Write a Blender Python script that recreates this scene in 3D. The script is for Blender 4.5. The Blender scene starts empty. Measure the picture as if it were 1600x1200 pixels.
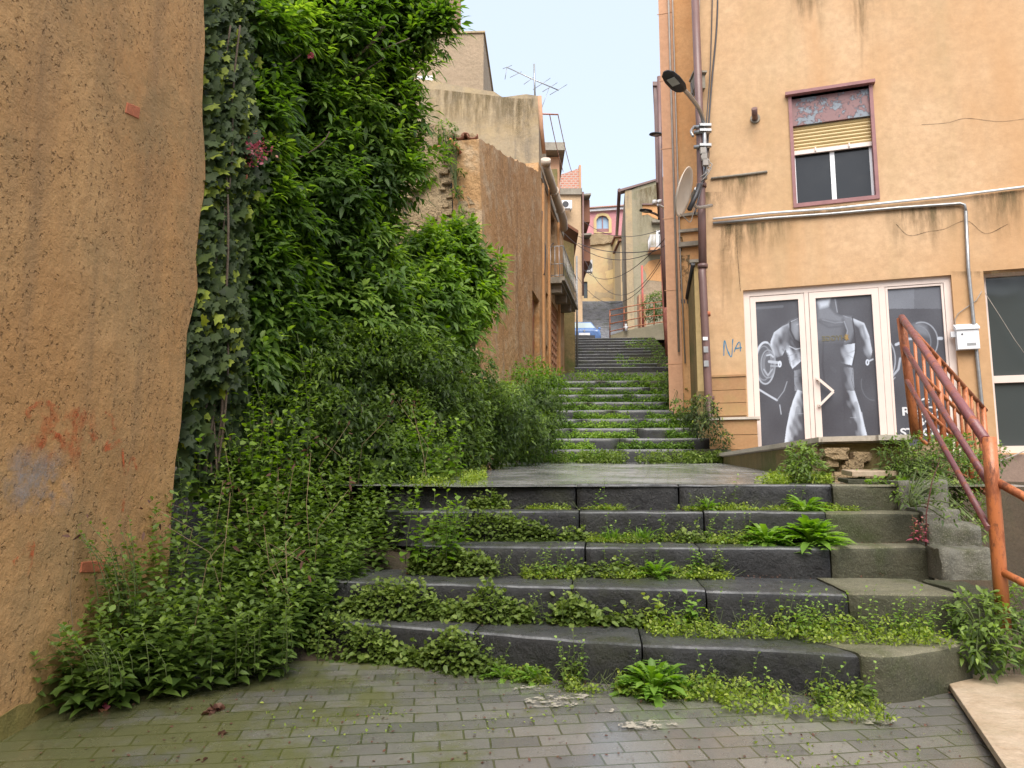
import bpy, bmesh, math, random
import numpy as np
from mathutils import Vector, noise
from mathutils.geometry import tessellate_polygon
random.seed(7); RNG = np.random.default_rng(11)
S = bpy.context.scene; COL = S.collection
R = math.radians; PI = math.pi

# ------------------------------------------------------------------ camera, sky, sun, exposure
F = 1150.0; PITCH = R(7.3); H = 1.05
cam = bpy.data.cameras.new('camera'); cam.sensor_width = 36; cam.lens = 36*F/1600
cam.clip_start = .05; cam.clip_end = 2000
camo = bpy.data.objects.new('camera', cam); COL.objects.link(camo)
camo.location = (0, 0, H); camo.rotation_euler = (R(90)+PITCH, 0, 0); S.camera = camo
S.render.resolution_x = 1024; S.render.resolution_y = 768
W = bpy.data.worlds.new('World'); S.world = W; W.use_nodes = True
SUN_EL, SUN_AZ = R(52), R(180)      # azimuth clockwise from +Y
sky = W.node_tree.nodes.new('ShaderNodeTexSky'); sky.sky_type = 'NISHITA'; sky.sun_disc = False
sky.sun_elevation = SUN_EL; sky.sun_rotation = SUN_AZ
sky.air_density = 1.0; sky.dust_density = 4.0; sky.ozone_density = 1.0
bg = W.node_tree.nodes['Background']; bg.inputs[1].default_value = .13
mxs = W.node_tree.nodes.new('ShaderNodeMix'); mxs.data_type = 'RGBA'; mxs.inputs[0].default_value = .78   # thin bright cloud over the blue
mxs.inputs[7].default_value = (2.02, 2.26, 2.56, 1)
W.node_tree.links.new(sky.outputs[0], mxs.inputs[6]); W.node_tree.links.new(mxs.outputs[2], bg.inputs[0])
sl = bpy.data.lights.new('sun', 'SUN'); sl.energy = 1.35; sl.angle = R(50); sl.color = (1, .95, .87)
so = bpy.data.objects.new('sun', sl); COL.objects.link(so)
sd = Vector((math.sin(SUN_AZ)*math.cos(SUN_EL), math.cos(SUN_AZ)*math.cos(SUN_EL), math.sin(SUN_EL)))
so.rotation_euler = sd.to_track_quat('Z', 'Y').to_euler()
S.view_settings.view_transform = 'Standard'; S.view_settings.look = 'None'
S.view_settings.gamma = 1; S.view_settings.exposure = 1.78

# ------------------------------------------------------------------ pixel -> place helpers
SP, CP = math.sin(PITCH), math.cos(PITCH)
def ray(px, py):
    u = (px-800)/F; v = (600-py)/F
    return Vector((u, CP - v*SP, SP + v*CP))
def atY(px, py, Y):
    d = ray(px, py); k = Y/d.y
    return Vector((d.x*k, Y, H + d.z*k))
def atZ(px, py, z):
    d = ray(px, py); k = (z-H)/d.z
    return Vector((d.x*k, d.y*k, z))
def to_px(x, y, z):
    z = z - H; fy = y*CP + z*SP; up = -y*SP + z*CP
    return 800 + F*x/fy, 600 - F*up/fy
class Frame:
    """vertical plane: s runs along it, z up, d outward"""
    def __init__(self, p0, dirxy, n=None):
        self.o = Vector((p0[0], p0[1], 0)); self.t = Vector((dirxy[0], dirxy[1], 0)).normalized()
        self.n = Vector((self.t.y, -self.t.x, 0))
        if n and self.n.dot(Vector((n[0], n[1], 0))) < 0: self.n = -self.n
    def pt(self, s, z, d=0): 
        p = self.o + self.t*s + self.n*d; p.z = z; return p
    def px(self, px, py, d=0):
        r = ray(px, py); o = Vector((0, 0, H)); q = self.o + self.n*d; q.z = 0
        k = (q - Vector((0, 0, 0))).dot(self.n)/r.dot(self.n)
        p = o + r*k
        return ((p-self.o).dot(self.t), p.z)

# ------------------------------------------------------------------ object helpers
WL = {}
def setp(o, label=None, cat=None, group=None, kind=None):
    if label: o['label'] = label
    if cat: o['category'] = cat
    if group: o['group'] = group
    if kind: o['kind'] = kind
    return o
def thing(name, loc, label, cat, group=None):
    o = bpy.data.objects.new(name, None); COL.objects.link(o); o.location = loc
    o.empty_display_size = .1
    WL[o] = Vector(loc); return setp(o, label, cat, group)
def link_mesh(name, me, mats, parent=None, smooth=False):
    o = bpy.data.objects.new(name, me); COL.objects.link(o)
    n = len(me.vertices); co = np.empty(n*3, np.float32); me.vertices.foreach_get('co', co); co = co.reshape(-1, 3)
    if parent is not None: 
        org = WL[parent]; WL[o] = org.copy(); o.parent = parent
        me.vertices.foreach_set('co', (co - np.array(org, np.float32)).ravel())
    else:
        org = Vector(((co[:, 0].min()+co[:, 0].max())/2, (co[:, 1].min()+co[:, 1].max())/2, co[:, 2].min()))
        o.location = org; WL[o] = org
        me.vertices.foreach_set('co', (co - np.array(org, np.float32)).ravel())
    for m in (mats if isinstance(mats, (list, tuple)) else [mats]): me.materials.append(m)
    if smooth: me.polygons.foreach_set('use_smooth', [True]*len(me.polygons))
    me.update(); return o
def obj(name, bm, mats, parent=None, smooth=False, label=None):
    me = bpy.data.meshes.new(name); bmesh.ops.recalc_face_normals(bm, faces=bm.faces[:]); bm.to_mesh(me); bm.free()
    o = link_mesh(name, me, mats, parent, smooth)
    if label: o['label'] = label
    return o
def BM(): return bmesh.new()
def hexa(bm, p, mi=0):
    """8 points: bottom 4 (ring) then top 4"""
    v = [bm.verts.new(q) for q in p]
    for f in ((0,3,2,1),(4,5,6,7),(0,1,5,4),(1,2,6,5),(2,3,7,6),(3,0,4,7)):
        fc = bm.faces.new([v[i] for i in f]); fc.material_index = mi
    return v
def fbox(bm, fr, s0, s1, z0, z1, d0, d1, mi=0):
    return hexa(bm, [fr.pt(s0,z0,d0), fr.pt(s1,z0,d0), fr.pt(s1,z0,d1), fr.pt(s0,z0,d1),
              fr.pt(s0,z1,d0), fr.pt(s1,z1,d0), fr.pt(s1,z1,d1), fr.pt(s0,z1,d1)], mi)
def fquad(bm, fr, q, d0, d1):
    """slanted box on a frame: q = 4 (s,z) corners"""
    return hexa(bm, [fr.pt(a, b, d0) for a, b in q] + [fr.pt(a, b, d1) for a, b in q])
def wbox(bm, x0, x1, y0, y1, z0, z1):
    return hexa(bm, [(x0,y0,z0),(x1,y0,z0),(x1,y1,z0),(x0,y1,z0),(x0,y0,z1),(x1,y0,z1),(x1,y1,z1),(x0,y1,z1)])
def kbox(bm, x0, x1, y0, y1, z0, z1, k=.215):
    s_ = k*(y1-y0); return hexa(bm, [(x0,y0,z0),(x1,y0,z0),(x1+s_,y1,z0),(x0+s_,y1,z0),(x0,y0,z1),(x1,y0,z1),(x1+s_,y1,z1),(x0+s_,y1,z1)])
def bevel(bm, w=.004, seg=2):
    bmesh.ops.bevel(bm, geom=bm.edges[:], offset=w, segments=seg, affect='EDGES', profile=.6)
def tube(bm, pts, r, n=8, cap=True):
    pts = [Vector(p) for p in pts]; rs = r if isinstance(r, (list, tuple)) else [r]*len(pts)
    rings = []; ref = None
    for i, p in enumerate(pts):
        t = (pts[min(i+1, len(pts)-1)] - pts[max(i-1, 0)]).normalized()
        if ref is None: ref = Vector((0,0,1)) if abs(t.z) < .9 else Vector((1,0,0))
        a = (ref - t*ref.dot(t)).normalized(); ref = a; b = t.cross(a)
        rings.append([bm.verts.new(p + (a*math.cos(2*PI*k/n) + b*math.sin(2*PI*k/n))*rs[i]) for k in range(n)])
    for i in range(len(rings)-1):
        for k in range(n):
            f = bm.faces.new((rings[i][k], rings[i][(k+1)%n], rings[i+1][(k+1)%n], rings[i+1][k])); f.smooth = True
    if cap:
        bm.faces.new(rings[0][::-1]); bm.faces.new(rings[-1])
def curve_pts(pts, n=8):
    """catmull-rom"""
    P = [Vector(p) for p in pts]; P = [P[0]*2-P[1]] + P + [P[-1]*2-P[-2]]; out = []
    for i in range(1, len(P)-2):
        for k in range(n):
            t = k/n; a, b, c, d = P[i-1], P[i], P[i+1], P[i+2]
            out.append(.5*((2*b) + (c-a)*t + (2*a-5*b+4*c-d)*t*t + (3*b-a-3*c+d)*t**3))
    out.append(P[-2]); return out
def wire(bm, a, b, sag=.3, r=.01, n=10):
    a = Vector(a); b = Vector(b)
    tube(bm, [a.lerp(b, k/n) - Vector((0,0,sag*4*(k/n)*(1-k/n))) for k in range(n+1)], r, 5)
def sub_outline(pts, step, jit, closed=True, seed=0):
    """subdivide an outline and jitter it"""
    out = []; n = len(pts); rnd = random.Random(seed)
    for i in range(n if closed else n-1):
        a = pts[i]; b = pts[(i+1) % n]; L = math.hypot(b[0]-a[0], b[1]-a[1]); k = max(1, int(L/step)) if jit else 1
        for j in range(k):
            t = j/k; q = (a[0]+(b[0]-a[0])*t, a[1]+(b[1]-a[1])*t)
            if j: q = (q[0]+rnd.uniform(-jit, jit), q[1]+rnd.uniform(-jit, jit))
            out.append(q)
    return out
def wall_poly(bm, fr, outline, holes=(), thick=.3, d=0, reveal=None):
    loops = [[Vector((s, z, 0)) for s, z in outline]] + [[Vector((h[0],h[2],0)),Vector((h[1],h[2],0)),Vector((h[1],h[3],0)),Vector((h[0],h[3],0))] if len(h)==4 and not isinstance(h[0], tuple) else [Vector((s,z,0)) for s,z in h] for h in holes]
    tris = tessellate_polygon(loops); flat = [v for l in loops for v in l]
    fv = [bm.verts.new(fr.pt(v.x, v.y, d)) for v in flat]; bv = [bm.verts.new(fr.pt(v.x, v.y, d-thick)) for v in flat]
    for t in tris:
        try: bm.faces.new([fv[i] for i in t]); bm.faces.new([bv[i] for i in t][::-1])
        except ValueError: pass
    k = 0
    for l in loops:
        n = len(l)
        for i in range(n):
            a, b = k+i, k+(i+1)%n
            bm.faces.new((fv[a], fv[b], bv[b], bv[a]))
        k += n
def text_mesh(body, size, extrude=.001):
    cu = bpy.data.curves.new('txt', 'FONT'); cu.body = body; cu.size = size; cu.extrude = extrude; cu.offset = size*.028; cu.align_x = 'LEFT'
    o = bpy.data.objects.new('txt', cu); COL.objects.link(o)
    dg = bpy.context.evaluated_depsgraph_get(); dg.update(); me = bpy.data.meshes.new_from_object(o.evaluated_get(dg))
    bpy.data.objects.remove(o); return me

# ------------------------------------------------------------------ materials
class NT:
    def __init__(self, name):
        self.m = bpy.data.materials.new(name); self.m.use_nodes = True; self.t = self.m.node_tree
        self.b = self.t.nodes['Principled BSDF']; self.pos = None
    def n(self, typ, **kw):
        nd = self.t.nodes.new(typ)
        for k, v in kw.items():
            if k.startswith('_'): setattr(nd, k[1:], v)
        return nd
    def l(self, a, b): self.t.links.new(a, b)
    def P(self, scale=(1,1,1), rot=(0,0,0)):
        g = self.n('ShaderNodeNewGeometry'); mp = self.n('ShaderNodeMapping')
        mp.inputs['Scale'].default_value = scale; mp.inputs['Rotation'].default_value = rot
        self.l(g.outputs['Position'], mp.inputs['Vector']); return mp.outputs[0]
    def noise(self, sc, vec=None, det=5, rough=.6, dist=0):
        nd = self.n('ShaderNodeTexNoise'); nd.inputs['Scale'].default_value = sc; nd.inputs['Detail'].default_value = det
        nd.inputs['Roughness'].default_value = rough; nd.inputs['Distortion'].default_value = dist
        self.l(vec if vec is not None else self.P(), nd.inputs['Vector']); return nd.outputs['Fac']
    def ramp(self, fac, stops, interp='LINEAR'):
        r = self.n('ShaderNodeValToRGB'); r.color_ramp.interpolation = interp; e = r.color_ramp.elements
        for i, (p, c) in enumerate(stops):
            el = e[i] if i < 2 else e.new(p)
            el.position = p; el.color = (c, c, c, 1) if isinstance(c, (int, float)) else (*c, 1)
        self.l(fac, r.inputs[0]); return r.outputs[0]
    def mix(self, fac, a, b, mode='MIX'):
        m = self.n('ShaderNodeMix', _data_type='RGBA', _blend_type=mode)
        for sock, v in ((m.inputs[0], fac), (m.inputs[6], a), (m.inputs[7], b)):
            if isinstance(v, (int, float)): sock.default_value = v
            elif isinstance(v, tuple): sock.default_value = (*v, 1)
            else: self.l(v, sock)
        return m.outputs[2]
    def bump(self, h, dist=.01, strength=1, prev=None):
        b = self.n('ShaderNodeBump'); b.inputs['Distance'].default_value = dist; b.inputs['Strength'].default_value = strength
        self.l(h, b.inputs['Height']); 
        if prev is not None: self.l(prev, b.inputs['Normal'])
        return b.outputs[0]
    def col(self, c): 
        if isinstance(c, tuple): self.b.inputs['Base Color'].default_value = (*c, 1)
        else: self.l(c, self.b.inputs['Base Color'])
    def rough(self, r):
        if isinstance(r, (int, float)): self.b.inputs['Roughness'].default_value = r
        else: self.l(r, self.b.inputs['Roughness'])
def stucco(name, c1, c2, stain=None, st=.5, bump=.004, sc=1.0, streak=.5, moss=None, mossfac=.5, grain=90, pits=0, rough=.9):
    k = NT(name)
    base = k.mix(k.ramp(k.noise(.9*sc, det=6), [(.35, 0.), (.65, 1.)]), c1, c2)
    fine = k.noise(14*sc, det=8, rough=.7)
    base = k.mix(k.ramp(fine, [(.3, .45), (.7, 0.)]), base, tuple(x*.55 for x in c1))
    if stain:
        sv = k.P((1.6, 1.6, .16))
        s1 = k.ramp(k.noise(1.3*sc, sv, det=7, rough=.65), [(.52, 0.), (.72, streak)])
        base = k.mix(s1, base, stain)
        blot = k.ramp(k.noise(.55*sc, det=9, rough=.7), [(.53, 0.), (.7, st)])
        base = k.mix(blot, base, stain)
    if moss:
        s2 = k.ramp(k.noise(1.1*sc, det=8, rough=.72), [(.5, 0.), (.64, mossfac)])
        base = k.mix(s2, base, moss)
    h = k.noise(grain, det=4, rough=.7)
    nb = k.bump(h, bump, 1)
    nb = k.bump(k.noise(5*sc, det=6), bump*6, .7, nb)
    if pits:
        v = k.n('ShaderNodeTexVoronoi'); v.inputs['Scale'].default_value = 30; v.inputs['Randomness'].default_value = 1
        pn = k.n('ShaderNodeTexNoise'); pn.inputs['Scale'].default_value = 40; k.l(k.P(), pn.inputs['Vector']); ps_ = k.n('ShaderNodeVectorMath', _operation='SCALE'); ps_.inputs['Scale'].default_value = .045; k.l(pn.outputs['Color'], ps_.inputs[0]); pa_ = k.n('ShaderNodeVectorMath', _operation='ADD'); k.l(k.P((1,1,.8)), pa_.inputs[0]); k.l(ps_.outputs[0], pa_.inputs[1]); k.l(pa_.outputs[0], v.inputs['Vector'])
        pm = k.ramp(v.outputs['Distance'], [(.10, .25), (.34, 1.)])
        gate = k.ramp(k.noise(3.2, det=4), [(.42, 1.), (.5, .35)])
        both = k.mix(gate, pm, 1.0 if False else (1., 1., 1.))
        nb = k.bump(both, pits, 1, nb)
        base = k.mix(both, tuple(x*.55 for x in c1), base)
    k.l(nb, k.b.inputs['Normal']); k.col(base); k.rough(rough); return k.m
def flat(name, c, rough=.6, metal=0, var=.15, bump=0, nsc=8, alt=None):
    k = NT(name); f = k.noise(nsc, det=6)
    k.col(k.mix(k.ramp(f, [(.3, 0.), (.7, 1.)]), tuple(x*(1-var) for x in c), alt or tuple(min(1, x*(1+var)) for x in c)))
    k.rough(rough); k.b.inputs['Metallic'].default_value = metal
    if bump: k.l(k.bump(k.noise(60), bump), k.b.inputs['Normal'])
    return k.m
def rusty(name, paint, rust, dark, thr=.5):
    k = NT(name); f = k.noise(9, k.P((1,1,.35)), det=9, rough=.75)
    a = k.mix(k.ramp(f, [(thr-.04, 0.), (thr+.04, 1.)]), paint, rust)
    a = k.mix(k.ramp(k.noise(22, k.P((1,1,.5)), det=8, rough=.7), [(.55, 0.), (.66, .85)]), a, dark)
    k.col(a); k.rough(k.ramp(f, [(thr-.05, .33), (thr+.05, .8)]))
    k.l(k.bump(k.noise(70, det=6), .002), k.b.inputs['Normal']); return k.m
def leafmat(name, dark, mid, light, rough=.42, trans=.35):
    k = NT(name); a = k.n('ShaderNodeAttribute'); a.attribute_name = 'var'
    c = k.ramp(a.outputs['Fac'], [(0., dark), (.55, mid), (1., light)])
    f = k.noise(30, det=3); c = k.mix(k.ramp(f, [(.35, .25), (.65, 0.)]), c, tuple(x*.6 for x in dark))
    k.col(c); k.rough(rough)
    tr = k.n('ShaderNodeBsdfTranslucent'); hs = k.n('ShaderNodeHueSaturation'); hs.inputs['Value'].default_value = 1.7
    hs.inputs['Saturation'].default_value = 1.15
    k.l(c, hs.inputs['Color']); k.l(hs.outputs[0], tr.inputs['Color'])
    ms = k.n('ShaderNodeMixShader'); ms.inputs[0].default_value = trans
    out = k.t.nodes['Material Output']; k.l(k.b.outputs[0], ms.inputs[1]); k.l(tr.outputs[0], ms.inputs[2]); k.l(ms.outputs[0], out.inputs[0])
    return k.m
def basalt(name, c, wet=.5, alt=None, spots=None, bk=1.):
    k = NT(name)
    base = k.mix(k.ramp(k.noise(3, det=8, rough=.7), [(.35, 0.), (.65, 1.)]), c, alt or tuple(x*1.9 for x in c))
    if spots: base = k.mix(k.ramp(k.noise(1.8, det=9, rough=.7), [(.5, 0.), (.62, .8)]), base, spots)
    v = k.noise(120, det=3); base = k.mix(k.ramp(v, [(.52, 0.), (.72, .5)]), base, tuple(min(1, x*4.5) for x in c))
    k.col(base); k.rough(k.ramp(k.noise(7, det=7, rough=.7), [(.35, .17 if wet > .4 else .55), (.7, .55 if wet > .4 else .75)]))
    nb = k.bump(k.noise(70, det=8, rough=.8), .009*bk, 1); nb = k.bump(k.noise(20, det=6), .016*bk, .8, nb)
    k.l(nb, k.b.inputs['Normal'])
    k.b.inputs['Specular IOR Level'].default_value = .35
    if wet > .4:
        k.l(k.ramp(k.noise(4, det=8, rough=.75), [(.42, .4), (.58, .03)]), k.b.inputs['Coat Weight']); k.b.inputs['Coat Roughness'].default_value = .2; k.l(k.bump(k.noise(48, det=7, rough=.8), .012*bk, 1), k.b.inputs['Coat Normal'])
    return k.m
def paving(name, c1, c2, mort, moss, sx=.21, sy=.105, rot=0, mossc=.46):
    k = NT(name); vec = k.P((1,1,1), (0,0,rot))
    nz = k.n('ShaderNodeTexNoise'); nz.inputs['Scale'].default_value = 2.5; k.l(k.P(), nz.inputs['Vector'])
    dv = k.n('ShaderNodeVectorMath', _operation='SCALE'); dv.inputs['Scale'].default_value = .03; k.l(nz.outputs['Color'], dv.inputs[0])
    av = k.n('ShaderNodeVectorMath', _operation='ADD'); k.l(vec, av.inputs[0]); k.l(dv.outputs[0], av.inputs[1])
    b = k.n('ShaderNodeTexBrick'); b.inputs['Scale'].default_value = 1; b.inputs['Brick Width'].default_value = sx
    b.inputs['Row Height'].default_value = sy; b.inputs['Mortar Size'].default_value = .0045; b.inputs['Mortar Smooth'].default_value = .4
    b.inputs['Color1'].default_value = (*c1, 1); b.inputs['Color2'].default_value = (*c2, 1); b.inputs['Mortar'].default_value = (*mort, 1)
    k.l(av.outputs[0], b.inputs['Vector'])
    g = k.noise(260, det=3); c = k.mix(k.ramp(g, [(.35, .4), (.7, 0.)]), b.outputs['Color'], tuple(x*.45 for x in c1))
    # moss creeping over the left-hand side, thinner to the right
    sep = k.n('ShaderNodeSeparateXYZ'); k.l(k.P(), sep.inputs[0])
    mx = k.n('ShaderNodeMapRange'); mx.inputs[1].default_value = -2.2; mx.inputs[2].default_value = .3; mx.inputs[3].default_value = .22; mx.inputs[4].default_value = -.12
    k.l(sep.outputs[0], mx.inputs[0])
    ad = k.n('ShaderNodeMath', _operation='ADD'); k.l(k.noise(2.2, det=9, rough=.72), ad.inputs[0]); k.l(mx.outputs[0], ad.inputs[1])
    ms = k.ramp(ad.outputs[0], [(mossc, 0.), (mossc+.14, .68)])
    c = k.mix(ms, c, moss)
    k.col(c)
    wet = k.ramp(k.noise(1.3, det=7, rough=.65), [(.38, .10), (.62, .42)]); k.rough(wet)
    nb = k.bump(b.outputs['Fac'], -.006, 1); nb = k.bump(g, .0016, 1, nb); nb = k.bump(k.noise(6, det=5), .01, .6, nb)
    k.l(nb, k.b.inputs['Normal']); k.b.inputs['Coat Roughness'].default_value = .12; k.l(k.ramp(k.noise(1.1, det=7, rough=.65), [(.42, 1.), (.62, .15)]), k.b.inputs['Coat Weight']); return k.m
def rooftile(name, c1, c2, sc=.25):
    k = NT(name); w = k.n('ShaderNodeTexBrick'); w.inputs['Scale'].default_value = 1; w.inputs['Brick Width'].default_value = sc; w.inputs['Row Height'].default_value = sc*.55
    w.inputs['Mortar Size'].default_value = .035; w.inputs['Color1'].default_value = (*c1, 1); w.inputs['Color2'].default_value = (*c2, 1); w.inputs['Mortar'].default_value = (.5, .36, .3, 1)
    k.l(k.P((1,1,1), (R(90),0,0)), w.inputs['Vector']); k.col(w.outputs['Color']); k.l(k.bump(w.outputs['Fac'], -.04), k.b.inputs['Normal']); k.rough(.8); return k.m
def glass(name, c=(.02,.022,.025), rough=.06, spec=.5):
    k = NT(name); k.col(c); k.rough(k.ramp(k.noise(3, det=5), [(.4, rough), (.7, rough+.1)])); k.b.inputs['Specular IOR Level'].default_value = spec
    k.l(k.bump(k.noise(1.2, det=1), .02, .3), k.b.inputs['Normal']); return k.m

M = {}
M['leftwall'] = stucco('rough_orange_plaster', (.51,.268,.10), (.62,.365,.155), (.27,.165,.08), .35, .006, 1.2, .75, (.30,.20,.09), .5, grain=70, pits=.018)
M['mosswall'] = stucco('mossy_plaster', (.2,.17,.04), (.34,.22,.07), (.1,.1,.03), .6, .006, 1.5, .6)
def _fac():
    m = stucco('peach_plaster', (.55,.335,.175), (.63,.42,.25), (.40,.28,.145), .30, .0022, .7, .5, grain=120)
    k = NT.__new__(NT); k.m = m; k.t = m.node_tree; k.b = k.t.nodes['Principled BSDF']; src = k.b.inputs['Base Color'].links[0].from_socket
    f = k.ramp(k.noise(1.0, k.P((.95,.95,.16)), det=5, rough=.5, dist=.4), [(.50, 0.), (.66, .6)])
    c = k.mix(f, src, (.50,.275,.125))
    k.l(c, k.b.inputs['Base Color']); return m
M['facade'] = _fac()
M['orange'] = stucco('orange_plaster', (.60,.30,.12), (.66,.38,.18), (.34,.24,.12), .45, .003, 1., .6)
M['ruin'] = stucco('weathered_ochre_render', (.46,.24,.09), (.60,.36,.17), (.27,.16,.08), .6, .012, 1.6, 1., (.56,.41,.26), .8)
M['rubble'] = stucco('rubble_masonry', (.34,.24,.13), (.46,.34,.2), (.16,.12,.08), .6, .02, 2.5, .3, grain=30, pits=.05)
M['greywall'] = stucco('grey_cement_render', (.36,.29,.2), (.48,.36,.21), (.15,.13,.105), .9, .006, 1.1, 1., (.50,.37,.2), .6)
M['brownwall'] = stucco('brown_roughcast', (.36,.27,.18), (.42,.31,.21), (.25,.19,.13), .3, .01, 1, .6)
M['greengrey'] = stucco('mossy_grey_render', (.36,.31,.22), (.30,.27,.18), (.17,.155,.11), .7, .004, .6, .9, (.22,.22,.12), .5)
M['darkmoss'] = stucco('dark_mossy_render', (.22,.17,.07), (.33,.23,.1), (.09,.09,.04), .7, .005, 1.4, .9, (.11,.13,.03), .8)
M['beige'] = stucco('beige_render', (.54,.37,.22), (.60,.43,.27), (.36,.25,.16), .4, .003, .6, .5)
M['peeling'] = stucco('peeling_beige_render', (.56,.4,.22), (.50,.36,.2), (.34,.3,.24), .8, .004, .4, .6, (.62,.52,.24), .4)
M['yellow'] = stucco('yellow_render', (.62,.45,.2), (.66,.5,.26), (.4,.28,.15), .5, .003, .6, .6)
M['pink'] = stucco('pink_render', (.56,.24,.25), (.60,.28,.29), (.42,.19,.19), .3, .002, .4, .3)
M['salmon'] = stucco('salmon_render', (.58,.31,.18), (.62,.36,.22), (.4,.24,.15), .3, .002, .8, .4)
M['concrete'] = stucco('weathered_concrete', (.27,.235,.19), (.36,.32,.26), (.12,.11,.085), .6, .004, 2, .8)
M['mossconcrete'] = basalt('mossy_concrete', (.042,.043,.026), .3, (.085,.08,.05), (.04,.05,.014))
M['basalt'] = basalt('wet_basalt', (.008,.008,.009), .8, (.020,.020,.021), (.018,.02,.009))
M['tread'] = basalt('worn_sheen_tread', (.035,.036,.037), .8, (.085,.085,.085), (.045,.05,.022))  # worn tread, lightened so the colour carries the wet sky sheen
M['worn_glint'] = basalt('worn_glint_nosing', (.028,.03,.032), .8, (.24,.245,.25), (.025,.03,.015))  # worn nosing; wet sky glints painted in as pale colour
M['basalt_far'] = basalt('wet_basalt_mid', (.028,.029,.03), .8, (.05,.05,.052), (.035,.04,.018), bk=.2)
M['worn_glint_far'] = basalt('glint_far_nosing', (.10,.105,.11), .8, (.16,.16,.16), (.12,.13,.08), bk=.2)  # bright wet-edge highlight of the farther steps, put into the colour
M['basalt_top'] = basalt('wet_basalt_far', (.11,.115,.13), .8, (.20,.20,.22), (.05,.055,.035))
M['lichenstone'] = basalt('lichen_stone', (.10,.095,.075), .2, (.21,.20,.16), (.075,.08,.035))
M['mosstop'] = basalt('lichen_tread', (.10,.095,.06), .3, (.19,.175,.12), (.07,.08,.025))
M['paving'] = paving('wet_pavers', (.14,.135,.125), (.24,.225,.20), (.08,.09,.035), (.105,.11,.022), rot=R(-7), mossc=.47)
M['paving_up'] = paving('wet_pavers_landing', (.33,.325,.32), (.42,.41,.40), (.17,.18,.10), (.12,.13,.045), rot=R(12), mossc=.6)
M['asphalt'] = flat('asphalt', (.06,.06,.06), .7)
M['soil'] = stucco('soil', (.07,.05,.03), (.1,.07,.04), (.04,.05,.02), .7, .02, 2, .2)
M['tile'] = stucco('brown_base_tile', (.36,.19,.08), (.42,.24,.11), (.2,.14,.06), .6, .001, 2, .4, (.3,.23,.08), .4, rough=.6)
M['marble'] = stucco('marble_coping', (.5,.44,.37), (.62,.56,.48), (.26,.24,.17), .5, .001, 3, .3, rough=.5)
M['brick'] = flat('red_brick', (.42,.13,.06), .85, bump=.004, nsc=30)
M['pvc'] = flat('brown_downpipe', (.155,.085,.075), .42, nsc=4)
M['steel'] = flat('galvanised_steel', (.35,.35,.35), .4, .7, nsc=20)
M['white'] = flat('white_metal', (.74,.74,.76), .4, var=.06)
M['frame'] = flat('cream_aluminium', (.72,.60,.54), .38, var=.04, nsc=3)
M['maroonm'] = flat('maroon_paint', (.27,.12,.12), .6, bump=.002)
M['dark'] = flat('dark_metal', (.035,.035,.04), .5)
M['black'] = flat('dark_opening', (.012,.011,.01), .9)
M['lens'] = flat('lamp_lens', (.4,.42,.42), .2)
M['dish'] = flat('dish_paint', (.50,.42,.34), .5, var=.05)
M['rollo'] = flat('yellow_shutter', (.52,.38,.17), .5, var=.07, nsc=2)
M['glass'] = glass('window_glass'); M['glass2'] = glass('grey_window_glass', (.055,.065,.065), .05)
M['rail'] = rusty('peeling_maroon_paint', (.21,.075,.08), (.32,.10,.05), (.12,.035,.025), .55)
M['rust'] = rusty('rusty_orange_iron', (.48,.155,.055), (.27,.08,.03), (.10,.035,.02), .52)
M['rtile'] = rooftile('terracotta_tiles', (.5,.17,.11), (.6,.24,.16)); M['clay'] = flat('old_clay_tile', (.2,.09,.055), .9, nsc=20)
M['bark'] = flat('bark', (.11,.08,.055), .9, bump=.01, nsc=20); M['stem'] = flat('green_stem', (.1,.13,.04), .6); M['redstem'] = flat('red_stem', (.13,.04,.035), .6)
M['wire'] = flat('black_cable', (.05,.045,.05), .6); M['greycable'] = flat('grey_cable', (.3,.27,.24), .6)
M['ply'] = stucco('pinkish_board', (.46,.34,.23), (.58,.46,.34), (.30,.20,.12), .7, .002, 5, .5, (.36,.30,.2), .5, rough=.45)
M['carblue'] = flat('blue_car_paint', (.10,.18,.38), .2); M['carglass'] = glass('windscreen', (.35,.42,.42), .05)
M['blue'] = flat('blue_spray_paint', (.02,.17,.3), .6); M['red'] = flat('red_spray_paint', (.62,.13,.05), .7); M['green'] = flat('green_spray_paint', (.02,.2,.12), .7)
M['greyspray'] = flat('grey_spray_paint', (.36,.32,.3), .8, var=.3)
L_ELD = leafmat('elder_leaf', (.042,.085,.016), (.13,.225,.035), (.33,.46,.08), .52, .5)
L_BUSH = leafmat('bright_leaf', (.065,.13,.018), (.17,.29,.035), (.35,.49,.08), .52, .46)
L_IVY = leafmat('ivy_leaf', (.02,.035,.008), (.055,.09,.016), (.30,.36,.03), .7, .22)
L_PEL = leafmat('pellitory_leaf', (.045,.085,.018), (.13,.20,.036), (.28,.40,.08), .55, .4)
L_DK = leafmat('undergrowth_leaf', (.035,.065,.013), (.105,.17,.028), (.26,.37,.06), .55, .42)
L_MND = leafmat('small_round_leaf', (.065,.105,.02), (.165,.235,.045), (.32,.40,.10), .55, .38)
L_LIME = leafmat('chickweed_leaf', (.11,.17,.025), (.26,.35,.05), (.47,.52,.11), .6, .4)
L_ROS = leafmat('rosette_leaf', (.09,.19,.025), (.20,.34,.05), (.33,.48,.10), .5, .42)
L_RED = leafmat('pink_petal', (.3,.05,.09), (.45,.12,.16), (.5,.3,.1), .5, .3)
L_DRY = leafmat('dead_leaf', (.07,.03,.018), (.12,.05,.03), (.16,.09,.05), .7, .1)

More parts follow.
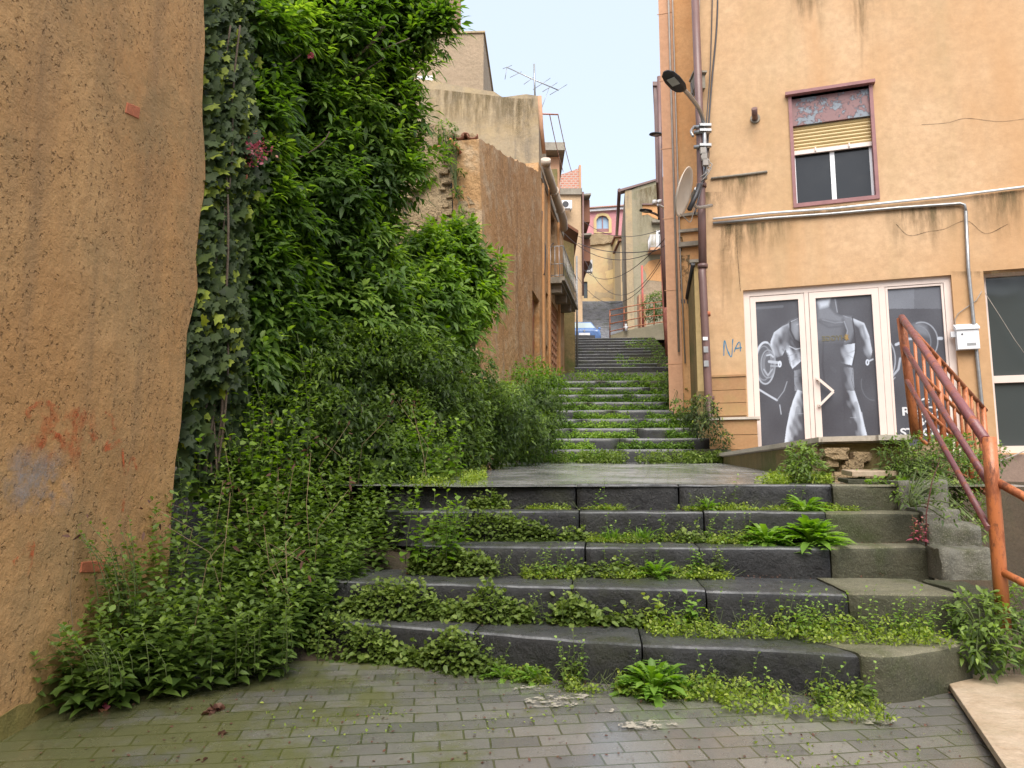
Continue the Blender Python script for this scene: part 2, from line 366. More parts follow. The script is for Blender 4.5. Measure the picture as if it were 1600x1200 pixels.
# ------------------------------------------------------------------ leaves
def norm(a): return a/np.maximum(np.linalg.norm(a, axis=1, keepdims=True), 1e-9)
SH = {  # stations (t, halfwidth)
 'lance': [(.0,.0),(.35,.19),(.7,.13),(1.,.0)],
 'oval': [(.0,.0),(.3,.3),(.7,.28),(1.,.0)],
 'long': [(.0,.03),(.25,.07),(.5,.11),(.78,.10),(1.,.0)],
 'blade': [(.0,.015),(.5,.018),(1.,.0)],
 'tri': [(.0,.0),(.45,.26),(1.,.0)]}
def leaves(o, d, n, L, shape='lance', droop=.25, fold=.25, wr=1.):
    """o,d,n (N,3), L (N,): returns verts, faces arrays"""
    st = SH[shape]; d = norm(d); side = norm(np.cross(d, n)); up = np.cross(side, d); N = len(o); L = L[:, None]
    V = []; 
    for t, w in st:
        c = o + L*(t*d) - L*droop*t*t*np.array([[0,0,1.]])
        wv = w*wr*L*side; lift = fold*w*wr*L*up
        V += [c + wv + lift, c, c - wv + lift]
    V = np.stack(V, 1); k = V.shape[1]; base = (np.arange(N)*k)[:, None]
    fs = []
    for i in range(len(st)-1):
        a = 3*i
        for q in ((a, a+1, a+4, a+3), (a+1, a+2, a+5, a+4)): fs.append(base + np.array(q)[None, :])
    return V.reshape(-1, 3), np.concatenate(fs, 1).reshape(-1, 4), N, 2*(len(st)-1)
IVY = [(0,0),(.32,-.12),(.5,.12),(.34,.34),(.42,.62),(.16,.62),(0,1.),(-.16,.62),(-.42,.62),(-.34,.34),(-.5,.12),(-.32,-.12)]
def ivyleaves(o, d, n, L):
    d = norm(d); side = norm(np.cross(d, n)); up = np.cross(side, d); N = len(o); L = L[:, None]
    V = [o + L*.3*d] + [o + L*(x*side + y*d - .18*(x*x+.4*y*y)*up) for x, y in IVY]
    V = np.stack(V, 1); k = V.shape[1]; base = (np.arange(N)*k)[:, None]; fs = []
    m = len(IVY)
    for i in range(0, m, 1): fs.append(base + np.array((0, 1+i, 1+(i+1)%m))[None, :])
    return V.reshape(-1, 3), np.concatenate(fs, 1).reshape(-1, 3), N, m
def leaf_object(name, chunks, mat, parent=None, vmean=.45, vs=.22, varr=None):
    """chunks: list of (verts, faces, N, facesperleaf[, var])"""
    Vs = []; Fs = []; off = 0; var = []
    for ch in chunks:
        V, Fc, N, fp = ch[:4]; Vs.append(V); Fs.append(Fc + off); off += len(V)
        vv = ch[4] if len(ch) > 4 else np.clip(RNG.normal(vmean, vs, N), 0, 1)
        var.append(np.repeat(vv, fp))
    V = np.concatenate(Vs).astype(np.float32)
    me = bpy.data.meshes.new(name); me.vertices.add(len(V)); me.vertices.foreach_set('co', V.ravel())
    sizes = np.concatenate([np.full(len(f), f.shape[1]) for f in Fs]); flatf = np.concatenate([f.ravel() for f in Fs])
    me.loops.add(len(flatf)); me.loops.foreach_set('vertex_index', flatf.astype(np.int32))
    me.polygons.add(len(sizes)); st = np.concatenate([[0], np.cumsum(sizes)[:-1]])
    me.polygons.foreach_set('loop_start', st.astype(np.int32)); 
    me.update(calc_edges=True)
    at = me.attributes.new('var', 'FLOAT', 'FACE'); at.data.foreach_set('value', np.concatenate(var).astype(np.float32))
    return link_mesh(name, me, mat, parent)
def rdir(N, zb=0.): 
    a = RNG.normal(size=(N, 3)); a[:, 2] += zb; return norm(a)
def blob_points(blobs, dens, shell=.75):
    """points in the outer shell of the blobs (x,y,z,r), outward normals"""
    P = []; Nn = []; 
    for (x, y, z, r) in blobs:
        n = max(4, int(dens*r*r*4*PI)); d = rdir(n); rr = r*(shell + (1.08-shell)*RNG.random((n, 1))**.7)
        lump = np.array([1 + .28*noise.noise(Vector((q[0]*2.2+x, q[1]*2.2+y, q[2]*2.2+z))) for q in d])[:, None]
        p = np.array([[x, y, z]]) + d*rr*lump*np.array([[1,1,.92]])
        P.append(p); Nn.append(d)
    P = np.concatenate(P); Nn = np.concatenate(Nn)
    keep = np.ones(len(P), bool)
    for (x, y, z, r) in blobs: keep &= (np.linalg.norm(P - np.array([[x,y,z]]), axis=1) > r*.66)
    return P[keep], Nn[keep]
def shoots(P, Nn, nl=5, L=.13, leaflets=5, shape='lance', lsize=.075, upb=.5):
    """each point carries a shoot of compound leaves"""
    out = []; N = len(P)
    ax = norm(Nn*.8 + rdir(N)*.5 + np.array([[0,0,upb]]))
    clump = np.array([noise.noise(Vector(p)*1.7)*.55 for p in P])
    for k in range(nl):
        rd = norm(ax*.45 + rdir(N)*.9 + np.array([[0,-.12,-.05]])); Lk = L*(.7+.6*RNG.random(N))
        for j in range(leaflets):
            t = .35 + .65*(j//2)/max(1, (leaflets-1)//2); sgn = 0 if j == leaflets-1 else (1 if j % 2 else -1)
            if j == leaflets-1: t = 1.
            o = P + rd*(Lk*t)[:, None]; up = norm(np.array([[0,-.25,1.]]) + Nn*.6 + rdir(N)*.35)
            sd_ = norm(np.cross(rd, up)); d = norm(rd*(1. if sgn == 0 else .55) + sd_*sgn*.85 + rdir(N)*.15)
            var = np.clip(.42 + clump + .3*Nn[:, 2] + RNG.normal(0, .13, N), 0, 1)  # leaves on upward-facing sides coloured lighter, as if lit from above
            out.append((*leaves(o, d, up, lsize*(.75+.5*RNG.random(N)), shape, .3), var))
    return out
def stems(bases, hts, lean, nleaf=16, lsize=.045, shape='lance', vm=.45, tipbright=.3, vary=.13, wr=1.):
    """upright leafy stems: returns leaf chunks and stem polylines"""
    N = len(bases); out = []; lines = []
    ld = norm(lean + RNG.normal(0, .25, (N, 3))*np.array([[1,1,.2]])); bend = RNG.uniform(.1, .5, N)
    def P(t): 
        return bases + np.array([[0,0,1.]])*(hts*t*(1-.25*bend*t))[:, None] + ld*(hts*bend*t*t)[:, None]*np.array([[1,1,.2]])
    for i in range(N): lines.append([P(t)[i] for t in (0, .35, .7, 1.)] if N < 60 else None)
    ph = RNG.uniform(0, 6.28, N)
    for k in range(nleaf):
        t = np.clip(.08 + .92*(k/(nleaf-1)) + RNG.uniform(-.03, .03, N), 0, 1); o = bases + np.array([[0,0,1.]])*(hts*t*(1-.25*bend*t))[:, None] + ld*(hts*bend*t*t)[:, None]*np.array([[1,1,.2]])
        a = ph + k*2.4; el = .15 + .8*(k/(nleaf-1))**3
        d = np.stack([np.cos(a)*np.cos(el), np.sin(a)*np.cos(el), np.full(N, math.sin(el))], 1)
        sz = lsize*(1.1-.5*(k/(nleaf-1)))*(.75+.5*RNG.random(N))
        var = np.clip(vm + tipbright*((k/(nleaf-1))**2-.3) + RNG.normal(0, vary, N), 0, 1)
        out.append((*leaves(o, d, np.array([[0,0,1.]]) + RNG.normal(0,.25,(N,3)), sz, shape, .35, wr=wr), var))
    return out, lines
def stem_obj(name, lines, mat, parent, r=.003):
    bm = BM()
    for l in lines:
        if l is not None: tube(bm, [Vector(p) for p in l], [r, r*.8, r*.6, r*.3], 4)
    return obj(name, bm, mat, parent)

# ================================================================== SETTING
FAC_T = Vector((.951, -.309, 0))
ALT = (.188, .982)
# ground: one sheet, climbing with the hill
def gz(x, y):
    prof = [(-200,-.6),(-3,-.27),(0,-.22),(3.6,-.01),(4.1,0),(6.2,.9),(8,.98),(11,1.2),(15,2.6),(22,3.9),(28,6.0),(38,6.9),(52,12.8),(90,17),(300,26)]
    if x > 2.3 and y < 9.7: return -.02 if y < 3.9 else max(-1.25, -.02-(y-3.9)*1.2)
    for (a, za), (b, zb) in zip(prof, prof[1:]):
        if y <= b: 
            z = za + (zb-za)*(y-a)/(b-a); break
    else: z = 26
    if x < -1.2 and 4.4 < y < 12: z = max(z, min(1.2, (y-4.4)*.5))
    return z - (.12 if y > 4.1 else 0)
bm = BM()
xs = [-150,-60,-30,-15,-8,-5] + [-3+.3*i for i in range(21)] + [3.6,4.4,6,9,15,30,60,150]
ys = [-150,-60,-20,-8,-3,0,1.5,2.5,3,3.3,3.6,3.85,4.1,4.4,4.8,5.2,5.6,6.2,7,8,9,9.7,9.8,11,13,15,18,22,25,28,33,38,45,52,70,90,150,300]
g = [[bm.verts.new((x, y, gz(x, y) + (.008*noise.noise(Vector((x*1.3, y*1.3, 0))) if y < 4 else 0))) for x in xs] for y in ys]
for j in range(len(ys)-1):
    for i in range(len(xs)-1):
        f = bm.faces.new((g[j][i], g[j][i+1], g[j+1][i+1], g[j+1][i])); f.smooth = True
        f.material_index = 0 if ys[j] < 4.35 else 1
o = obj('ground', bm, [M['paving'], M['soil']]); setp(o, kind='structure')

# ------------------------------------------------------------------ steps
def resample(pl, n):
    P = [Vector(p) for p in pl]; d = [0]
    for a, b in zip(P, P[1:]): d.append(d[-1] + (b-a).length)
    out = []
    for k in range(n+1):
        t = d[-1]*k/n
        for i in range(len(P)-1):
            if t <= d[i+1]+1e-9: out.append(P[i].lerp(P[i+1], (t-d[i])/max(1e-9, d[i+1]-d[i]))); break
        else: out.append(P[-1])
    return out
def step_block(bm, pl, h, depth, mi=0, res=.06, rough=.007, seed=0, back=Vector((.12,.99,0))):
    n = max(2, int(sum((Vector(b)-Vector(a)).length for a, b in zip(pl, pl[1:]))/res)); P = resample(pl, n)
    prof = [(.0,-h),(.0,-h*.75),(.0,-h*.5),(.0,-h*.25),(.002,-.035),(.008,-.014),(.022,-.004),(.045,0),(.14,0),(.28,0),(.42,0),(depth,0)] if res < .2 else [(0,-h),(0,-.02),(.015,0),(depth,0)]
    rows = []
    for p in P:
        row = []
        for (dd, dz) in prof:
            q = p + back*dd + Vector((0,0,dz)); nz = noise.noise(q*7 + Vector((seed,0,0)))*rough + noise.noise(q*23)*rough*.45
            row.append(bm.verts.new(q + Vector((0, -nz*(1 if dd < .05 else .2), nz*(.7 if dd > .005 else 0)))))
        rows.append(row)
    for a, b in zip(rows, rows[1:]):
        for k in range(len(prof)-1):
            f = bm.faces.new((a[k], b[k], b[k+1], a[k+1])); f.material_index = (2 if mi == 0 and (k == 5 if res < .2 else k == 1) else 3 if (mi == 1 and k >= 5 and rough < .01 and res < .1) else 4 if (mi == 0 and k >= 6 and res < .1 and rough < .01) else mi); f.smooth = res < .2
    for r_ in (rows[0], rows[-1]):
        e = [bm.verts.new(r_[-1].co + Vector((0,0,-h)))]; f = bm.faces.new(r_ + e); f.material_index = mi
def cut(pl, a, b):
    """part of polyline between px a..b given as list of (px,Vector)"""
    def at(x):
        for (x0, p0), (x1, p1) in zip(pl, pl[1:]):
            if x0 <= x <= x1: return p0.lerp(p1, (x-x0)/(x1-x0))
        return pl[0][1] if x < pl[0][0] else pl[-1][1]
    return [at(a)] + [p for x, p in pl if a < x < b] + [at(b)]
def edge(pts, z): return [(x, atZ(x, y, z)) for x, y in pts]
Z1, Z2, Z3, Z4, Z5 = .21, .418, .601, .812, 1.0
E1 = edge([(400,958),(480,966),(620,976),(760,988),(900,999),(1003,1006),(1180,1011),(1349,1022)], Z1)
E2 = edge([(430,902),(520,906),(700,911),(900,916),(1100,921),(1327,927),(1496,929)], Z2)
E3 = edge([(640,851),(750,854),(900,855),(1110,855),(1297,855.5),(1457,853)], Z3)
E4 = edge([(600,797),(700,799),(920,799),(1165,800),(1260,801),(1440,801)], Z4)
E5 = [(x, atY(x, y, Y)) for x, y, Y in ((590,768,5.92),(648,763,5.9),(740,758.5,5.85),(900,757,5.74),(1060,757,5.64),(1180,757,5.58),(1300,757,5.52),(1400,758,5.5))]
stair = thing('stone_staircase', (.3, 4, 0), 'short flight of five broad dark basalt steps overgrown with weeds, nearest the camera', 'staircase')
BK = [
 (E1, Z1, [400,742,1003,1345], 1345, 'lowest step, dark wet basalt with a curved mossy concrete right end'),
 (E2, Z2, [430,893,1103,1325], 1496, 'second step up, dark basalt ending in lichen spotted concrete'),
 (E3, Z3, [640,914,1093,1297], 1457, 'third step up, basalt blocks with a concrete right end'),
 (E4, Z4, [600,740,905,1100,1290], 1440, 'fourth step up, basalt with a green stained right end'),
 (E5, Z5, [590,900,1060,1300], 1400, 'top step of the near flight, at the edge of the paved landing')]
for k, (E, z, joints, xe, lab) in enumerate(BK):
    bm = BM(); h = .26
    for a, b in zip(joints, joints[1:]):
        pl = cut(E, a+1.2, b-1.2); dz = random.uniform(-.006, .006); step_block(bm, [p + Vector((0, random.uniform(-.006,.006), dz)) for p in pl], h, .62, 0, seed=k*7+a)
    if xe > joints[-1]+3:
        pl = cut(E, joints[-1]+1.2, xe); step_block(bm, [p + Vector((0, 0, .003)) for p in pl], h, .62, 1, seed=k+50, rough=.006)
    elif k == 0:
        pl = [atZ(1346,1022,Z1), atZ(1378,1024.5,Z1), atZ(1420,1021,Z1), atZ(1470,1012,Z1), atZ(1516,1003,Z1)]
        step_block(bm, pl, h, .5, 1, seed=90, back=Vector((-.35,.93,0)))
    obj('step', bm, [M['basalt'], M['mossconcrete'], M['worn_glint'], M['mosstop'], M['tread']], stair, label=lab)
def endblock(x0, x1, y, z, h, dep, dx=0, mat='lichenstone'):
    bm = BM(); a = atZ(x0, y, z) if z < .9 else atY(x0, y, 5.45); b = atZ(x1, y, z) if z < .9 else atY(x1, y, 5.45)
    b.z = a.z
    step_block(bm, [a, a.lerp(b, .5), b], h, dep, 0, res=.03, rough=.034, seed=x0)
    obj('end_block', bm, [M[mat]], stair)
endblock(1500,1562,926,Z2,.5,.5,mat='mossconcrete'); endblock(1466,1546,857,Z3+.0,.2,.45); endblock(1450,1533,820,.74,.16,.4); endblock(1444,1500,797,Z4+.02,.2,.35); endblock(1405,1480,752,1.02,.3,.3)
bm = BM(); wbox(bm, 1.2, 2.55, 4.6, 5.9, -1.3, .35); wbox(bm, 1.3, 2.5, 5.0, 5.9, .35, .55)
obj('side_wall', bm, M['darkmoss'], stair)

# landing paving (gently rising) behind the near flight
LZ = lambda y: .992 + (y-5.8)*.0575
bm = BM(); rows = []
for y in [5.75,6.4,7.2,8,9,10,11,11.3]:
    rows.append([bm.verts.new((x, y + (.0 if y > 6 else -(x)*.09), LZ(y) + .012*noise.noise(Vector((x,y,3))))) for x in [-2.6,-1.6,-1,-.4,.3,1,1.7,2.4,3.1,3.9]])
for a, b in zip(rows, rows[1:]):
    for i in range(len(a)-1): bm.faces.new((a[i], a[i+1], b[i+1], b[i])).smooth = True
setp(obj('landing_paving', bm, M['paving_up']), kind='structure')

# second flight
def flight(name, loc, label, L, Rr, n, y0, z0, t, r, px_l, px_r, res, mats, slope=-.02, jitter=.004, split=None):
    """steps whose front edges run from left to right; L,Rr: functions Y->x"""
    st = thing(name, loc, label, 'staircase'); out = []
    for k in range(n):
        Y = y0 + t*k; z = z0 + r*(k+1); xl = L(Y); xr = Rr(Y); bm = BM(); cuts = [xl]
        x = xl
        while x < xr - .9: x += random.uniform(.7, 1.5); cuts.append(min(x, xr))
        if cuts[-1] < xr: cuts.append(xr)
        for i, (a, b) in enumerate(zip(cuts, cuts[1:])):
            if b - a < .05: continue
            pl = [Vector((a+.004, Y + slope*(a-xl), z)), Vector((b-.004, Y + slope*(b-xl), z + random.uniform(-jitter, jitter)))]
            step_block(bm, pl, r+.05, t+.1, 1 if (split and i == len(cuts)-2) else 0, res=res, rough=.006, seed=k)
        obj('step', bm, mats, st); out.append((xl, xr, Y, z))
    return out
LY = lambda Y: -.48 + .191*(Y-11) + .1      # left alley wall
F2 = flight('upper_staircase', (2, 10.9, 1.2), 'middle flight of shallow stone steps half buried in green weeds', lambda Y: .1+.12*(Y-10.9), lambda Y: 3.55+.04*(Y-10.9), 9, 10.9, 1.29, .44, .185, 0, 0, .15, [M['basalt_far'], M['mossconcrete'], M['worn_glint_far']], slope=-.05, split=True)
# ramp path between
zt = 1.29+.185*9; bm = BM()
pa = [(.4, 14.9, zt), (3.9, 14.7, zt), (5.4, 22, 4.24), (1.7, 22.2, 4.24)]
bm.faces.new([bm.verts.new(p) for p in pa]); setp(obj('sloping_path', bm, M['mossconcrete']), kind='structure')
F3 = flight('rear_staircase', (3, 22, 4.2), 'dark mossy flight of steps climbing to the road where the blue car stands', lambda Y: .088*Y-.05, lambda Y: 5.1+.05*(Y-22), 11, 22.1, 4.2, .52, .19, 0, 0, .5, [M['basalt_far'], M['mossconcrete'], M['worn_glint_far']], slope=-.05, split=True)
ZR = 4.2+.19*11
bm = BM(); pa = [(-20,28.9,ZR+.004),(30,26.4,ZR+.004),(30,36.5,ZR+1.1),(-20,39.5,ZR+1.1)]
bm.faces.new([bm.verts.new(p) for p in pa]); setp(obj('road', bm, M['asphalt']), kind='structure')
F4 = flight('far_staircase', (6, 38, 7), 'long steep dark flight of steps at the far end of the alley', lambda Y: 3.2+.135*(Y-38), lambda Y: 7.0+.16*(Y-38), 33, 38, ZR+1.05, .42, .19, 0, 0, .6, [M['basalt_top'], M['basalt_top'], M['worn_glint_far']], slope=-.02, jitter=.02)

# ================================================================== LEFT WALL (near)
pA = atZ(0, 1150, -.01); pB = Vector((-2.08, 5.0, 0))
LW = Frame(pA, (pB-pA)[:2], n=(1, -.2))
edgepx = [(318,-700),(318,-10),(320,80),(316,160),(321,280),(312,340),(306,400),(309,450),(292,520),(288,600),(283,660),(274,720),(268,800),(262,900),(255,1060)]
ol = [LW.px(x, y) for x, y in edgepx]; ol[-1] = (ol[-1][0], -.4); top = max(6.5, ol[0][1]); ol[0] = (ol[0][0], top)
ol = sub_outline(ol, .12, .012, closed=False) + [ol[-1]]
ol = ol + [(-5.5, -.4), (-5.5, top)]
lb = thing('plastered_building', (-2.6, 3, -.2), 'near building corner in rough stained orange plaster at the left edge', 'building')
bm = BM(); wall_poly(bm, LW, ol, (), 3.5); obj('wall', bm, M['leftwall'], lb)
for (x0, x1, y0, y1, dy, lab) in ((195,218,160,178,8,'small red brick showing through the plaster high up'),(124,163,878,897,-3,'red brick showing through the plaster low down')):
    bm = BM(); q = [LW.px(x0,y1-2), LW.px(x1-2,y1+dy), LW.px(x1,y0+dy), LW.px(x0+3,y0)]; fquad(bm, LW, q, -.02, .006); bevel(bm, .003, 1); obj('exposed_brick', bm, M['brick'], lb, label=lab)
# lower moss film along foot
bm = BM(); pts = [LW.px(0,1120),LW.px(60,1085),LW.px(110,1040),LW.px(160,1010),LW.px(240,990),LW.px(300,1000)]
ring = sub_outline(pts, .05, .02, closed=False, seed=3); ring = [ring[0]] + ring[1:] + [pts[-1]]
wall_poly(bm, LW, [(-1.5,-.3)] + [(-1.5,.12)] + ring + [(ring[-1][0], -.3)], (), .012, .004); obj('moss_band', bm, M['mosswall'], lb)
def ribbon(bm, fr, pts, w, d=.004, n=6):
    P = curve_pts([Vector((a, b, 0)) for a, b in (fr.px(x, y) for x, y in pts)], n); vs = []
    for i, p in enumerate(P):
        t = (P[min(i+1, len(P)-1)] - P[max(i-1, 0)]).normalized(); q = Vector((-t.y, t.x, 0))*w*(.6+.5*noise.noise(p*9+Vector((i*.3,0,0))))
        vs.append((bm.verts.new(fr.pt(p.x+q.x, p.y+q.y, d)), bm.verts.new(fr.pt(p.x-q.x, p.y-q.y, d))))
    for a, b in zip(vs, vs[1:]): bm.faces.new((a[0], b[0], b[1], a[1]))
# spray paint: thin film, broken up by noise alpha
def spray(name, c, thr=.5, sc=18):
    k = NT(name); k.col(c); k.rough(.8); f = k.ramp(k.noise(sc, det=8, rough=.8), [(thr-.06, 0.), (thr+.08, .8)]); k.l(f, k.b.inputs['Alpha']); return k.m
M['sp_red'] = spray('faint_red_spray', (.62,.13,.04), .52, 9); M['sp_grey'] = spray('faint_grey_smear', (.38,.36,.35), .5, 5)
bm = BM()
for pts, w in (([(110,660),(125,640),(135,665),(150,690)],.03),([(165,640),(178,670),(160,700),(190,690)],.03),([(190,700),(195,740),(205,715),(215,735)],.018),([(60,700),(80,680),(100,690)],.03),([(20,880),(50,850),(40,900)],.03),([(195,770),(190,800)],.015),([(40,650),(60,630),(90,640)],.03)):
    ribbon(bm, LW, pts, w)
obj('graffiti', bm, M['sp_red'], lb, label='faint scrubbed red graffiti')
GREY_SMEAR = True

# ================================================================== RIGHT BUILDING
P0 = atY(1115, 747, 11.2); FR = Frame(P0, FAC_T[:2], n=(0,-1))
ptop = 10.5
def rect(fr, x0, y0, x1, y1):   # bottom-left, top-right from pixels
    a = fr.px(x0, y0); b = fr.px(x1, y1); return (a[0], b[0], a[1], b[1])
winh = (FR.px(1231,150)[0], FR.px(1377,310)[0]-.02, FR.px(1240,325)[1], FR.px(1232,152)[1])
TZ = 1.40
dl = FR.px(1159,455); dr = FR.px(1486,428); dooh = (dl[0]+.02, dr[0], TZ-.02, (dl[1]+dr[1])/2)
w2 = FR.px(1531,424); w2b = FR.px(1550,708); w2h = (w2[0]+.04, w2[0]+2.6, w2b[1], w2[1])
rb = thing('corner_building', tuple(FR.pt(3, 0)), 'large peach plastered building with a gym shopfront on the right', 'building')
bm = BM(); wall_poly(bm, FR, [(0,-1.6),(9,-1.6),(9,ptop),(0,ptop)], (winh, dooh, w2h), .28)
fbox(bm, FR, 0, 9, -1.6, ptop, -6, -4.5); obj('wall', bm, M['facade'], rb)
bm = BM(); fbox(bm, FR, .001, .3, -1.6, ptop, -4.5, -.281); obj('side_wall', bm, M['orange'], rb)
bm = BM(); fbox(bm, FR, .3, 9, -1.6, ptop, -1.6, -1.5); obj('interior', bm, M['black'], rb)
# upper window
s0, s1, z0, z1 = winh; up = bm = BM(); w = .05
win = None
bm = BM(); fbox(bm, FR, s0, s0+w, z0, z1, -.2, .025); fbox(bm, FR, s1-w, s1, z0, z1, -.2, .025); fbox(bm, FR, s0+w, s1-w, z0, z0+.06, -.2, .023)
fbox(bm, FR, s0-.04, s1+.03, z1, z1+.05, -.1, .09); win = obj('window', bm, M['maroonm'], rb, label='upper window with peeling maroon surround and yellow shutter partly lowered')
hh = z1-z0
k = NT('peeling_box_paint'); f_ = k.ramp(k.noise(5, det=8, rough=.75), [(.52, 0.), (.55, 1.)]); k.col(k.mix(f_, (.22,.11,.11), (.19,.22,.26))); k.l(k.bump(f_, -.004), k.b.inputs['Normal']); M['peel'] = k.m
bm = BM(); fbox(bm, FR, s0+w, s1-w, z1-.26*hh, z1-.03, -.16, -.03); obj('shutter_box', bm, M['peel'], win)
bm = BM(); zb = z1-.50*hh; zt_ = z1-.26*hh; n = 7
for i in range(n):
    a = zb+.04+(zt_-zb-.04)*i/n; b = zb+.04+(zt_-zb-.04)*(i+1)/n; m_ = (a+b)/2
    vs = []
    for ss in (s0+w, s1-w):
        vs.append([bm.verts.new(FR.pt(ss, zz, dd)) for zz, dd in ((a+.002,-.088),(a+.008,-.078),(m_,-.068),(b-.008,-.074),(b-.001,-.088))])
    for i_ in range(4): bm.faces.new((vs[0][i_], vs[1][i_], vs[1][i_+1], vs[0][i_+1]))
fbox(bm, FR, s0+w, s1-w, zb, zt_, -.10, -.089)
obj('roller_shutter', bm, M['rollo'], win)
bm = BM(); fbox(bm, FR, s0+w, s1-w, zb-.03, zb+.035, -.10, -.06); fbox(bm, FR, s0+.35, s0+.37, zb-.01, zb+.05, -.06, -.04); fbox(bm, FR, s1-.37, s1-.35, zb-.01, zb+.05, -.06, -.04)
obj('shutter_rail', bm, M['frame'], win)
sm = (s0+s1)/2
for qa, qb in ((sm-.035, sm+.03), (s1-w-.035, s1-w), (s0+w, s0+w+.02)): bm = BM(); fbox(bm, FR, qa, qb, z0+.06, zb-.03, -.15, -.11); obj('sash', bm, M['white'], win)
for qa, qb in ((s0+w+.02, sm-.035), (sm+.03, s1-w-.035)): bm = BM(); fbox(bm, FR, qa, qb, z0+.06, zb-.03, -.14, -.13); obj('pane', bm, M['glass'], win)

# shopfront: poster artwork computed for every vertex of a fine grid on the glass
def seg_d(X, Y, a, b):
    ax, ay = a; bx, by = b; t = np.clip(((X-ax)*(bx-ax)+(Y-ay)*(by-ay))/((bx-ax)**2+(by-ay)**2+1e-9), 0, 1)
    return np.hypot(X-ax-t*(bx-ax), Y-ay-t*(by-ay))
def artwork(X, Y):
    """X,Y: artwork coordinates, returns luminance"""
    L = np.full(X.shape, .085)
    def poly(pts, val, soft=8, op=1.):
        nonlocal L
        ins = np.zeros(X.shape, bool); d = np.full(X.shape, 1e9); n = len(pts)
        for i in range(n):
            (x0, y0), (x1, y1) = pts[i], pts[(i+1) % n]
            c = ((y0 > Y) != (y1 > Y)) & (X < (x1-x0)*(Y-y0)/(y1-y0+1e-9)+x0); ins ^= c
            d = np.minimum(d, seg_d(X, Y, pts[i], pts[(i+1) % n]))
        sdist = np.where(ins, d, -d); a = np.clip(.5 + sdist/(2*soft), 0, 1)*op; L = L*(1-a) + val*a
    def line(pts, w, val, op=.9):
        nonlocal L
        d = np.full(X.shape, 1e9)
        for a, b in zip(pts, pts[1:]): d = np.minimum(d, seg_d(X, Y, a, b))
        a = np.clip((w-d)/3+.5, 0, 1)*op; L = L*(1-a)+val*a
    def ring(cx, cy, rx, ry, w, val, a0=0, a1=6.284, op=.9):
        line([(cx+rx*math.cos(a0+(a1-a0)*i/28), cy+ry*math.sin(a0+(a1-a0)*i/28)) for i in range(29)], w, val, op)
    def glow(pts, edge_, v, sc):
        nonlocal L
        ins = np.zeros(X.shape, bool); n = len(pts)
        for i in range(n):
            (x0, y0), (x1, y1) = pts[i], pts[(i+1) % n]; ins ^= ((y0 > Y) != (y1 > Y)) & (X < (x1-x0)*(Y-y0)/(y1-y0+1e-9)+x0)
        d = np.full(X.shape, 1e9)
        for a, b in zip(edge_, edge_[1:]): d = np.minimum(d, seg_d(X, Y, a, b))
        wob = 1 + .35*np.sin(X*.045+Y*.02)*np.sin(Y*.031+1.3) + .18*np.sin(X*.13-Y*.07)
        a = v*np.exp(-(d/(sc*wob))**1.6)*np.clip(d/3+.25, 0, 1); L = np.where(ins, np.maximum(L*.9, a), L)
    # torso midtones
    poly([(430,470),(690,480),(685,620),(690,780),(740,900),(760,1080),(400,1130),(400,850),(440,780),(400,640)], .10, 30)
    poly([(560,880),(700,860),(760,1080),(430,1120)], .075, 40)
    poly([(525,330),(690,345),(690,470),(530,470),(440,470),(370,450),(350,380),(430,320)], .16, 20)
    poly([(355,350),(430,320),(430,395),(390,450),(365,420)], .30, 25)
    poly([(525,190),(615,190),(600,245),(650,295),(690,312),(680,345),(530,325)], .22, 12)
    poly([(560,200),(615,188),(598,240),(545,255),(530,215)], .6, 12)
    poly([(615,185),(650,185),(660,290),(640,285),(605,240)], .13, 6); line([(640,195),(655,280)], 3, .45, .6); line([(422,205),(408,250),(428,300)], 4, .4, .6)
    armL = [(430,308),(300,370),(245,410),(222,470),(220,530),(255,580),(300,560),(320,520),(335,560),(345,610),(365,650),(420,600),(436,540),(430,490),(385,470),(350,410),(343,345)]
    glow(armL, [(430,312),(300,370),(245,410),(222,470),(222,540)], .62, 44); glow(armL, [(335,540),(345,610),(365,648),(420,600)], .72, 46)
    poly([(300,375),(345,350),(345,420),(330,520),(300,535),(305,440)], .17, 14, .8)
    line([(350,345),(352,400),(380,460),(432,490)], 6, .05)
    poly([(220,560),(250,590),(300,600),(330,640),(330,780),(265,848),(190,800),(240,700)], .095, 22)
    glow([(372,660),(446,640),(450,790),(380,790)], [(376,665),(374,740),(392,785)], .30, 46)
    glow([(395,780),(452,800),(440,900),(430,1130),(312,1138),(325,1030),(345,930),(368,850)], [(397,782),(368,850),(345,930),(325,1030),(310,1140)], .72, 52); line([(340,938),(440,936)], 2, .6, .4)
    # right side
    armR = [(692,302),(760,320),(830,350),(862,430),(882,530),(868,600),(830,560),(800,440),(760,345)]
    glow(armR, [(700,303),(760,320),(830,350),(862,430),(884,540)], .60, 34)
    poly([(690,305),(750,310),(765,400),(740,470),(700,490),(722,400)], .20, 10); line([(752,312),(765,400),(775,520),(755,625)], 4, .05)
    glow([(672,495),(770,482),(768,540),(750,625),(678,608)], [(770,482),(768,540),(750,622)], .70, 60)
    glow([(670,630),(757,640),(768,790),(690,790)], [(756,640),(748,720),(768,790)], .30, 46)
    glow([(690,785),(768,790),(803,900),(848,1076),(700,1100)], [(768,788),(803,900),(850,1080)], .68, 46); line([(740,962),(812,962)], 2, .6, .4)
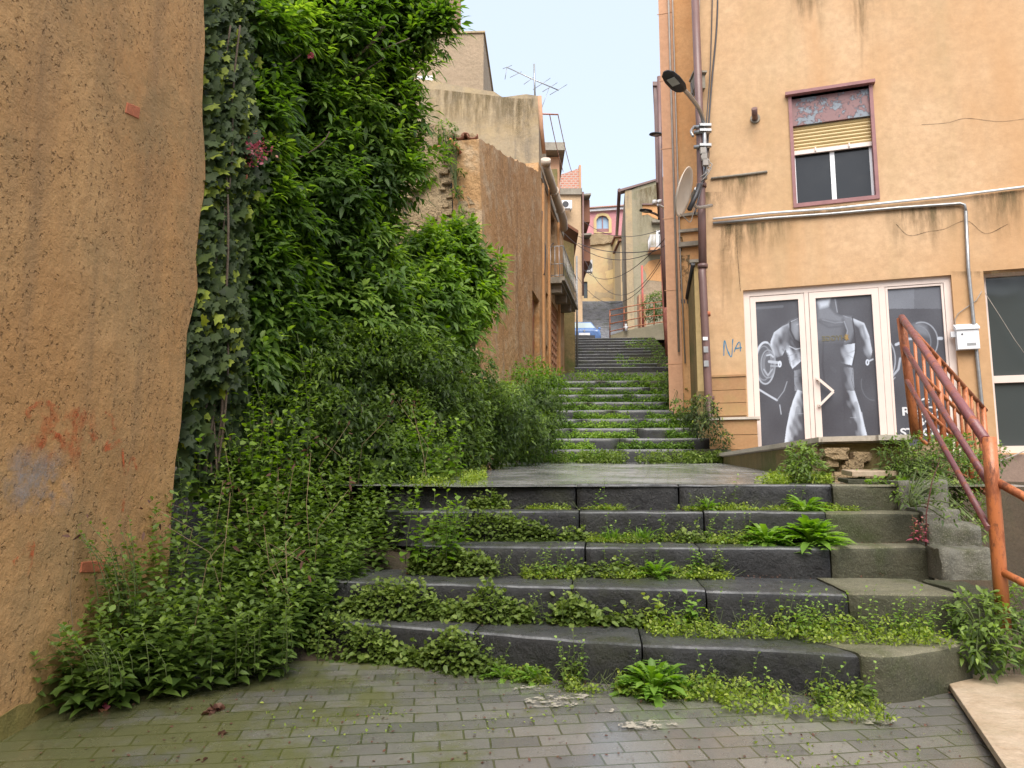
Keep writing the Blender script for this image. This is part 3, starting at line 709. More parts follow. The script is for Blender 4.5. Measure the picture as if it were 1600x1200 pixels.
    # folds, muscle shadows
    for pts, w_, v_ in (([(300,520),(340,560),(352,620)],5,.16),([(345,500),(385,520),(430,512)],3,.85),([(350,560),(395,545),(430,550)],3,.3),([(360,600),(400,575),(432,590)],3,.3),([(260,430),(250,500),(270,560)],9,.28),([(235,450),(226,510)],4,.68),([(395,360),(430,350)],4,.55),([(380,700),(420,690),(440,700)],5,.16),([(690,530),(730,545),(765,530)],3,.3),([(695,570),(730,560),(755,575)],3,.3),([(835,380),(858,440)],5,.62),([(820,370),(838,450)],7,.2),([(700,340),(722,400),(705,470)],4,.42),([(560,330),(640,350),(690,345)],4,.30),([(540,345),(600,380),(680,372)],6,.11),([(355,900),(345,980),(338,1060)],4,.66),([(400,900),(380,1000),(365,1080)],12,.22),([(775,870),(790,960),(800,1060)],12,.24),([(812,930),(832,1040)],4,.64),([(565,480),(560,620),(575,760)],6,.06),([(620,640),(640,660)],12,.12)):
        line(pts, w_, v_, .55)
    # weights
    poly([(125,560),(150,500),(190,475),(235,510),(255,600),(240,700),(190,745),(150,720),(130,650)], .13, 8)
    ring(190,610,62,135,5,.5); ring(180,610,48,110,4,.28); ring(208,615,46,90,4,.34); ring(212,615,34,70,9,.26,op=.7); ring(190,610,62,135,7,.62,3.4,4.9)
    line([(200,560),(225,555),(240,570)], 5, .6); line([(180,650),(205,690),(235,650)], 4, .45); line([(215,600),(280,608)], 9, .55); line([(225,628),(275,630)], 5, .4); ring(283,616,8,17,4,.9)
    line([(140,775),(200,812),(265,850)], 6, .62); line([(265,850),(310,790),(330,730)], 3, .35); line([(283,880),(292,940)], 3, .5)
    ring(935,590,95,150,4,.42,-1.5,1.4); ring(990,590,70,135,4,.35,1.0,2.2); ring(850,605,8,16,4,.9); line([(858,598),(885,585)], 5, .6)
    ring(930,600,60,110,3,.25,-1.3,1.3); line([(990,720),(1050,650),(1062,580)], 7, .45); line([(1035,490),(1060,480)], 9, .6)
    poly([(1140,360),(1190,345),(1230,370),(1250,440),(1180,420)], .2, 14); ring(1200,470,105,125,4,.38,-1.9,.9); ring(1180,480,80,110,3,.25,-1.6,.6); line([(1105,455),(1135,453)], 8, .55); line([(1310,450),(1330,450)], 10, .6); ring(890,740,80,110,3,.15,1.5,3.4)
    line([(125,255),(300,243)], 8, .2, .5)
    gz_ = (X > 942) & (X < 1152) & (Y > 115) & (Y < 258); L = np.where(gz_, .2 + .09*np.sin(X*1.9+Y*.7)*np.sin(Y*2.3-X*.9), L)
    L = np.where((X > 942) & (Y > 115) & (Y < 258) & ~gz_, .15, L)
    L = L*(1 + .04*np.sin(Y*.9)) + .012*np.sin(X*.021+2)*np.sin(Y*.017) + .004*np.random.default_rng(1).normal(size=X.shape)*(1+6*L)
    return L
k = NT('printed_window_film'); a = k.n('ShaderNodeAttribute'); a.attribute_name = 'lum'
k.col(k.mix(a.outputs['Fac'], (.045,.043,.052), (.56,.61,.71))); k.rough(.28); M['poster'] = k.m
def poster(name, x0, x1, z0, z1, d, parent, label):
    nx = int((x1-x0)/.0065); nz = int((z1-z0)/.0065)
    s = np.linspace(x0, x1, nx); z = np.linspace(z0, z1, nz); SS, ZZ = np.meshgrid(s, z)
    t = np.array(FR.t); n = np.array(FR.n); o = np.array(FR.o)
    P = o[None, None] + SS[..., None]*t + d*n; P[..., 2] = ZZ
    ppx, ppy = to_px(P[..., 0], P[..., 1], P[..., 2])
    lum = artwork((ppx-1150)*4.139, (ppy-420)*4.139)
    me = bpy.data.meshes.new(name); V = P.reshape(-1, 3); idx = np.arange(nx*nz).reshape(nz, nx)
    Fc = np.stack([idx[:-1,:-1], idx[:-1,1:], idx[1:,1:], idx[1:,:-1]], -1).reshape(-1, 4)
    me.from_pydata(V.tolist(), [], Fc.tolist()); at = me.attributes.new('lum', 'FLOAT', 'POINT'); at.data.foreach_set('value', np.clip((lum.ravel()-.045)/.66, 0, 1).astype(np.float32))
    o_ = link_mesh(name, me, M['poster'], parent); o_['label'] = label; return o_
s0, s1, z0, z1 = dooh
X = lambda px, py=600: FR.px(px, py, -.14)[0]
xa, xb, xc = X(1268,570), X(1378,560), X(1384,560)
shop = obj('shopfront_frame', (lambda bm: (fbox(bm, FR, s0, s1, z1-.09, z1, -.2, -.06), fbox(bm, FR, s0, s0+.09, z0, z1-.09, -.2, -.06), fbox(bm, FR, s1-.09, s1, z0, z1-.09, -.2, -.06),
   fbox(bm, FR, xa-.06, xa, z0, z1-.09, -.2, -.062), fbox(bm, FR, xb-.0, xb+.085, z0, z1-.09, -.2, -.062), bm)[-1])(BM()), M['frame'], rb, label='cream frame of the gym shopfront')
def leaf_frame(a, b, top, fw, name, dd=-.07):
    bm = BM(); fbox(bm, FR, a, a+fw, z0+.02, top, -.17, dd); fbox(bm, FR, b-fw, b, z0+.02, top, -.17, dd); fbox(bm, FR, a+fw, b-fw, top-fw, top, -.17, dd); fbox(bm, FR, a+fw, b-fw, z0+.02, z0+.02+fw, -.17, dd)
    return obj(name, bm, M['frame'], rb)
lf = leaf_frame(s0+.095, xa-.065, z1-.10, .08, 'side_panel', -.066); poster('poster', s0+.175, xa-.145, z0+.1, z1-.18, -.10, lf, 'grey print of the athlete\'s left side with a barbell weight')
df = leaf_frame(xa+.006, xb-.006, z1-.10, .09, 'door', -.05); poster('poster', xa+.096, xb-.096, z0+.11, z1-.19, -.09, df, 'grey print of the athlete\'s neck, chest and waist')
rp = leaf_frame(xb+.09, s1-.095, z1-.095, .03, 'fixed_panel', -.07); poster('poster', xb+.12, s1-.125, z0+.05, z1-.125, -.10, rp, 'grey print with barbell weights and white slogan')
# door handle: an angular bracket
bm = BM(); q = [FR.px(1278,591,.02), FR.px(1303,611,.06), FR.px(1281,633,.02)]
for a, b in zip(q, q[1:]):
    d_ = Vector((b[0]-a[0], b[1]-a[1])).normalized()*.0; nn = Vector((-(b[1]-a[1]), b[0]-a[0])).normalized()*.018
    fquad(bm, FR, [(a[0]-nn.x, a[1]-nn.y), (a[0]+nn.x, a[1]+nn.y), (b[0]+nn.x, b[1]+nn.y), (b[0]-nn.x, b[1]-nn.y)], -.02, .012 if a is q[0] else .010)
fbox(bm, FR, q[0][0]-.02, q[0][0]+.015, q[0][1]-.02, q[0][1]+.02, -.05, .0); fbox(bm, FR, q[2][0]-.02, q[2][0]+.015, q[2][1]-.02, q[2][1]+.02, -.05, .0)
obj('handle', bm, M['frame'], df)
def put_text(body, size, px, py, mat, parent, d=-.098, mirror=False, sx=1., name='lettering', bold=.0):
    me = text_mesh(body, size); s, z = FR.px(px, py, d); 
    for v in me.vertices:
        x = v.co.x*sx*(-1 if mirror else 1); p = FR.pt(s+x, z+v.co.y, d + v.co.z + .002); v.co = p
    o_ = link_mesh(name, me, mat, parent); return o_
M['ltr'] = flat('white_vinyl', (.62,.62,.64), .5, var=.03); M['gold'] = flat('gold_vinyl', (.30,.19,.06), .5); M['olive'] = flat('dim_olive_vinyl', (.13,.115,.07), .5)
for body, px, py, sx in (('Be',1424,643,1.5),('ReaDy',1409,649+1,1.25),('Be',1428,666,1.5),('STRONG',1408,682,1.15)):
    pass
for body, px, py, sx in (('Be',1424,631,1.35),('ReaDy',1409,649,1.2),('Be',1429,665,1.35),('STRONG',1407,682,1.05)):
    put_text(body, .165, px, py, M['ltr'], rp, sx=sx)
put_text('HYGGE', .105, 1322, 531, M['olive'], df, d=-.088, mirror=True, sx=.95)
bm = BM(); c = FR.px(1323, 527, -.088)
for a in range(7):
    an = a*2*PI/7; p = (c[0]+.035*math.cos(an), c[1]+.05*math.sin(an)); wv = .014
    fquad(bm, FR, [(c[0]-wv, c[1]), (c[0]+wv, c[1]), (p[0]+wv*.5, p[1]), (p[0]-wv*.5, p[1])], -.087+.0002*a, -.085+.0003*a)
obj('emblem', bm, M['gold'], df)
# right-hand window
s0, s1, z0, z1 = w2h; zm = FR.px(1560, 593, -.2)[1]
bm = BM(); fbox(bm, FR, s0, s0+.07, z0, z1, -.26, -.18); fbox(bm, FR, s0+.07, s1, z0, z0+.1, -.26, -.14); fbox(bm, FR, s0+.07, s1, z1-.05, z1, -.26, -.18); fbox(bm, FR, s0+.07, s1, zm-.05, zm+.05, -.26, -.178); fbox(bm, FR, s1-.07, s1, z0+.1, z1-.05, -.26, -.179)
w2o = obj('window', bm, M['frame'], rb, label='large grey glazed window cut by the right edge of the photo')
for qa, qb in ((z0+.1, zm-.05), (zm+.05, z1-.05)): bm = BM(); fbox(bm, FR, s0+.07, s1-.07, qa, qb, -.235, -.225); obj('pane', bm, M['glass2'], w2o)
bm = BM(); a = FR.px(1500,716); b = FR.px(1512,758); fbox(bm, FR, a[0]-.1, 9, b[1]-.08, w2h[2]-.02, -.01, .02); obj('base_panel', bm, M['maroonm'] if False else stucco('brown_base', (.26,.18,.14), (.32,.23,.18), (.14,.1,.08), .5, .002, 2, .5), rb)
# tile base left
bm = BM(); a = FR.px(1122,590); b = FR.px(1173,590); zt_ = a[1]; zb = FR.px(1125,650)[1]; nrow = 3
for i in range(nrow):
    zA = zb+(zt_-zb)*i/nrow; zB = zb+(zt_-zb)*(i+1)/nrow-.008
    for j in range(1): fbox(bm, FR, .02, dooh[0]-.02, zA, zB, .001, .035)
fbox(bm, FR, 0, dooh[0]-.01, zt_, zt_+.03, .001, .05)
obj('base_tile', bm, M['tile'], rb, label='brown tiled base left of the shopfront')
bm = BM(); c0 = FR.px(1132,660,.3); zc = FR.px(1130,656,.4)[1]
for i in range(3):
    zA = TZ-.15+(zc-TZ+.15)*i/3; zB = TZ-.15+(zc-TZ+.15)*(i+1)/3-.008; fbox(bm, FR, -.02, dooh[0]+.12, zA, zB, .036, .38)
obj('base_block', bm, M['tile'], rb, label='tiled block with a marble cap at the building corner')
bm = BM(); fbox(bm, FR, -.05, dooh[0]+.16, zc, zc+.035, .036, .42); obj('block_cap', bm, M['marble'], rb)
# graffiti and cracks
bm = BM()
for pts in ([(1131,556),(1132,532),(1137,548),(1143,557),(1145,530)], [(1147,550),(1152,538),(1156,535),(1157,549)], [(1148,545),(1159,543)]): ribbon(bm, FR, pts, .012)
obj('graffiti', bm, M['blue'], rb, label='blue spray painted letters NA')
bm = BM(); ribbon(bm, FR, [(1151,345),(1152,390),(1155,430),(1157,455)], .0045)
ribbon(bm, FR, [(1440,195),(1480,192),(1510,185),(1560,190),(1600,186)], .003); ribbon(bm, FR, [(1400,350),(1420,368),(1450,362),(1475,358),(1510,345),(1540,365),(1575,350)], .004)
obj('crack', bm, M['black'], rb)
bm = BM(); ribbon(bm, FR, [(1568,865),(1582,850),(1600,860)], .02); ribbon(bm, FR, [(1575,890),(1590,905),(1600,895)], .02); obj('graffiti', bm, M['sp_red'], rb, label='red spray marks on the lower wall behind the railing')
bm = BM(); ribbon(bm, FR, [(1572,900),(1585,880),(1592,920),(1600,900)], .012); ribbon(bm, FR, [(1575,930),(1590,925),(1598,940)], .01); obj('graffiti', bm, M['green'], rb, label='green spray squiggle on the lower wall')
# dirt runs under ledges (shaped stains)
M['stain'] = spray('dark_water_stain', (.20,.14,.07), .50, 5); 
k = NT('run_off_stain'); k.col((.26,.175,.08)); k.rough(.9); f1 = k.ramp(k.noise(2.4, k.P((2.2,2.2,.35)), det=8, rough=.7), [(.42, 0.), (.72, .42)]); k.l(f1, k.b.inputs['Alpha']); M['run'] = k.m
k = NT('damp_band'); k.col((.50,.27,.11)); k.rough(.9); f1 = k.ramp(k.noise(2., k.P((1.5,1.5,.3)), det=8, rough=.7), [(.35, .15), (.7, .7)]); k.l(f1, k.b.inputs['Alpha']); M['run2'] = k.m
def fade_patch(fr, x0, x1, y0, y1, mat, parent, name, d=.004, down=True, tilt=0.):
    nx, nz = 26, 26; vs = []; fd = []
    for j in range(nz+1):
        for i in range(nx+1):
            u = i/nx; v = j/nz; s_, z_ = fr.px(x0+(x1-x0)*u, y0+(y1-y0)*v + tilt*(u-.5)); vs.append(fr.pt(s_, z_, d))
            side = min(1, 3.2*min(u, 1-u)); rag = .75+.5*noise.noise(Vector((u*7, x0, y0)))
            fd.append(side*(max(0, 1-v/rag) if down else min(1, 3.2*min(v, 1-v))))
    me = bpy.data.meshes.new(name); me.from_pydata([tuple(v) for v in vs], [], [(j*(nx+1)+i, j*(nx+1)+i+1, (j+1)*(nx+1)+i+1, (j+1)*(nx+1)+i) for j in range(nz) for i in range(nx)])
    at = me.attributes.new('fade', 'FLOAT', 'POINT'); at.data.foreach_set('value', fd); return link_mesh(name, me, mat, parent)
def fademat(name, c, sc, stretch, lo, hi, amax):
    k = NT(name); k.col(c); k.rough(.9); a = k.n('ShaderNodeAttribute'); a.attribute_name = 'fade'
    ad = k.n('ShaderNodeMath', _operation='MULTIPLY'); k.l(k.ramp(k.noise(sc, k.P(stretch), det=9, rough=.7), [(lo, 0.), (hi, 1.)]), ad.inputs[0]); k.l(a.outputs['Fac'], ad.inputs[1])
    m2 = k.n('ShaderNodeMath', _operation='MULTIPLY'); m2.inputs[1].default_value = amax; k.l(ad.outputs[0], m2.inputs[0]); k.l(m2.outputs[0], k.b.inputs['Alpha']); return k.m
M['run'] = fademat('run_off_stain', (.17,.125,.06), 3.2, (2.6,2.6,.4), .38, .62, .8)
M['smear'] = fademat('grey_smear', (.40,.37,.36), 6, (1,1,1), .42, .56, .5); M['redsm'] = fademat('red_smear', (.62,.14,.04), 8, (1,1,1), .5, .6, .38)
for a_ in ((1112,1200,276,345,-12),(1325,1368,-40,120,0),(1375,1510,324,400,-10),(1113,1250,348,420,-10),(1120,1160,350,520,-4),(1515,1610,300,400,-10),(1225,1300,-30,60,0),(1230,1380,322,345,-14),(1480,1600,424,440,0),(1150,1500,700,720,0),(1540,1600,760,900,0),(1090,1130,300,360,0)):
    fade_patch(FR, a_[0], a_[1], a_[2], a_[3], M['run'], rb, 'water_stain', tilt=a_[4])
# horizontal conduits on facade
def fpipe(bm, pts, r, d=.03, n=8, fr=FR): tube(bm, [fr.pt(*fr.px(x, y, d), d) for x, y in pts], r, n)
bm = BM(); fpipe(bm, [(1114,342),(1200,333),(1300,326),(1385,317),(1480,307),(1600,292),(1640,287)], .018, .045)
setp(obj('conduit', bm, M['white']), 'white conduit running right across the facade below the upper window', 'conduit')
bm = BM(); fpipe(bm, [(1114,349),(1200,341),(1300,334),(1400,325),(1500,318),(1507,320),(1509,330)], .022, .035); fpipe(bm, [(1509,330),(1513,420),(1521,500),(1527,560),(1536,650),(1540,700)], .024, .035)
setp(obj('conduit', bm, M['steel']), 'dirty grey pipe that turns down beside the white letterbox', 'pipe')
bm = BM(); fpipe(bm, [(1111,279),(1160,273),(1199,268)], .02, .02); setp(obj('ledge_pipe', bm, M['concrete']), 'short weathered ledge on the facade right of the satellite dish', 'ledge')
bm = BM(); fpipe(bm, [(1494,520),(1492,500),(1497,490),(1508,482),(1525,470),(1534,455)], .006, .02, 5); fpipe(bm, [(1538,456),(1560,490),(1585,530),(1610,565)], .005, -.1, 5)
setp(obj('cable', bm, M['greycable']), 'thin cable looping above the white letterbox', 'cable')
bm = BM(); fpipe(bm, [(1512,735),(1540,728),(1565,720),(1600,705)], .008, .06, 5); fpipe(bm, [(1470,722),(1530,718),(1560,722)], .014, .06, 6); setp(obj('cable', bm, M['greycable']), 'pale cable along the base below the right window', 'cable')
fade_patch(LW, -10, 120, 690, 810, M['smear'], lb, 'graffiti', down=False)['label'] = 'grey smear over old graffiti'
fade_patch(LW, 30, 160, 620, 740, M['redsm'], lb, 'graffiti', down=False)
# letterbox
a = FR.px(1497,546,.12); b = FR.px(1529,505,.12); lbx = thing('letterbox', tuple(FR.pt((a[0]+b[0])/2, a[1], .03)), 'white metal letterbox on the wall between shopfront and right window', 'letterbox')
bm = BM(); fbox(bm, FR, a[0], b[0], a[1], b[1]-.06, .002, .11); bevel(bm, .006); obj('box', bm, M['white'], lbx)
bm = BM(); hexa(bm, [FR.pt(a[0]-.01,b[1]-.06,.002),FR.pt(b[0]+.01,b[1]-.06,.002),FR.pt(b[0]+.01,b[1]-.075,.13),FR.pt(a[0]-.01,b[1]-.075,.13),FR.pt(a[0]-.01,b[1]+.02,.002),FR.pt(b[0]+.01,b[1]+.02,.002),FR.pt(b[0]+.01,b[1]-.045,.13),FR.pt(a[0]-.01,b[1]-.045,.13)]); obj('lid', bm, M['white'], lbx)
bm = BM(); fbox(bm, FR, (a[0]+b[0])/2-.02, (a[0]+b[0])/2+.09, a[1]+.05, a[1]+.085, .11, .113); obj('name_plate', bm, M['steel'], lbx)
bm = BM(); tube(bm, [FR.pt((a[0]+b[0])/2-.07, b[1]-.14, .108), FR.pt((a[0]+b[0])/2-.07, b[1]-.14, .116)], .012, 10); obj('lock', bm, M['dark'], lbx)
a = FR.px(1486,527,.05); bm = BM(); fbox(bm, FR, a[0], a[0]+.07, a[1], a[1]+.08, .002, .05); bevel(bm, .005); setp(obj('intercom', bm, M['white']), 'tiny white switch box at the right edge of the shopfront frame', 'switch box')
# vent pipe
a = FR.px(1180,186); vt = thing('flue_pipe', tuple(FR.pt(a[0], a[1], 0)), 'short rusty flue stub poking from the facade left of the upper window', 'flue')
bm = BM(); tube(bm, [FR.pt(a[0], a[1], 0), FR.pt(a[0], a[1], .03)], .075, 16); obj('collar', bm, M['concrete'], vt)
bm = BM(); tube(bm, [FR.pt(a[0], a[1], .0), FR.pt(a[0]-.01, a[1]+.0, .16), FR.pt(a[0]-.01, a[1]+.06, .24)], .045, 14); obj('pipe', bm, M['pvc'], vt)

# drain pipe at corner
dp = thing('drainpipe', tuple(atY(1112, 660, 10.9)), 'tall brown plastic drainpipe at the corner left of the shopfront', 'drainpipe')
yd = 10.95
bm = BM(); tube(bm, [atY(1084,-60,yd), atY(1094,210,yd), atY(1096.5,330,yd), atY(1098,415,yd)], .062, 14); tube(bm, [atY(1098,415,yd), atY(1097,428,yd-.03), atY(1098,440,yd-.05), atY(1101,500,yd-.05), atY(1107,620,yd-.05), atY(1109,655,yd-.05), atY(1113,662,yd-.12)], .06, 14); obj('pipe', bm, M['pvc'], dp)
for x, y in ((1094,207),(1096,290),(1098,416),(1102,491),(1108,622)):
    bm = BM(); p = atY(x, y, yd-.02); tube(bm, [p-Vector((0,0,.03)), p+Vector((0,0,.03))], .078, 14); obj('collar', bm, M['pvc'] if y != 491 else M['brick'], dp)
for x, y in ((1102,529),(1103,546),(1103.5,568)):
    bm = BM(); p = atY(x, y, yd-.115); wbox(bm, p.x-.035, p.x+.035, p.y-.003, p.y+.01, p.z-.045+(.02 if y==529 else 0), p.z+.045-(.02 if y==529 else 0)); obj('sticker', bm, M['white'] if y == 529 else M['steel'], dp)
bm = BM(); tube(bm, [atY(1084+8,-60,11.05), atY(1088,60,11.05), atY(1092,120,11.05)], .04, 10); tube(bm, [atY(1092,120,11.0), atY(1097,215,11.0)], .03, 8)
setp(obj('conduit', bm, M['greycable']), 'pale grey conduit beside the top of the brown drainpipe', 'conduit')
bm = BM(); tube(bm, curve_pts([atY(1122,-40,11.1), atY(1120,40,11.1), atY(1112,130,11.1), atY(1107,200,11.0), atY(1104,250,10.85), atY(1094,300,10.8), atY(1085,335,10.8)], 6), .014, 6)
tube(bm, curve_pts([atY(1114,-40,11.1), atY(1110,100,11.1), atY(1104,190,11.0), atY(1103,240,10.9), atY(1099,285,10.85)], 6), .009, 6)
tube(bm, curve_pts([atY(1080,130,11.1), atY(1090,180,11.0), atY(1100,200,10.9), atY(1108,240,10.9), atY(1100,270,10.85)], 6), .008, 6)
setp(obj('cable_bundle', bm, M['wire']), 'dark cables bundled down the corner behind the street lamp', 'cables')
# bracket box
bm = BM(); p = atY(1083,118,11.1); q = atY(1101,140,11.1); wbox(bm, p.x, q.x, 11.05, 11.3, q.z, p.z); wbox(bm, p.x-.02, q.x+.02, 11.0, 11.3, p.z, p.z+.03); setp(obj('bracket_box', bm, M['concrete']), 'small concrete corbel box beside the drainpipe above the lamp clamp', 'bracket')
# street lamp (near)
lp = thing('street_lamp', tuple(atY(1100,220,10.8)), 'dark flat LED street lamp on a curved arm clamped to the drainpipe corner', 'street lamp', )
bm = BM(); tube(bm, curve_pts([atY(1102,280,10.85), atY(1101,215,10.85), atY(1099,190,10.85), atY(1092,170,10.6), atY(1078,150,10.2), atY(1064,135,9.9)], 8), .032, 12); obj('arm', bm, M['steel'], lp)
def lamp_head(a, b, w, th, parent, mat='dark'):
    a = Vector(a); b = Vector(b); d = (b-a).normalized(); side = d.cross(Vector((0,0,1))).normalized(); up = side.cross(d).normalized(); bm = BM(); rings = []
    for t, ww, hh_ in ((0,.35,.7),(.08,.7,1),(.25,.95,1),(.6,1,.9),(.88,.8,.6),(1,.35,.3)):
        c = a.lerp(b, t); rings.append([bm.verts.new(c + side*w*ww*x + up*th*hh_*y) for x, y in ((-1,-.4),(-.9,.3),(-.4,.8),(.4,.8),(.9,.3),(1,-.4),(.5,-.5),(-.5,-.5))])
    for r0, r1 in zip(rings, rings[1:]):
        for i in range(8): bm.faces.new((r0[i], r0[(i+1)%8], r1[(i+1)%8], r1[i]))
    bm.faces.new(rings[0]); bm.faces.new(rings[-1][::-1]); o_ = obj('head', bm, M[mat], parent, True)
    bm = BM(); c = a.lerp(b, .55); q = [c + d*dx*.5 + side*sx*w*.5 - up*(th*.55) for dx, sx in ((-.16,-1),(.16,-1),(.16,1),(-.16,1))]; hexa(bm, [v - up*.006 for v in q]+q); obj('lens', bm, M['lens'], parent)
lamp_head(atY(1067,142,9.95), atY(1040,111,9.6), .12, .045, lp)
bm = BM()
for y in (199,207,230): p = atY(1100,y,10.9); tube(bm, [p+Vector((-.16,0,0)), p+Vector((.1,-.05,0))], .03, 10); wbox(bm, p.x-.09, p.x+.09, p.y-.1, p.y+.1, p.z-.02, p.z+.02)
tube(bm, curve_pts([atY(1083,213,10.7), atY(1080,205,10.75), atY(1085,197,10.9)], 6), .02, 8); obj('clamp', bm, M['steel'], lp)
bm = BM()
for i in range(5):
    p = atY(1101+random.uniform(-4,5), 240+i*6, 10.8); tube(bm, curve_pts([p, p+Vector((random.uniform(-.1,.1),-.05,-.08)), p+Vector((random.uniform(-.1,.1),0,-.2))], 4), .008, 5)
for i in range(3): p = atY(1098+2*i, 236+9*i, 10.78); wbox(bm, p.x-.04, p.x+.04, p.y-.03, p.y+.03, p.z-.05, p.z+.05)
obj('connector', bm, M['greycable'], lp)
# satellite dish
dc = atY(1069, 300, 10.1); ds = thing('satellite_dish', tuple(atY(1100,322,10.85)), 'beige satellite dish on a bent steel arm beside the drainpipe', 'satellite dish')
dn = Vector((-.86,.40,.30)).normalized(); aa = dn.cross(Vector((0,0,1))).normalized(); bb = aa.cross(dn)
dn_ = -dn
bm = BM(); rings = []
for i in range(9):
    r = i/8; rings.append([bm.verts.new(dc + dn_*(.09*(r*r-1))*-1*-1 + (aa*math.cos(t)*.33 + bb*math.sin(t)*.36)*r) for t in [2*PI*k/36 for k in range(36)]] if i else [bm.verts.new(dc + dn_*(-.09))])
for k_ in range(36): bm.faces.new((rings[0][0], rings[1][k_], rings[1][(k_+1)%36]))
for i in range(1, 8):
    for k_ in range(36): bm.faces.new((rings[i][k_], rings[i][(k_+1)%36], rings[i+1][(k_+1)%36], rings[i+1][k_]))
do = obj('dish', bm, M['dish'], ds, True)
m_ = do.modifiers.new('s', 'SOLIDIFY'); m_.thickness = .012
bm = BM(); c = dc + Vector((.14,-.12,-.05)); tube(bm, [c+Vector((.06,0,.12)), c+Vector((-.02,-.03,-.08)), c+Vector((-.12,-.05,-.28))], .035, 4); obj('back_bracket', bm, M['dark'], ds)
bm = BM(); tube(bm, curve_pts([c+Vector((0,0,.05)), atY(1082,305,10.2), atY(1083,316,10.3), atY(1090,324,10.6), atY(1112,321,10.95)], 8), .025, 10); obj('arm', bm, M['steel'], ds)
bm = BM(); tube(bm, curve_pts([c, atY(1080,345,10.1), atY(1070,340,10.0), atY(1062,333,9.9)], 5), .006, 5); obj('cable', bm, M['greycable'], ds)

# narrow orange building left of the corner
YN = 12.6; NB = Frame(atY(1045, 747, YN), (.951,-.309), n=(0,-1))
nb = thing('narrow_building', tuple(NB.pt(.4, 1)), 'tall narrow orange building behind the drainpipe with a salmon corner strip', 'building')
sL = NB.px(1037,300)[0]+.24; sR = 1.3
bm = BM(); wall_poly(bm, NB, [(sL-.2,1),(sR,1),(sR,12),(sL-.2,12)], (), .3); obj('wall', bm, M['orange'], nb)
bm = BM(); wall_poly(bm, NB, [(sL-.24,1.0),(sL,1.0),(sL,12),(sL-.24,12)], (), .05, .03)
for i in range(7): fbox(bm, NB, sL-.27, sL+.0, 3+i*1.3, 3.012+i*1.3, .028, .036)
obj('pilaster', bm, M['salmon'], nb)
bm = BM(); zz = NB.px(1060,340)[1]; fbox(bm, NB, sL, sR, zz, zz+.05, 0, .05); zz = NB.px(1060,388)[1]; fbox(bm, NB, sL, sR-.2, zz, zz+.08, 0, .09); zz = NB.px(1060,365)[1]; fbox(bm, NB, sL, sR-.3, zz, zz+.05, 0, .06); obj('ledge', bm, M['concrete'], nb)
bm = BM(); 
for pts in ([(1056,370),(1066,370),(1066,392),(1058,395)], [(1050,400),(1078,398),(1074,450),(1066,430),(1060,500),(1054,470)]):
    wall_poly(bm, NB, sub_outline([NB.px(x,y) for x,y in pts], .08, .02), (), .001, .004)
obj('stain', bm, M['stain'], nb)
bm = BM(); ribbon(bm, NB, [(1065,468),(1066,475)], .02); ribbon(bm, NB, [(1069,467),(1070,474)], .018); ribbon(bm, NB, [(1073,462),(1075,474),(1078,466)], .015); obj('graffiti', bm, M['wire'], nb, label='small black scribble')
bm = BM(); tube(bm, [NB.pt(sL-.05,12,.08), NB.pt(sL-.05,3.2,.08)], .018, 6); tube(bm, [NB.pt(sL+.02,10,.05), NB.pt(sL+.02,5,.05), NB.pt(sL+.05,3,.06)], .012, 6)
setp(obj('cable', bm, M['greycable']), 'grey cable down the salmon strip of the narrow building', 'cable')
# side stair walls on right of second flight
sw = thing('parapet_wall', tuple(atY(1100,600,11)), 'low ochre parapet wall with sloping coping behind the drainpipe foot', 'wall')
YS = 11.6; SW = Frame(atY(1085,747,YS), (.951,-.309), n=(0,-1)); a = SW.px(1084,412); 
bm = BM(); fbox(bm, SW, a[0], a[0]+.45, 1.2, a[1], -1.2, 0); obj('wall', bm, M['orange'] if False else M['yellow'], sw)
bm = BM(); zb = SW.px(1090,612)[1]; fbox(bm, SW, a[0]-.02, a[0]+.5, 1.2, zb, -1., .05); obj('base', bm, M['darkmoss'], sw)
bm = BM(); fbox(bm, SW, a[0]-.06, a[0]+.52, a[1], a[1]+.05, -1.3, .08); obj('coping', bm, M['concrete'], sw)
SW2 = Frame((SW.pt(a[0]-.02,0,-.1)), (.12,.99), n=(-1,0)); bm = BM(); z2 = a[1]
o2 = [(-.0,1.2),(3.6,1.2+1.2),(3.6,z2-.7),(1.6,z2-1.0),(1.0,z2-.1),(0,z2)]
wall_poly(bm, SW2, o2, (), .2); obj('side_wall', bm, M['darkmoss'], sw)
bm = BM(); tube(bm, [atY(1083,412,11.5), atY(1076,450,12.2), atY(1068,500,13.2), atY(1062,560,14.2)], .035, 6); obj('handrail', bm, M['dark'], sw)
# lower walls further up on the right
for (x0,x1,yt,Y,mt,lab) in ((1050,1082,395,13.6,'yellow','ochre pillar-like wall end behind the sloping parapet'),(1046,1062,440,17.5,'concrete','small grey wall end beside the red drainpipe')):
    bm = BM(); p = atY(x0,yt,Y); q = atY(x1,yt,Y); kbox(bm, p.x, q.x, Y, Y+2.5, 1.5, p.z); kbox(bm, p.x-.05, q.x+.05, Y-.05, Y+2.5, p.z, p.z+.06); setp(obj('wall', bm, M[mt]), lab, 'wall')
bm = BM(); tube(bm, [atY(1036,400,20.5), atY(1040,500,20.5), atY(1044,556,20.5)], .075, 10); setp(obj('drainpipe', bm, rusty('red_pipe', (.42,.16,.12), (.3,.1,.07), (.2,.1,.1), .5)), 'reddish drainpipe at the right of the rear steps', 'drainpipe')
bm = BM(); tube(bm, [atY(1030,120,19), atY(1032,280,19), atY(1036,400,19.2), atY(1041,480,19.4)], .06, 10); setp(obj('drainpipe', bm, M['pvc']), 'thin brown drainpipe on the far corner left of the salmon strip', 'drainpipe')
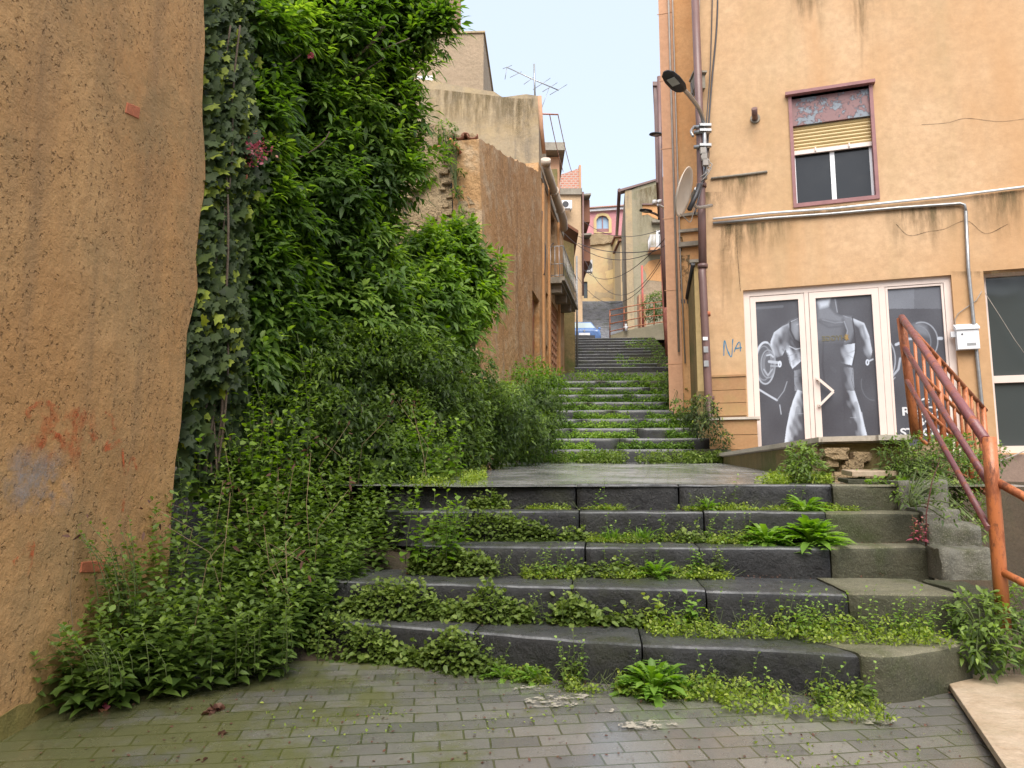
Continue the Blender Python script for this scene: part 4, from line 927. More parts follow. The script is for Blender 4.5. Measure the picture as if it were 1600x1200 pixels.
YE = 19.5; bm = BM(); p = atY(1021,135,YE); q = atY(1031,285,YE); kbox(bm, p.x, q.x-.02, YE, YE+3, q.z, p.z); kbox(bm, p.x-.03, q.x, YE-.05, YE+3.2, p.z, p.z+.12); setp(obj('shuttered_bay', bm, M['pvc']), 'dark brown shuttered bay projecting high on the right of the alley', 'bay')
bm = BM(); p = atY(1036,290,21); q = atY(1060,560,21); kbox(bm, atY(1040,300,21).x, atY(1040,300,21).x+1.5, 21, 26, 3.5, 12); setp(obj('building', bm, M['salmon']), 'salmon side building seen as a sliver behind the red drainpipe', 'building')

# ================================================================== TERRACE
tr = thing('terrace', (3.2, 7, 1), 'raised entrance terrace with marble coping in front of the shopfront', 'terrace')
tA = atZ(1140,712.5,TZ); tB = atZ(1285,686,TZ); tC = atZ(1424,684,TZ)
tB = atY(1285,686,6.35); tC = atY(1424,684,6.0); 
for q in (tA, tB, tC): q.z = TZ
tA = Vector(FR.pt(.05, TZ, .35)); tD = Vector((tC.x+.4, 8.9, TZ)); tE = FR.pt(dooh[1]+.2, TZ, 0)
def prism(bm, poly, z0, z1):
    a = [bm.verts.new((p[0], p[1], z0)) for p in poly]; b = [bm.verts.new((p[0], p[1], z1)) for p in poly]; n = len(poly)
    bm.faces.new(a[::-1]); bm.faces.new(b)
    for i in range(n): bm.faces.new((a[i], a[(i+1)%n], b[(i+1)%n], b[i]))
ctr = Vector((3.6, 8.4, 0))
inn = [tA, tB, tC, tD, tE, Vector(FR.pt(.1, TZ, .01))]
bm = BM(); prism(bm, [(p.x, p.y) for p in [q.lerp(Vector((ctr.x,ctr.y,q.z)), .03) for q in inn[:4]] + inn[4:]], -.4, TZ-.055); obj('retaining_wall', bm, M['darkmoss'], tr)
bm = BM(); prism(bm, [(p.x, p.y) for p in inn], TZ-.052, TZ-.004); obj('slab', bm, M['concrete'], tr)
bm = BM()
for a, b in ((tA, tB), (tB, tC), (tC, tD)):
    d = (b-a).normalized(); nrm = Vector((-d.y, d.x, 0)); n = max(1, int((b-a).length/1.)); 
    for i in range(n):
        p = a.lerp(b, i/n) + d*.003; q = a.lerp(b, (i+1)/n) - d*.003
        prism(bm, [(p-nrm*.03)[:2], (q-nrm*.03)[:2], (q+nrm*.25)[:2], (p+nrm*.25)[:2]], TZ-.04, TZ+.003)
obj('coping', bm, M['marble'], tr)
# rough stones in the terrace face + a few loose slabs
def rock(bm, c, r, sc=(1,1,1), seed=0, sub=3):
    t = bmesh.new(); bmesh.ops.create_icosphere(t, subdivisions=sub, radius=1)
    for v in t.verts:
        n = 1 + .55*noise.noise(v.co*1.9 + Vector((seed*3.1,0,0))) + .3*noise.noise(v.co*4.5+Vector((seed,0,0))); q = v.co*n
        q = Vector([max(-.62-.1*math.sin(seed*3+i_), min(.62+.1*math.cos(seed*5+i_), a)) for i_, a in enumerate(q)]); v.co = Vector(c) + Vector((q.x*sc[0], q.y*sc[1], q.z*sc[2]))*r
    me = bpy.data.meshes.new('t'); t.to_mesh(me); t.free(); bm.from_mesh(me); bpy.data.meshes.remove(me)
bm = BM()
bm.free()
for i in range(46):
    bm = BM(); x = random.uniform(1270,1480); y = random.uniform(697,752); rock(bm, atY(x, y, 6.24 if x > 1290 else 6.5), random.uniform(.05,.13), (random.uniform(.9,1.6),.8,.7), i); obj('facing_stone', bm, M['rubble'], tr)
bm = BM(); p = atY(1318,741,5.9); q = atY(1390,728,5.9); hexa(bm, [(p.x,5.75,p.z-.02),(q.x,5.8,p.z-.015),(q.x-.03,6.05,p.z),(p.x+.05,6.05,p.z),(p.x,5.75,p.z+.02),(q.x,5.8,p.z+.025),(q.x-.03,6.05,p.z+.04),(p.x+.05,6.05,p.z+.04)]); bevel(bm, .004); setp(obj('loose_slab', bm, M['ply']), 'small mossy ochre slab lying by the terrace wall among leaves', 'slab')
bm = BM(); p = atY(1312,752,5.85); q = atY(1362,746,5.85); hexa(bm, [(p.x,5.7,p.z-.02),(q.x,5.75,p.z-.02),(q.x,6.0,p.z),(p.x+.05,6.0,p.z),(p.x,5.7,p.z+.015),(q.x,5.75,p.z+.015),(q.x,6.0,p.z+.03),(p.x+.05,6.0,p.z+.03)]); bevel(bm, .004); setp(obj('loose_slab', bm, M['mossconcrete']), 'dark mossy slab under the small ochre slab', 'slab')

# ================================================================== RAILINGS
ra = thing('pipe_railing', tuple(atY(1570,975,4.0)), 'thick peeling maroon pipe railing slanting down to the foot of the near steps', 'railing')
YA, YB = 6.0, 4.05
topA = atY(1409,496,YA); topB = atY(1540,688,YB)
def bar(name, pts, r, mat, parent, n=14, label=None):
    bm = BM(); tube(bm, pts, r, n); return obj(name, bm, mat, parent, label=label)
bar('top_rail', [topA+Vector((0,0,0)), topA.lerp(topB,.35)+Vector((0,0,.006)), topA.lerp(topB,.7), topB], .028, M['rail'], ra, 18)
bar('mid_rail', [atY(1413,543,YA), atY(1478,650,4.9), atY(1548,760,YB)], .021, M['rail'], ra)
bar('lower_rail', [atY(1417,594,YA), atY(1545,826,YB-.0)], .018, M['rail'], ra)
bar('post', [atY(1408,497,YA), atY(1420,592,YA), atY(1430,682,YA)], .035, M['rust'], ra, label='rusty upper post on the terrace corner')
bar('post', [atY(1545,683,YB), atY(1551,760,YB), atY(1560,870,YB), atY(1569,985,YB)], .036, M['rust'], ra, 18, label='rusty near post with a cut round top')
rb2 = thing('pipe_railing', tuple(atY(1620,900,4.0)), 'rusty pipe rails running right from the near post out of frame', 'railing')
bar('rail', [atY(1556,752,YB), atY(1600,776,3.9), atY(1700,838,3.6)], .023, M['rust'], rb2); bar('rail', [atY(1562,892,YB), atY(1600,911,3.9), atY(1700,962,3.6)], .02, M['rust'], rb2)
# baluster railing behind
rc = thing('baluster_railing', tuple(atY(1470,690,6.6)), 'rust orange baluster railing slanting down behind the maroon pipe railing', 'railing')
YC0, YC1 = 6.05, 7.6
def CL(t, dy): # t along from upper post to the low end
    a = atY(1415, 505, YC0); b = atY(1540, 641, YC1); p = a.lerp(b, t); p.z -= dy; return p
bar('top_rail', [CL(0,-.0), CL(.5,-.005), CL(1,0)], .022, M['rust'], rc, 10)
for dy in (.32,.62,.92): bar('rail', [CL(0,dy), CL(1,dy+.0)], .017, M['rust'], rc, 8)
for i in range(1, 12):
    t = i/11.5; big = i in (4, 8, 11); bar('post' if big else 'baluster', [CL(t,0), CL(t,1.02 if big else .92)], .028 if big else .014, M['rust'], rc, 8)

# board lower right
bm = BM(); z = .03; pts = [(1476,1058),(1530,1052),(1640,1055),(1640,1290),(1590,1225)]; q = [atZ(x,y,z) for x,y in pts]
prism(bm, [(p.x,p.y) for p in q], z-.03, z); bevel(bm, .003, 1); setp(obj('board', bm, M['ply']), 'large pale pinkish board lying on the paving at the lower right corner', 'board')

# ================================================================== RUIN (left of alley)
RP = atY(750, 747, 11.0); RL = Frame(RP, ALT, n=(1,-.2))
pxl = lambda x, y: RL.px(x, y)
topo = [(748,217),(757,222),(772,228),(785,240),(800,247),(815,254),(828,262),(841,268)]
ol = [pxl(x, y) for x, y in topo]
send = pxl(880,340)[0]; zg = pxl(846,252); zge = pxl(880,345)
wtop = [(ol[-1][0]+.05, ol[-1][1]+.25), (send, max(zge[1], ol[-1][1]))]
ol2 = sub_outline(ol, .15, .03, closed=False, seed=2) + [ol[-1]]
outl = [(0, .6)] + [(-.03,2.2),(.06,3.0),(-.04,4.0),(.03,5.0)] + ol2 + wtop + [(send, .6)]
def hole(x0, x1, yt, yb):
    a = pxl(x0, (yt+yb)/2); b = pxl(x1, (yt+yb)/2); zb = pxl((x0+x1)/2, yb)[1]; zt = pxl((x0+x1)/2, yt)[1]; return (a[0], b[0], zb, zt)
h1 = hole(832,843,462,598); h2 = hole(859,867,335,432); h3 = hole(861,872,478,576); h4 = hole(853,856.5,458,500); h5 = hole(852.5,856,540,575)
ru = thing('ruined_building', tuple(RP), 'half ruined ochre rendered building left of the alley with a broken sloping top', 'building')
bm = BM(); wall_poly(bm, RL, outl, (h1,h2,h3,h4,h5), .45); obj('wall', bm, M['ruin'], ru)
bm = BM(); fbox(bm, RL, h1[0], h1[1], h1[2], h1[3], -.3, -.12); k = NT('brick_infill'); b_ = k.n('ShaderNodeTexBrick'); b_.inputs['Scale'].default_value = 1; b_.inputs['Brick Width'].default_value = .25; b_.inputs['Row Height'].default_value = .09; b_.inputs['Mortar Size'].default_value = .012
b_.inputs['Color1'].default_value = (.3,.1,.05,1); b_.inputs['Color2'].default_value = (.36,.15,.08,1); b_.inputs['Mortar'].default_value = (.28,.2,.13,1); k.l(k.P((1,1,1),(R(90),0,R(80))), b_.inputs['Vector']); k.col(b_.outputs[0]); k.l(k.bump(b_.outputs['Fac'], -.01), k.b.inputs['Normal']); obj('bricked_doorway', bm, k.m, ru)
bm = BM(); fbox(bm, RL, h2[0], h2[1], h2[2], h2[3], -.4, -.2); obj('window', bm, M['glass'], ru, label='tall upper window above the balcony')
bm = BM(); fbox(bm, RL, h3[0], h3[1], h3[2], h3[3], -.3, -.08)
for i in range(5): s_ = h3[0]+(h3[1]-h3[0])*i/4.; fbox(bm, RL, s_-.03, s_+.03, h3[2], h3[3], -.08, -.04)
for i in range(9): z_ = h3[2]+(h3[3]-h3[2])*i/8.; fbox(bm, RL, h3[0], h3[1], z_-.02, z_+.02, -.08, -.035)
obj('door', bm, M['salmon'], ru, label='barred salmon street door')
for hh_ in (h4,h5):
    bm = BM(); fbox(bm, RL, hh_[0], hh_[1], hh_[2], hh_[3], -.4, -.25); obj('window', bm, M['black'], ru, label='small dark window')
bm = BM(); sj = pxl(848,400)[0]
for s_, z0_, z1_ in ((sj, 1., pxl(848,290)[1]), (pxl(858,400)[0]-.12, 2., pxl(858,300)[1]), (pxl(872,400)[0], 2., pxl(872,350)[1])): fbox(bm, RL, s_-.09, s_+.09, z0_, z1_, .001, .05)
obj('pilaster', bm, M['orange'], ru)
# balcony
b0 = pxl(857,433); bz = b0[1]; s_0 = b0[0]; s_1 = s_0+3.4; bal = thing('balcony', tuple(RL.pt(s_0, bz, .4)), 'small concrete balcony with iron railing on the ruined building', 'balcony')
WL.pop(bal); bpy.data.objects.remove(bal)
bm = BM(); fbox(bm, RL, s_0, s_1, bz-.1, bz, .0, .42); fbox(bm, RL, s_0, s_1, bz-.16, bz-.1, .0, .34)
for i in range(3): fbox(bm, RL, s_0+.2+i*1.1, s_0+.4+i*1.1, bz-.36, bz-.161, .0, .3)
bo = obj('balcony', bm, M['concrete'], ru)
bm = BM()
for i in range(12):
    s_ = s_0+.05+(s_1-s_0-.1)*i/11; tube(bm, [RL.pt(s_,bz,.38), RL.pt(s_,bz+.82,.38)], .011, 5)
for i in range(4): d_ = .05+.11*i; tube(bm, [RL.pt(s_0+.05,bz,d_), RL.pt(s_0+.05,bz+.82,d_)], .011, 5)
for z_ in (.05,.35,.82): tube(bm, [RL.pt(s_0+.05,bz+z_,.02), RL.pt(s_0+.05,bz+z_,.38), RL.pt(s_1-.05,bz+z_,.38)], .013, 5)
obj('railing', bm, M['steel'], bo)
# gutter
bm = BM(); a = RL.pt(*pxl(845,258), .12); b = RL.pt(*RL.px(880,342,.2), .2)
tube(bm, [a, a.lerp(b,.45), a.lerp(b,.47)], .10, 12); tube(bm, [a.lerp(b,.45), b, b+Vector((.05,.4,-.15))], .11, 12); tube(bm, [a.lerp(b,.44), a.lerp(b,.46)], .13, 12); tube(bm, [a.lerp(b,.8), a.lerp(b,.82)], .13, 12); tube(bm, [a-Vector((0,.1,-.1)), a], .12, 12)
setp(obj('gutter_pipe', bm, M['dish']), 'thick beige gutter pipe under the eaves of the ruined building', 'gutter')
bm = BM(); fbox(bm, RL, pxl(845,250)[0], send, b.z+.02, b.z+.22, -.45, .02); obj('eaves', bm, M['concrete'], ru)
# return: rubble cross wall facing camera
RC = Frame(atY(750,747,11.05), (-1,.12), n=(0,-1))
to = [(748,216),(738,207),(722,212),(705,206),(690,195),(668,192),(650,205),(630,215),(600,230),(560,235),(480,230)]
o_ = [RC.px(x,y) for x,y in to]; o_ = sub_outline(o_, .15, .05, closed=False, seed=5)+[o_[-1]]
bm = BM(); wall_poly(bm, RC, [(.0,.6),(-.02,5.)] + o_ + [(o_[-1][0], .6)], (), .45, -.02); obj('cross_wall', bm, M['rubble'], ru)
bm = BM()
for i in range(26):
    x = random.uniform(716,744); y = 235 + i*5.0; rock(bm, atY(x, y, 11.04), random.uniform(.08,.15), (1.2,.7,.8), i, 3)
for i in range(60): rock(bm, atY(random.uniform(630,705), random.uniform(215,400), 11.12), random.uniform(.05,.11), (1.3,.9,.8), i, 2)
for i in range(30): rock(bm, atY(random.uniform(732,752), random.uniform(360,600), 10.95), random.uniform(.07,.14), (1.,.9,.9), i+9, 2)
obj('rubble', bm, M['rubble'], ru)
bm = BM(); wall_poly(bm, RC, sub_outline([RC.px(x,y) for x,y in ((712,240),(717,250),(714,290),(718,330),(712,350),(706,300),(708,260))], .1, .03), (), .002, .03); obj('dark_crack', bm, M['black'], ru)
bm = BM(); wall_poly(bm, RC, sub_outline([RC.px(x,y) for x,y in ((685,365),(705,362),(712,395),(700,400),(688,392))], .1, .02), (), .01, .06); obj('plaster_patch', bm, M['white'], ru)
bm = BM()
for i in range(3):
    c = atY(716+i*11, 209+(i%2)*3, 10.9); vs = []
    for yy in (0,.35):
        vs.append([bm.verts.new(c + Vector((.07*math.cos(t), yy, (.06*math.sin(t))*(1 if i%2 else -1)+.0))) for t in [PI*k_/8 for k_ in range(9)]])
    for k_ in range(8): bm.faces.new((vs[0][k_], vs[0][k_+1], vs[1][k_+1], vs[1][k_]))
ot = obj('roof_tile', bm, M['clay'], ru, True); m_ = ot.modifiers.new('s','SOLIDIFY'); m_.thickness = .02
bm = BM(); tube(bm, [atY(703,217,10.8), atY(712,228,10.8), atY(720,240,10.85)], .025, 6); tube(bm, [atY(670,232,10.9), atY(712,224,10.9)], .02, 6); obj('rusty_beam', bm, M['rust'], ru)

# grey gable house behind
GF = Frame(atY(842,747,17.3), (-1,.1), n=(0,-1)); gp = [(842,150),(822,147),(800,150),(785,152),(772,143),(750,140),(728,136),(700,131),(672,125),(640,122),(560,110),(480,100)]
g_ = [GF.px(x,y) for x,y in gp]; gh = thing('gable_house', tuple(GF.pt(1,2)), 'grey stained cement rendered house rising behind the ruined wall', 'house')
bm = BM(); wall_poly(bm, GF, [(0,2)]+g_+[(g_[-1][0],2)], (), 4.5); obj('wall', bm, M['greywall'], gh)
bm = BM(); tube(bm, [atY(843,150,17.1), atY(846,200,17.3), atY(850,240,17.6)], .05, 8); obj('edge_pipe', bm, M['salmon'], gh)
TF = Frame(atY(752,747,27), (-1,.05), n=(0,-1)); a = TF.px(752,52); tw = thing('tall_house', tuple(TF.pt(2,3)), 'plain tall brown roughcast house block against the sky', 'house')
bm = BM(); wall_poly(bm, TF, [(0,3),(0,a[1]),(4.5,a[1]-.1),(4.5,3)], (), 6); obj('wall', bm, M['brownwall'], tw)
bm = BM(); fbox(bm, TF, -.06, 4.6, a[1], a[1]+.07, -6, .06); obj('roof_edge', bm, M['greywall'], tw)
bm = BM(); fbox(bm, TF, 2.0, 2.6, TF.px(690,124)[1]-.6, TF.px(690,118)[1], -.1, .012); obj('window', bm, M['white'], tw)
PF = Frame(atY(690,747,31), (-1,.05), n=(0,-1)); a = PF.px(690,-15); bm = BM(); wall_poly(bm, PF, [(0,3),(0,a[1]+3),(5,a[1]+3),(5,3)], (), 5); setp(obj('house', bm, M['salmon']), 'salmon pink house glimpsed through the top of the tree', 'house')
fade_patch(GF, 840, 640, 146, 235, M['run'], gh, 'water_stain', tilt=-22); fade_patch(GF, 841, 790, 154, 255, M['run'], gh, 'water_stain')
# TV antennas
an = thing('tv_antenna', tuple(atY(836,150,17.4)), 'thin TV aerial on a mast above the grey gable house', 'antenna')
bm = BM(); Ya = 17.6; tube(bm, [atY(836,156,Ya), atY(834.5,100,Ya)], .022, 6); obj('mast', bm, M['steel'], an)
bm = BM(); tube(bm, [atY(792,105,Ya), atY(835,125,Ya), atY(873,141,Ya)], .014, 5)
for x,y,dx,dy in ((792,105,8,-3),(805,117,10,-5),(825,127,8,-6),(845,132,15,-10),(858,137,13,-8),(871,141,15,-9)): tube(bm, [atY(x-dx*.8,y-dy*.8,Ya), atY(x+dx,y+dy,Ya)], .008, 4)
tube(bm, [atY(792,105,Ya), atY(789,124,Ya)], .008, 4); tube(bm, [atY(858,137,Ya), atY(846,170,Ya)], .006, 4); obj('boom', bm, M['steel'], an)
bm = BM(); tube(bm, [atY(843,178,17.5), atY(872,179,17.8)], .02, 6); wire(bm, atY(859,180,17.7), atY(880,268,24), .1, .012); wire(bm, atY(872,180,17.8), atY(893,268,25), .1, .012)
setp(obj('cable_bracket', bm, M['rust']), 'red iron bracket with two drooping wires at the grey gable house', 'bracket')

# mid-left building beyond the ruin
YM = 22.5
md = thing('mossy_house', tuple(atY(888,580,YM)), 'dark mossy rendered house just beyond the balcony on the left', 'house')
MFr = Frame(atY(901,747,YM), (-1,0), n=(0,-1)); MS = Frame(atY(901,747,YM), ALT, n=(1,-.2))
a = MFr.px(874,440); bm = BM(); wall_poly(bm, MFr, [(0,2.5),(0,MFr.px(899,372)[1]-.2),(1.2,MFr.px(874,357)[1]),(3,MFr.px(874,357)[1]),(3,2.5)], (), 3.0); obj('wall', bm, M['darkmoss'], md)
bm = BM(); p = atY(878,352,YM-.1); q = atY(902,368,YM-.1); hexa(bm, [(p.x,YM-.3,p.z),(q.x+.02,YM-.3,q.z),(q.x+.3,YM+5,q.z+.6),(p.x,YM+5,p.z+.6),(p.x,YM-.3,p.z+.1),(q.x+.02,YM-.3,q.z+.1),(q.x+.3,YM+5,q.z+.7),(p.x,YM+5,p.z+.7)]); obj('roof', bm, M['clay'], md)
bm = BM(); tube(bm, [atY(901,400,YM-.1), atY(902,580,YM-.1)], .03, 6); tube(bm, [atY(880,473,YM-.1), atY(900,476,YM-.1)], .02, 6); obj('corner_pipe', bm, M['steel'], md)
F4W = Frame((3.15,38), (.135,1), n=(1,-.1)); bm = BM(); wall_poly(bm, F4W, [(0,6),(13,6),(13,15.2),(6,12.4),(0,9.6)], (), .3); setp(obj('stair_wall', bm, M['ruin']), 'sloping ochre wall up the left side of the far flight of steps', 'wall')
# beige house with red tiled band
YB_ = 40; bf = Frame(atY(918,747,YB_), (-1,0), n=(0,-1)); bh = thing('beige_house', tuple(atY(895,440,YB_)), 'beige house with red tiled parapet and air conditioner on the left of the alley', 'house')
zt_ = bf.px(900,305)[1]; bm = BM(); xL = bf.px(876,400)[0]; xR = bf.px(909,400)[0]; wall_poly(bm, bf, [(xR,5),(xR,zt_),(xL+1,zt_),(xL+1,5)], (), 7); obj('wall', bm, M['beige'], bh)
bm = BM(); fbox(bm, bf, xR-.05, xL, zt_, bf.px(900,297)[1]+.05, -1, .15); obj('cornice', bm, M['concrete'], bh)
bm = BM(); z0_ = bf.px(900,303)[1]-.02; zA = bf.px(878,273)[1]; zB = bf.px(907,262)[1]; fq = [(xR+.02,z0_+.1),(xL,z0_+.1),(xL,zA),(xR+.02,zB)]; fquad(bm, bf, fq, -.4, -.02); obj('tiled_parapet', bm, M['rtile'], bh)
bm = BM(); fbox(bm, bf, xR-.02, xR+.1, z0_, zB+.15, -.45, .02); obj('parapet_post', bm, M['salmon'], bh)
for (y0_, y1_) in ((303,345),(365,408)):
    zt2 = bf.px(915,y0_)[1]; zb2 = bf.px(915,y0_+38)[1]
    bm = BM(); xo = bf.px(925,400)[0]; hexa(bm, [bf.pt(xR,zt2-.1,0),bf.pt(xo,zt2-.05,.0),bf.pt(xo,zt2+.6,-6),bf.pt(xR,zt2+.5,-6),bf.pt(xR,zt2,0),bf.pt(xo,zt2+.05,0),bf.pt(xo,zt2+.7,-6),bf.pt(xR,zt2+.62,-6)]); obj('balcony_slab', bm, M['concrete'], bh)
    bm = BM(); fbox(bm, bf, xo+.02, xR-.1, zb2, zt2-.12, -6, -.6); obj('balcony_recess', bm, M['clay'], bh)
def aircon(px, py, Y, w, h, label, group='air conditioners on the left houses'):
    p = atY(px, py, Y); t_ = thing('air_conditioner', tuple(p), label, 'air conditioner', group); bm = BM(); wbox(bm, p.x, p.x+w, p.y-.35, p.y, p.z, p.z+h); bevel(bm, .03); obj('casing', bm, M['white'], t_)
    bm = BM(); c = Vector((p.x+w*.38, p.y-.352, p.z+h*.5)); tube(bm, [c, c+Vector((0,-.02,0))], h*.36, 16); obj('fan_grille', bm, M['dark'], t_)
    bm = BM(); wbox(bm, p.x+.05, p.x+.1, p.y-.35, p.y+.1, p.z-.06, p.z-.001); wbox(bm, p.x+w-.1, p.x+w-.05, p.y-.35, p.y+.1, p.z-.06, p.z-.001); obj('bracket', bm, M['steel'], t_)
aircon(877,329,YB_-.3,.58,.48,'white air conditioner just below the red tiled parapet')
aircon(913,427,46.,.5,.8,'white air conditioner low beside the dark balcony recess')
bm = BM(); tube(bm, [atY(911,300,YB_-.2), atY(911,462,YB_-.2)], .05, 8); setp(obj('drainpipe', bm, M['pvc']), 'brown drainpipe down the corner of the beige house', 'drainpipe')
# small dormer tower (pinkish) above gutter
bm = BM(); p = atY(850,245,26); q = atY(874,245,26); wbox(bm, p.x-1, q.x, 26, 29, 5, p.z+0); to_ = thing('stair_tower', tuple(atY(862,300,26)), 'small salmon rooftop tower with a grey overhanging slab', 'tower'); obj('wall', bm, M['salmon'], to_)
bm = BM(); p = atY(848,240,25.8); q = atY(882,238,25.8); wbox(bm, p.x-1, q.x, 25.5, 29.5, p.z, p.z+.3); obj('roof_slab', bm, M['concrete'], to_)
bm = BM(); p = atY(858,265,25.9); q = atY(872,440,25.9); wbox(bm, p.x, q.x, 25.85, 25.99, q.z, p.z); obj('grey_panel', bm, M['darkmoss'], to_)
# pink house far
YP = 75; pf = Frame(atY(908,747,YP), (1,-.06), n=(0,-1)); ph = thing('pink_house', tuple(atY(945,400,YP)), 'pink house with arched window and terracotta roof at the top of the alley', 'house')
wx = (pf.px(932,350)[0], pf.px(951,350)[0]); wz = (pf.px(940,363)[1], pf.px(940,337)[1])
ar = [(wx[0],wz[0]),(wx[1],wz[0]),(wx[1],wz[1]-.45),(wx[1]-.25,wz[1]-.1),((wx[0]+wx[1])/2,wz[1]),(wx[0]+.25,wz[1]-.1),(wx[0],wz[1]-.45)]
ze = pf.px(940,331)[1]; bm = BM(); wall_poly(bm, pf, [(-1,10),(6,10),(6,ze+.4),(-1,ze)], (ar,), .5); obj('wall', bm, M['pink'], ph)
bm = BM(); e0 = pf.px(909,336)[1]; fquad(bm, pf, [(-1,ze-.15),(6,ze+.2),(6,ze+.45),(-1,ze+.1)], 0, .35); obj('cornice', bm, M['white'], ph)
bm = BM(); r1 = pf.px(962,316)[1]; hexa(bm, [pf.pt(-1.2,ze+.12,.6),pf.pt(6.3,ze+.5,.6),pf.pt(6.3,ze+.5,-6),pf.pt(-1.2,ze+.12,-6),pf.pt(-1.2,ze+.22,.6),pf.pt(6.3,ze+.6,.6),pf.pt(6.3,r1+.3,-4),pf.pt(1.2,r1-.1,-4)]); obj('roof', bm, M['rtile'], ph)
bm = BM(); wall_poly(bm, pf, [(a*1.0, b) for a, b in [(ar[0][0]-.3,ar[0][1]-.1),(ar[1][0]+.3,ar[1][1]-.1),(ar[2][0]+.3,ar[2][1]),(ar[3][0]+.2,ar[3][1]+.25),(ar[4][0],ar[4][1]+.3),(ar[5][0]-.2,ar[5][1]+.25),(ar[6][0]-.3,ar[6][1])]], (ar,), .1, .08); wo = obj('window', bm, M['yellow'], ph)
bm = BM(); wall_poly(bm, pf, ar, (), .05, -.25); obj('pane', bm, flat('pale_blue_pane', (.30,.42,.55), .1, var=.05), wo)
bm = BM(); cx_ = (wx[0]+wx[1])/2; fbox(bm, pf, cx_-.05, cx_+.05, wz[0], wz[1], -.24, -.15); fbox(bm, pf, wx[0], wx[1], wz[0], wz[0]+.45, -.24, -.14); obj('shutter_frame', bm, M['maroonm'], wo)
# ochre peeling house in front of pink
YO = 60; of = Frame(atY(911,747,YO), (1,-.04), n=(0,-1)); oh = thing('peeling_house', tuple(atY(940,465,YO)), 'peeling beige house closing the alley above the far steps', 'house')
zt_ = of.px(940,384)[1]; dh = (of.px(912,450)[0], of.px(918,450)[0], of.px(915,466)[1], of.px(915,440)[1])
bm = BM(); wall_poly(bm, of, sub_outline([(-.5,10),(3.1,10),(3.1,zt_+.3),(-.5,zt_)], 9, 0), (dh,), .5); obj('wall', bm, M['peeling'], oh)
bm = BM(); fbox(bm, of, dh[0], dh[1], dh[2], dh[3], -.4, -.2); obj('door', bm, M['glass2'], oh)
bm = BM(); sb = [(-.6,zt_-.1),(3.2,zt_+.2),(3.2,zt_+.5),(2.5,zt_+.9),(1.3,zt_+1.0),(.6,zt_+.75),(-.6,zt_+.3)]; wall_poly(bm, of, sub_outline(sb, .3, .06), (), 1., .2); obj('parapet', bm, M['rubble'], oh)
bm = BM()
for pts in ([(945,425),(958,420),(962,440),(950,445)],): wall_poly(bm, of, sub_outline([of.px(x,y) for x,y in pts], .2, .08), (), .01, .012)
obj('yellow_patch', bm, M['yellow'], oh)
bm = BM(); wall_poly(bm, of, sub_outline([of.px(x,y) for x,y in ((925,466),(930,455),(945,458),(958,450),(966,466))], .2, .08), (), .01, .011); wall_poly(bm, of, sub_outline([of.px(x,y) for x,y in ((948,395),(955,398),(958,420),(950,425))], .2, .08), (), .01, .011); obj('grey_patch', bm, M['greywall'], oh)
# narrow yellow facades leading back on the right
yf = Frame(atY(984,747,44), (-.19,1), n=(-1,-.1))
for i, (x0, x1, yt, Y, mt, lab) in enumerate(((962,971,372,58,'yellow','narrow yellow house end below the pink house'),(969,978,378,54,'peeling','narrow peach house between yellow and grey houses'))):
    h_ = thing('narrow_house', tuple(atY(x0,466,Y)), lab, 'house'); p = atY(x0,yt,Y); q = atY(x1,466,Y); bm = BM(); wbox(bm, p.x, q.x+.4, Y, Y+3, 9, p.z); obj('wall', bm, M[mt], h_)
    bm = BM(); wbox(bm, p.x-.15, q.x+.4, Y-.3, Y+3, p.z, p.z+.15); obj('eaves', bm, M['clay'], h_)
    bm = BM(); c = atY(x0+3,440,Y-.02); wbox(bm, c.x, c.x+.16, Y-.03, Y, c.z, c.z+1.6); obj('window', bm, M['dark'], h_)
# grey house right
YG = 42; gf = Frame(atY(986,747,YG), (1,-.02), n=(0,-1)); gs = Frame(atY(986,747,YG), (.125,1), n=(-1,0)); gr = thing('grey_house', tuple(atY(1010,470,YG)), 'mossy grey gabled house with small balcony on the right of the alley', 'house')
pr = [gf.px(x,y) for x,y in ((986,297),(1000,290),(1034,278),(1060,272))]; hl = (gf.px(1018.5,432)[0], gf.px(1028,432)[0], gf.px(1020,438)[1], gf.px(1020,429)[1])
bm = BM(); wall_poly(bm, gf, [(0,6)]+pr+[(pr[-1][0],6)], (hl,), .5); obj('wall', bm, M['greengrey'], gr)
bm = BM(); wall_poly(bm, gs, [(0,6),(0,pr[0][1]),(9,pr[0][1]+.4),(9,6)], (), .4, .02); obj('side_wall', bm, M['greywall'], gr)
bm = BM(); e_ = [gs.pt(-.3,pr[0][1]-.1,.35), gs.pt(9,pr[0][1]+.3,.35)]; tube(bm, e_, .12, 6); hexa(bm, [gf.pt(-.35,pr[0][1]-.12,.1),gf.pt(pr[-1][0],pr[-1][1]-.02,.1),gf.pt(pr[-1][0],pr[-1][1]-.02,-.5),gf.pt(-.35,pr[0][1]-.12,-.5),gf.pt(-.35,pr[0][1]+.02,.1),gf.pt(pr[-1][0],pr[-1][1]+.08,.1),gf.pt(pr[-1][0],pr[-1][1]+.08,-.5),gf.pt(-.35,pr[0][1]+.02,-.5)]); obj('roof_edge', bm, M['pvc'], gr)
bm = BM(); wall_poly(bm, gf, sub_outline([gf.px(x,y) for x,y in ((1004,320),(1034,319),(1034,345),(1020,340),(1012,335),(1003,337))], .3, .08), (), .01, .015); wall_poly(bm, gf, sub_outline([gf.px(x,y) for x,y in ((1005,418),(1014,408),(1034,405),(1034,440),(1010,438))], .3, .1), (), .01, .015); obj('plaster_patch', bm, M['salmon'] if False else M['orange'], gr)
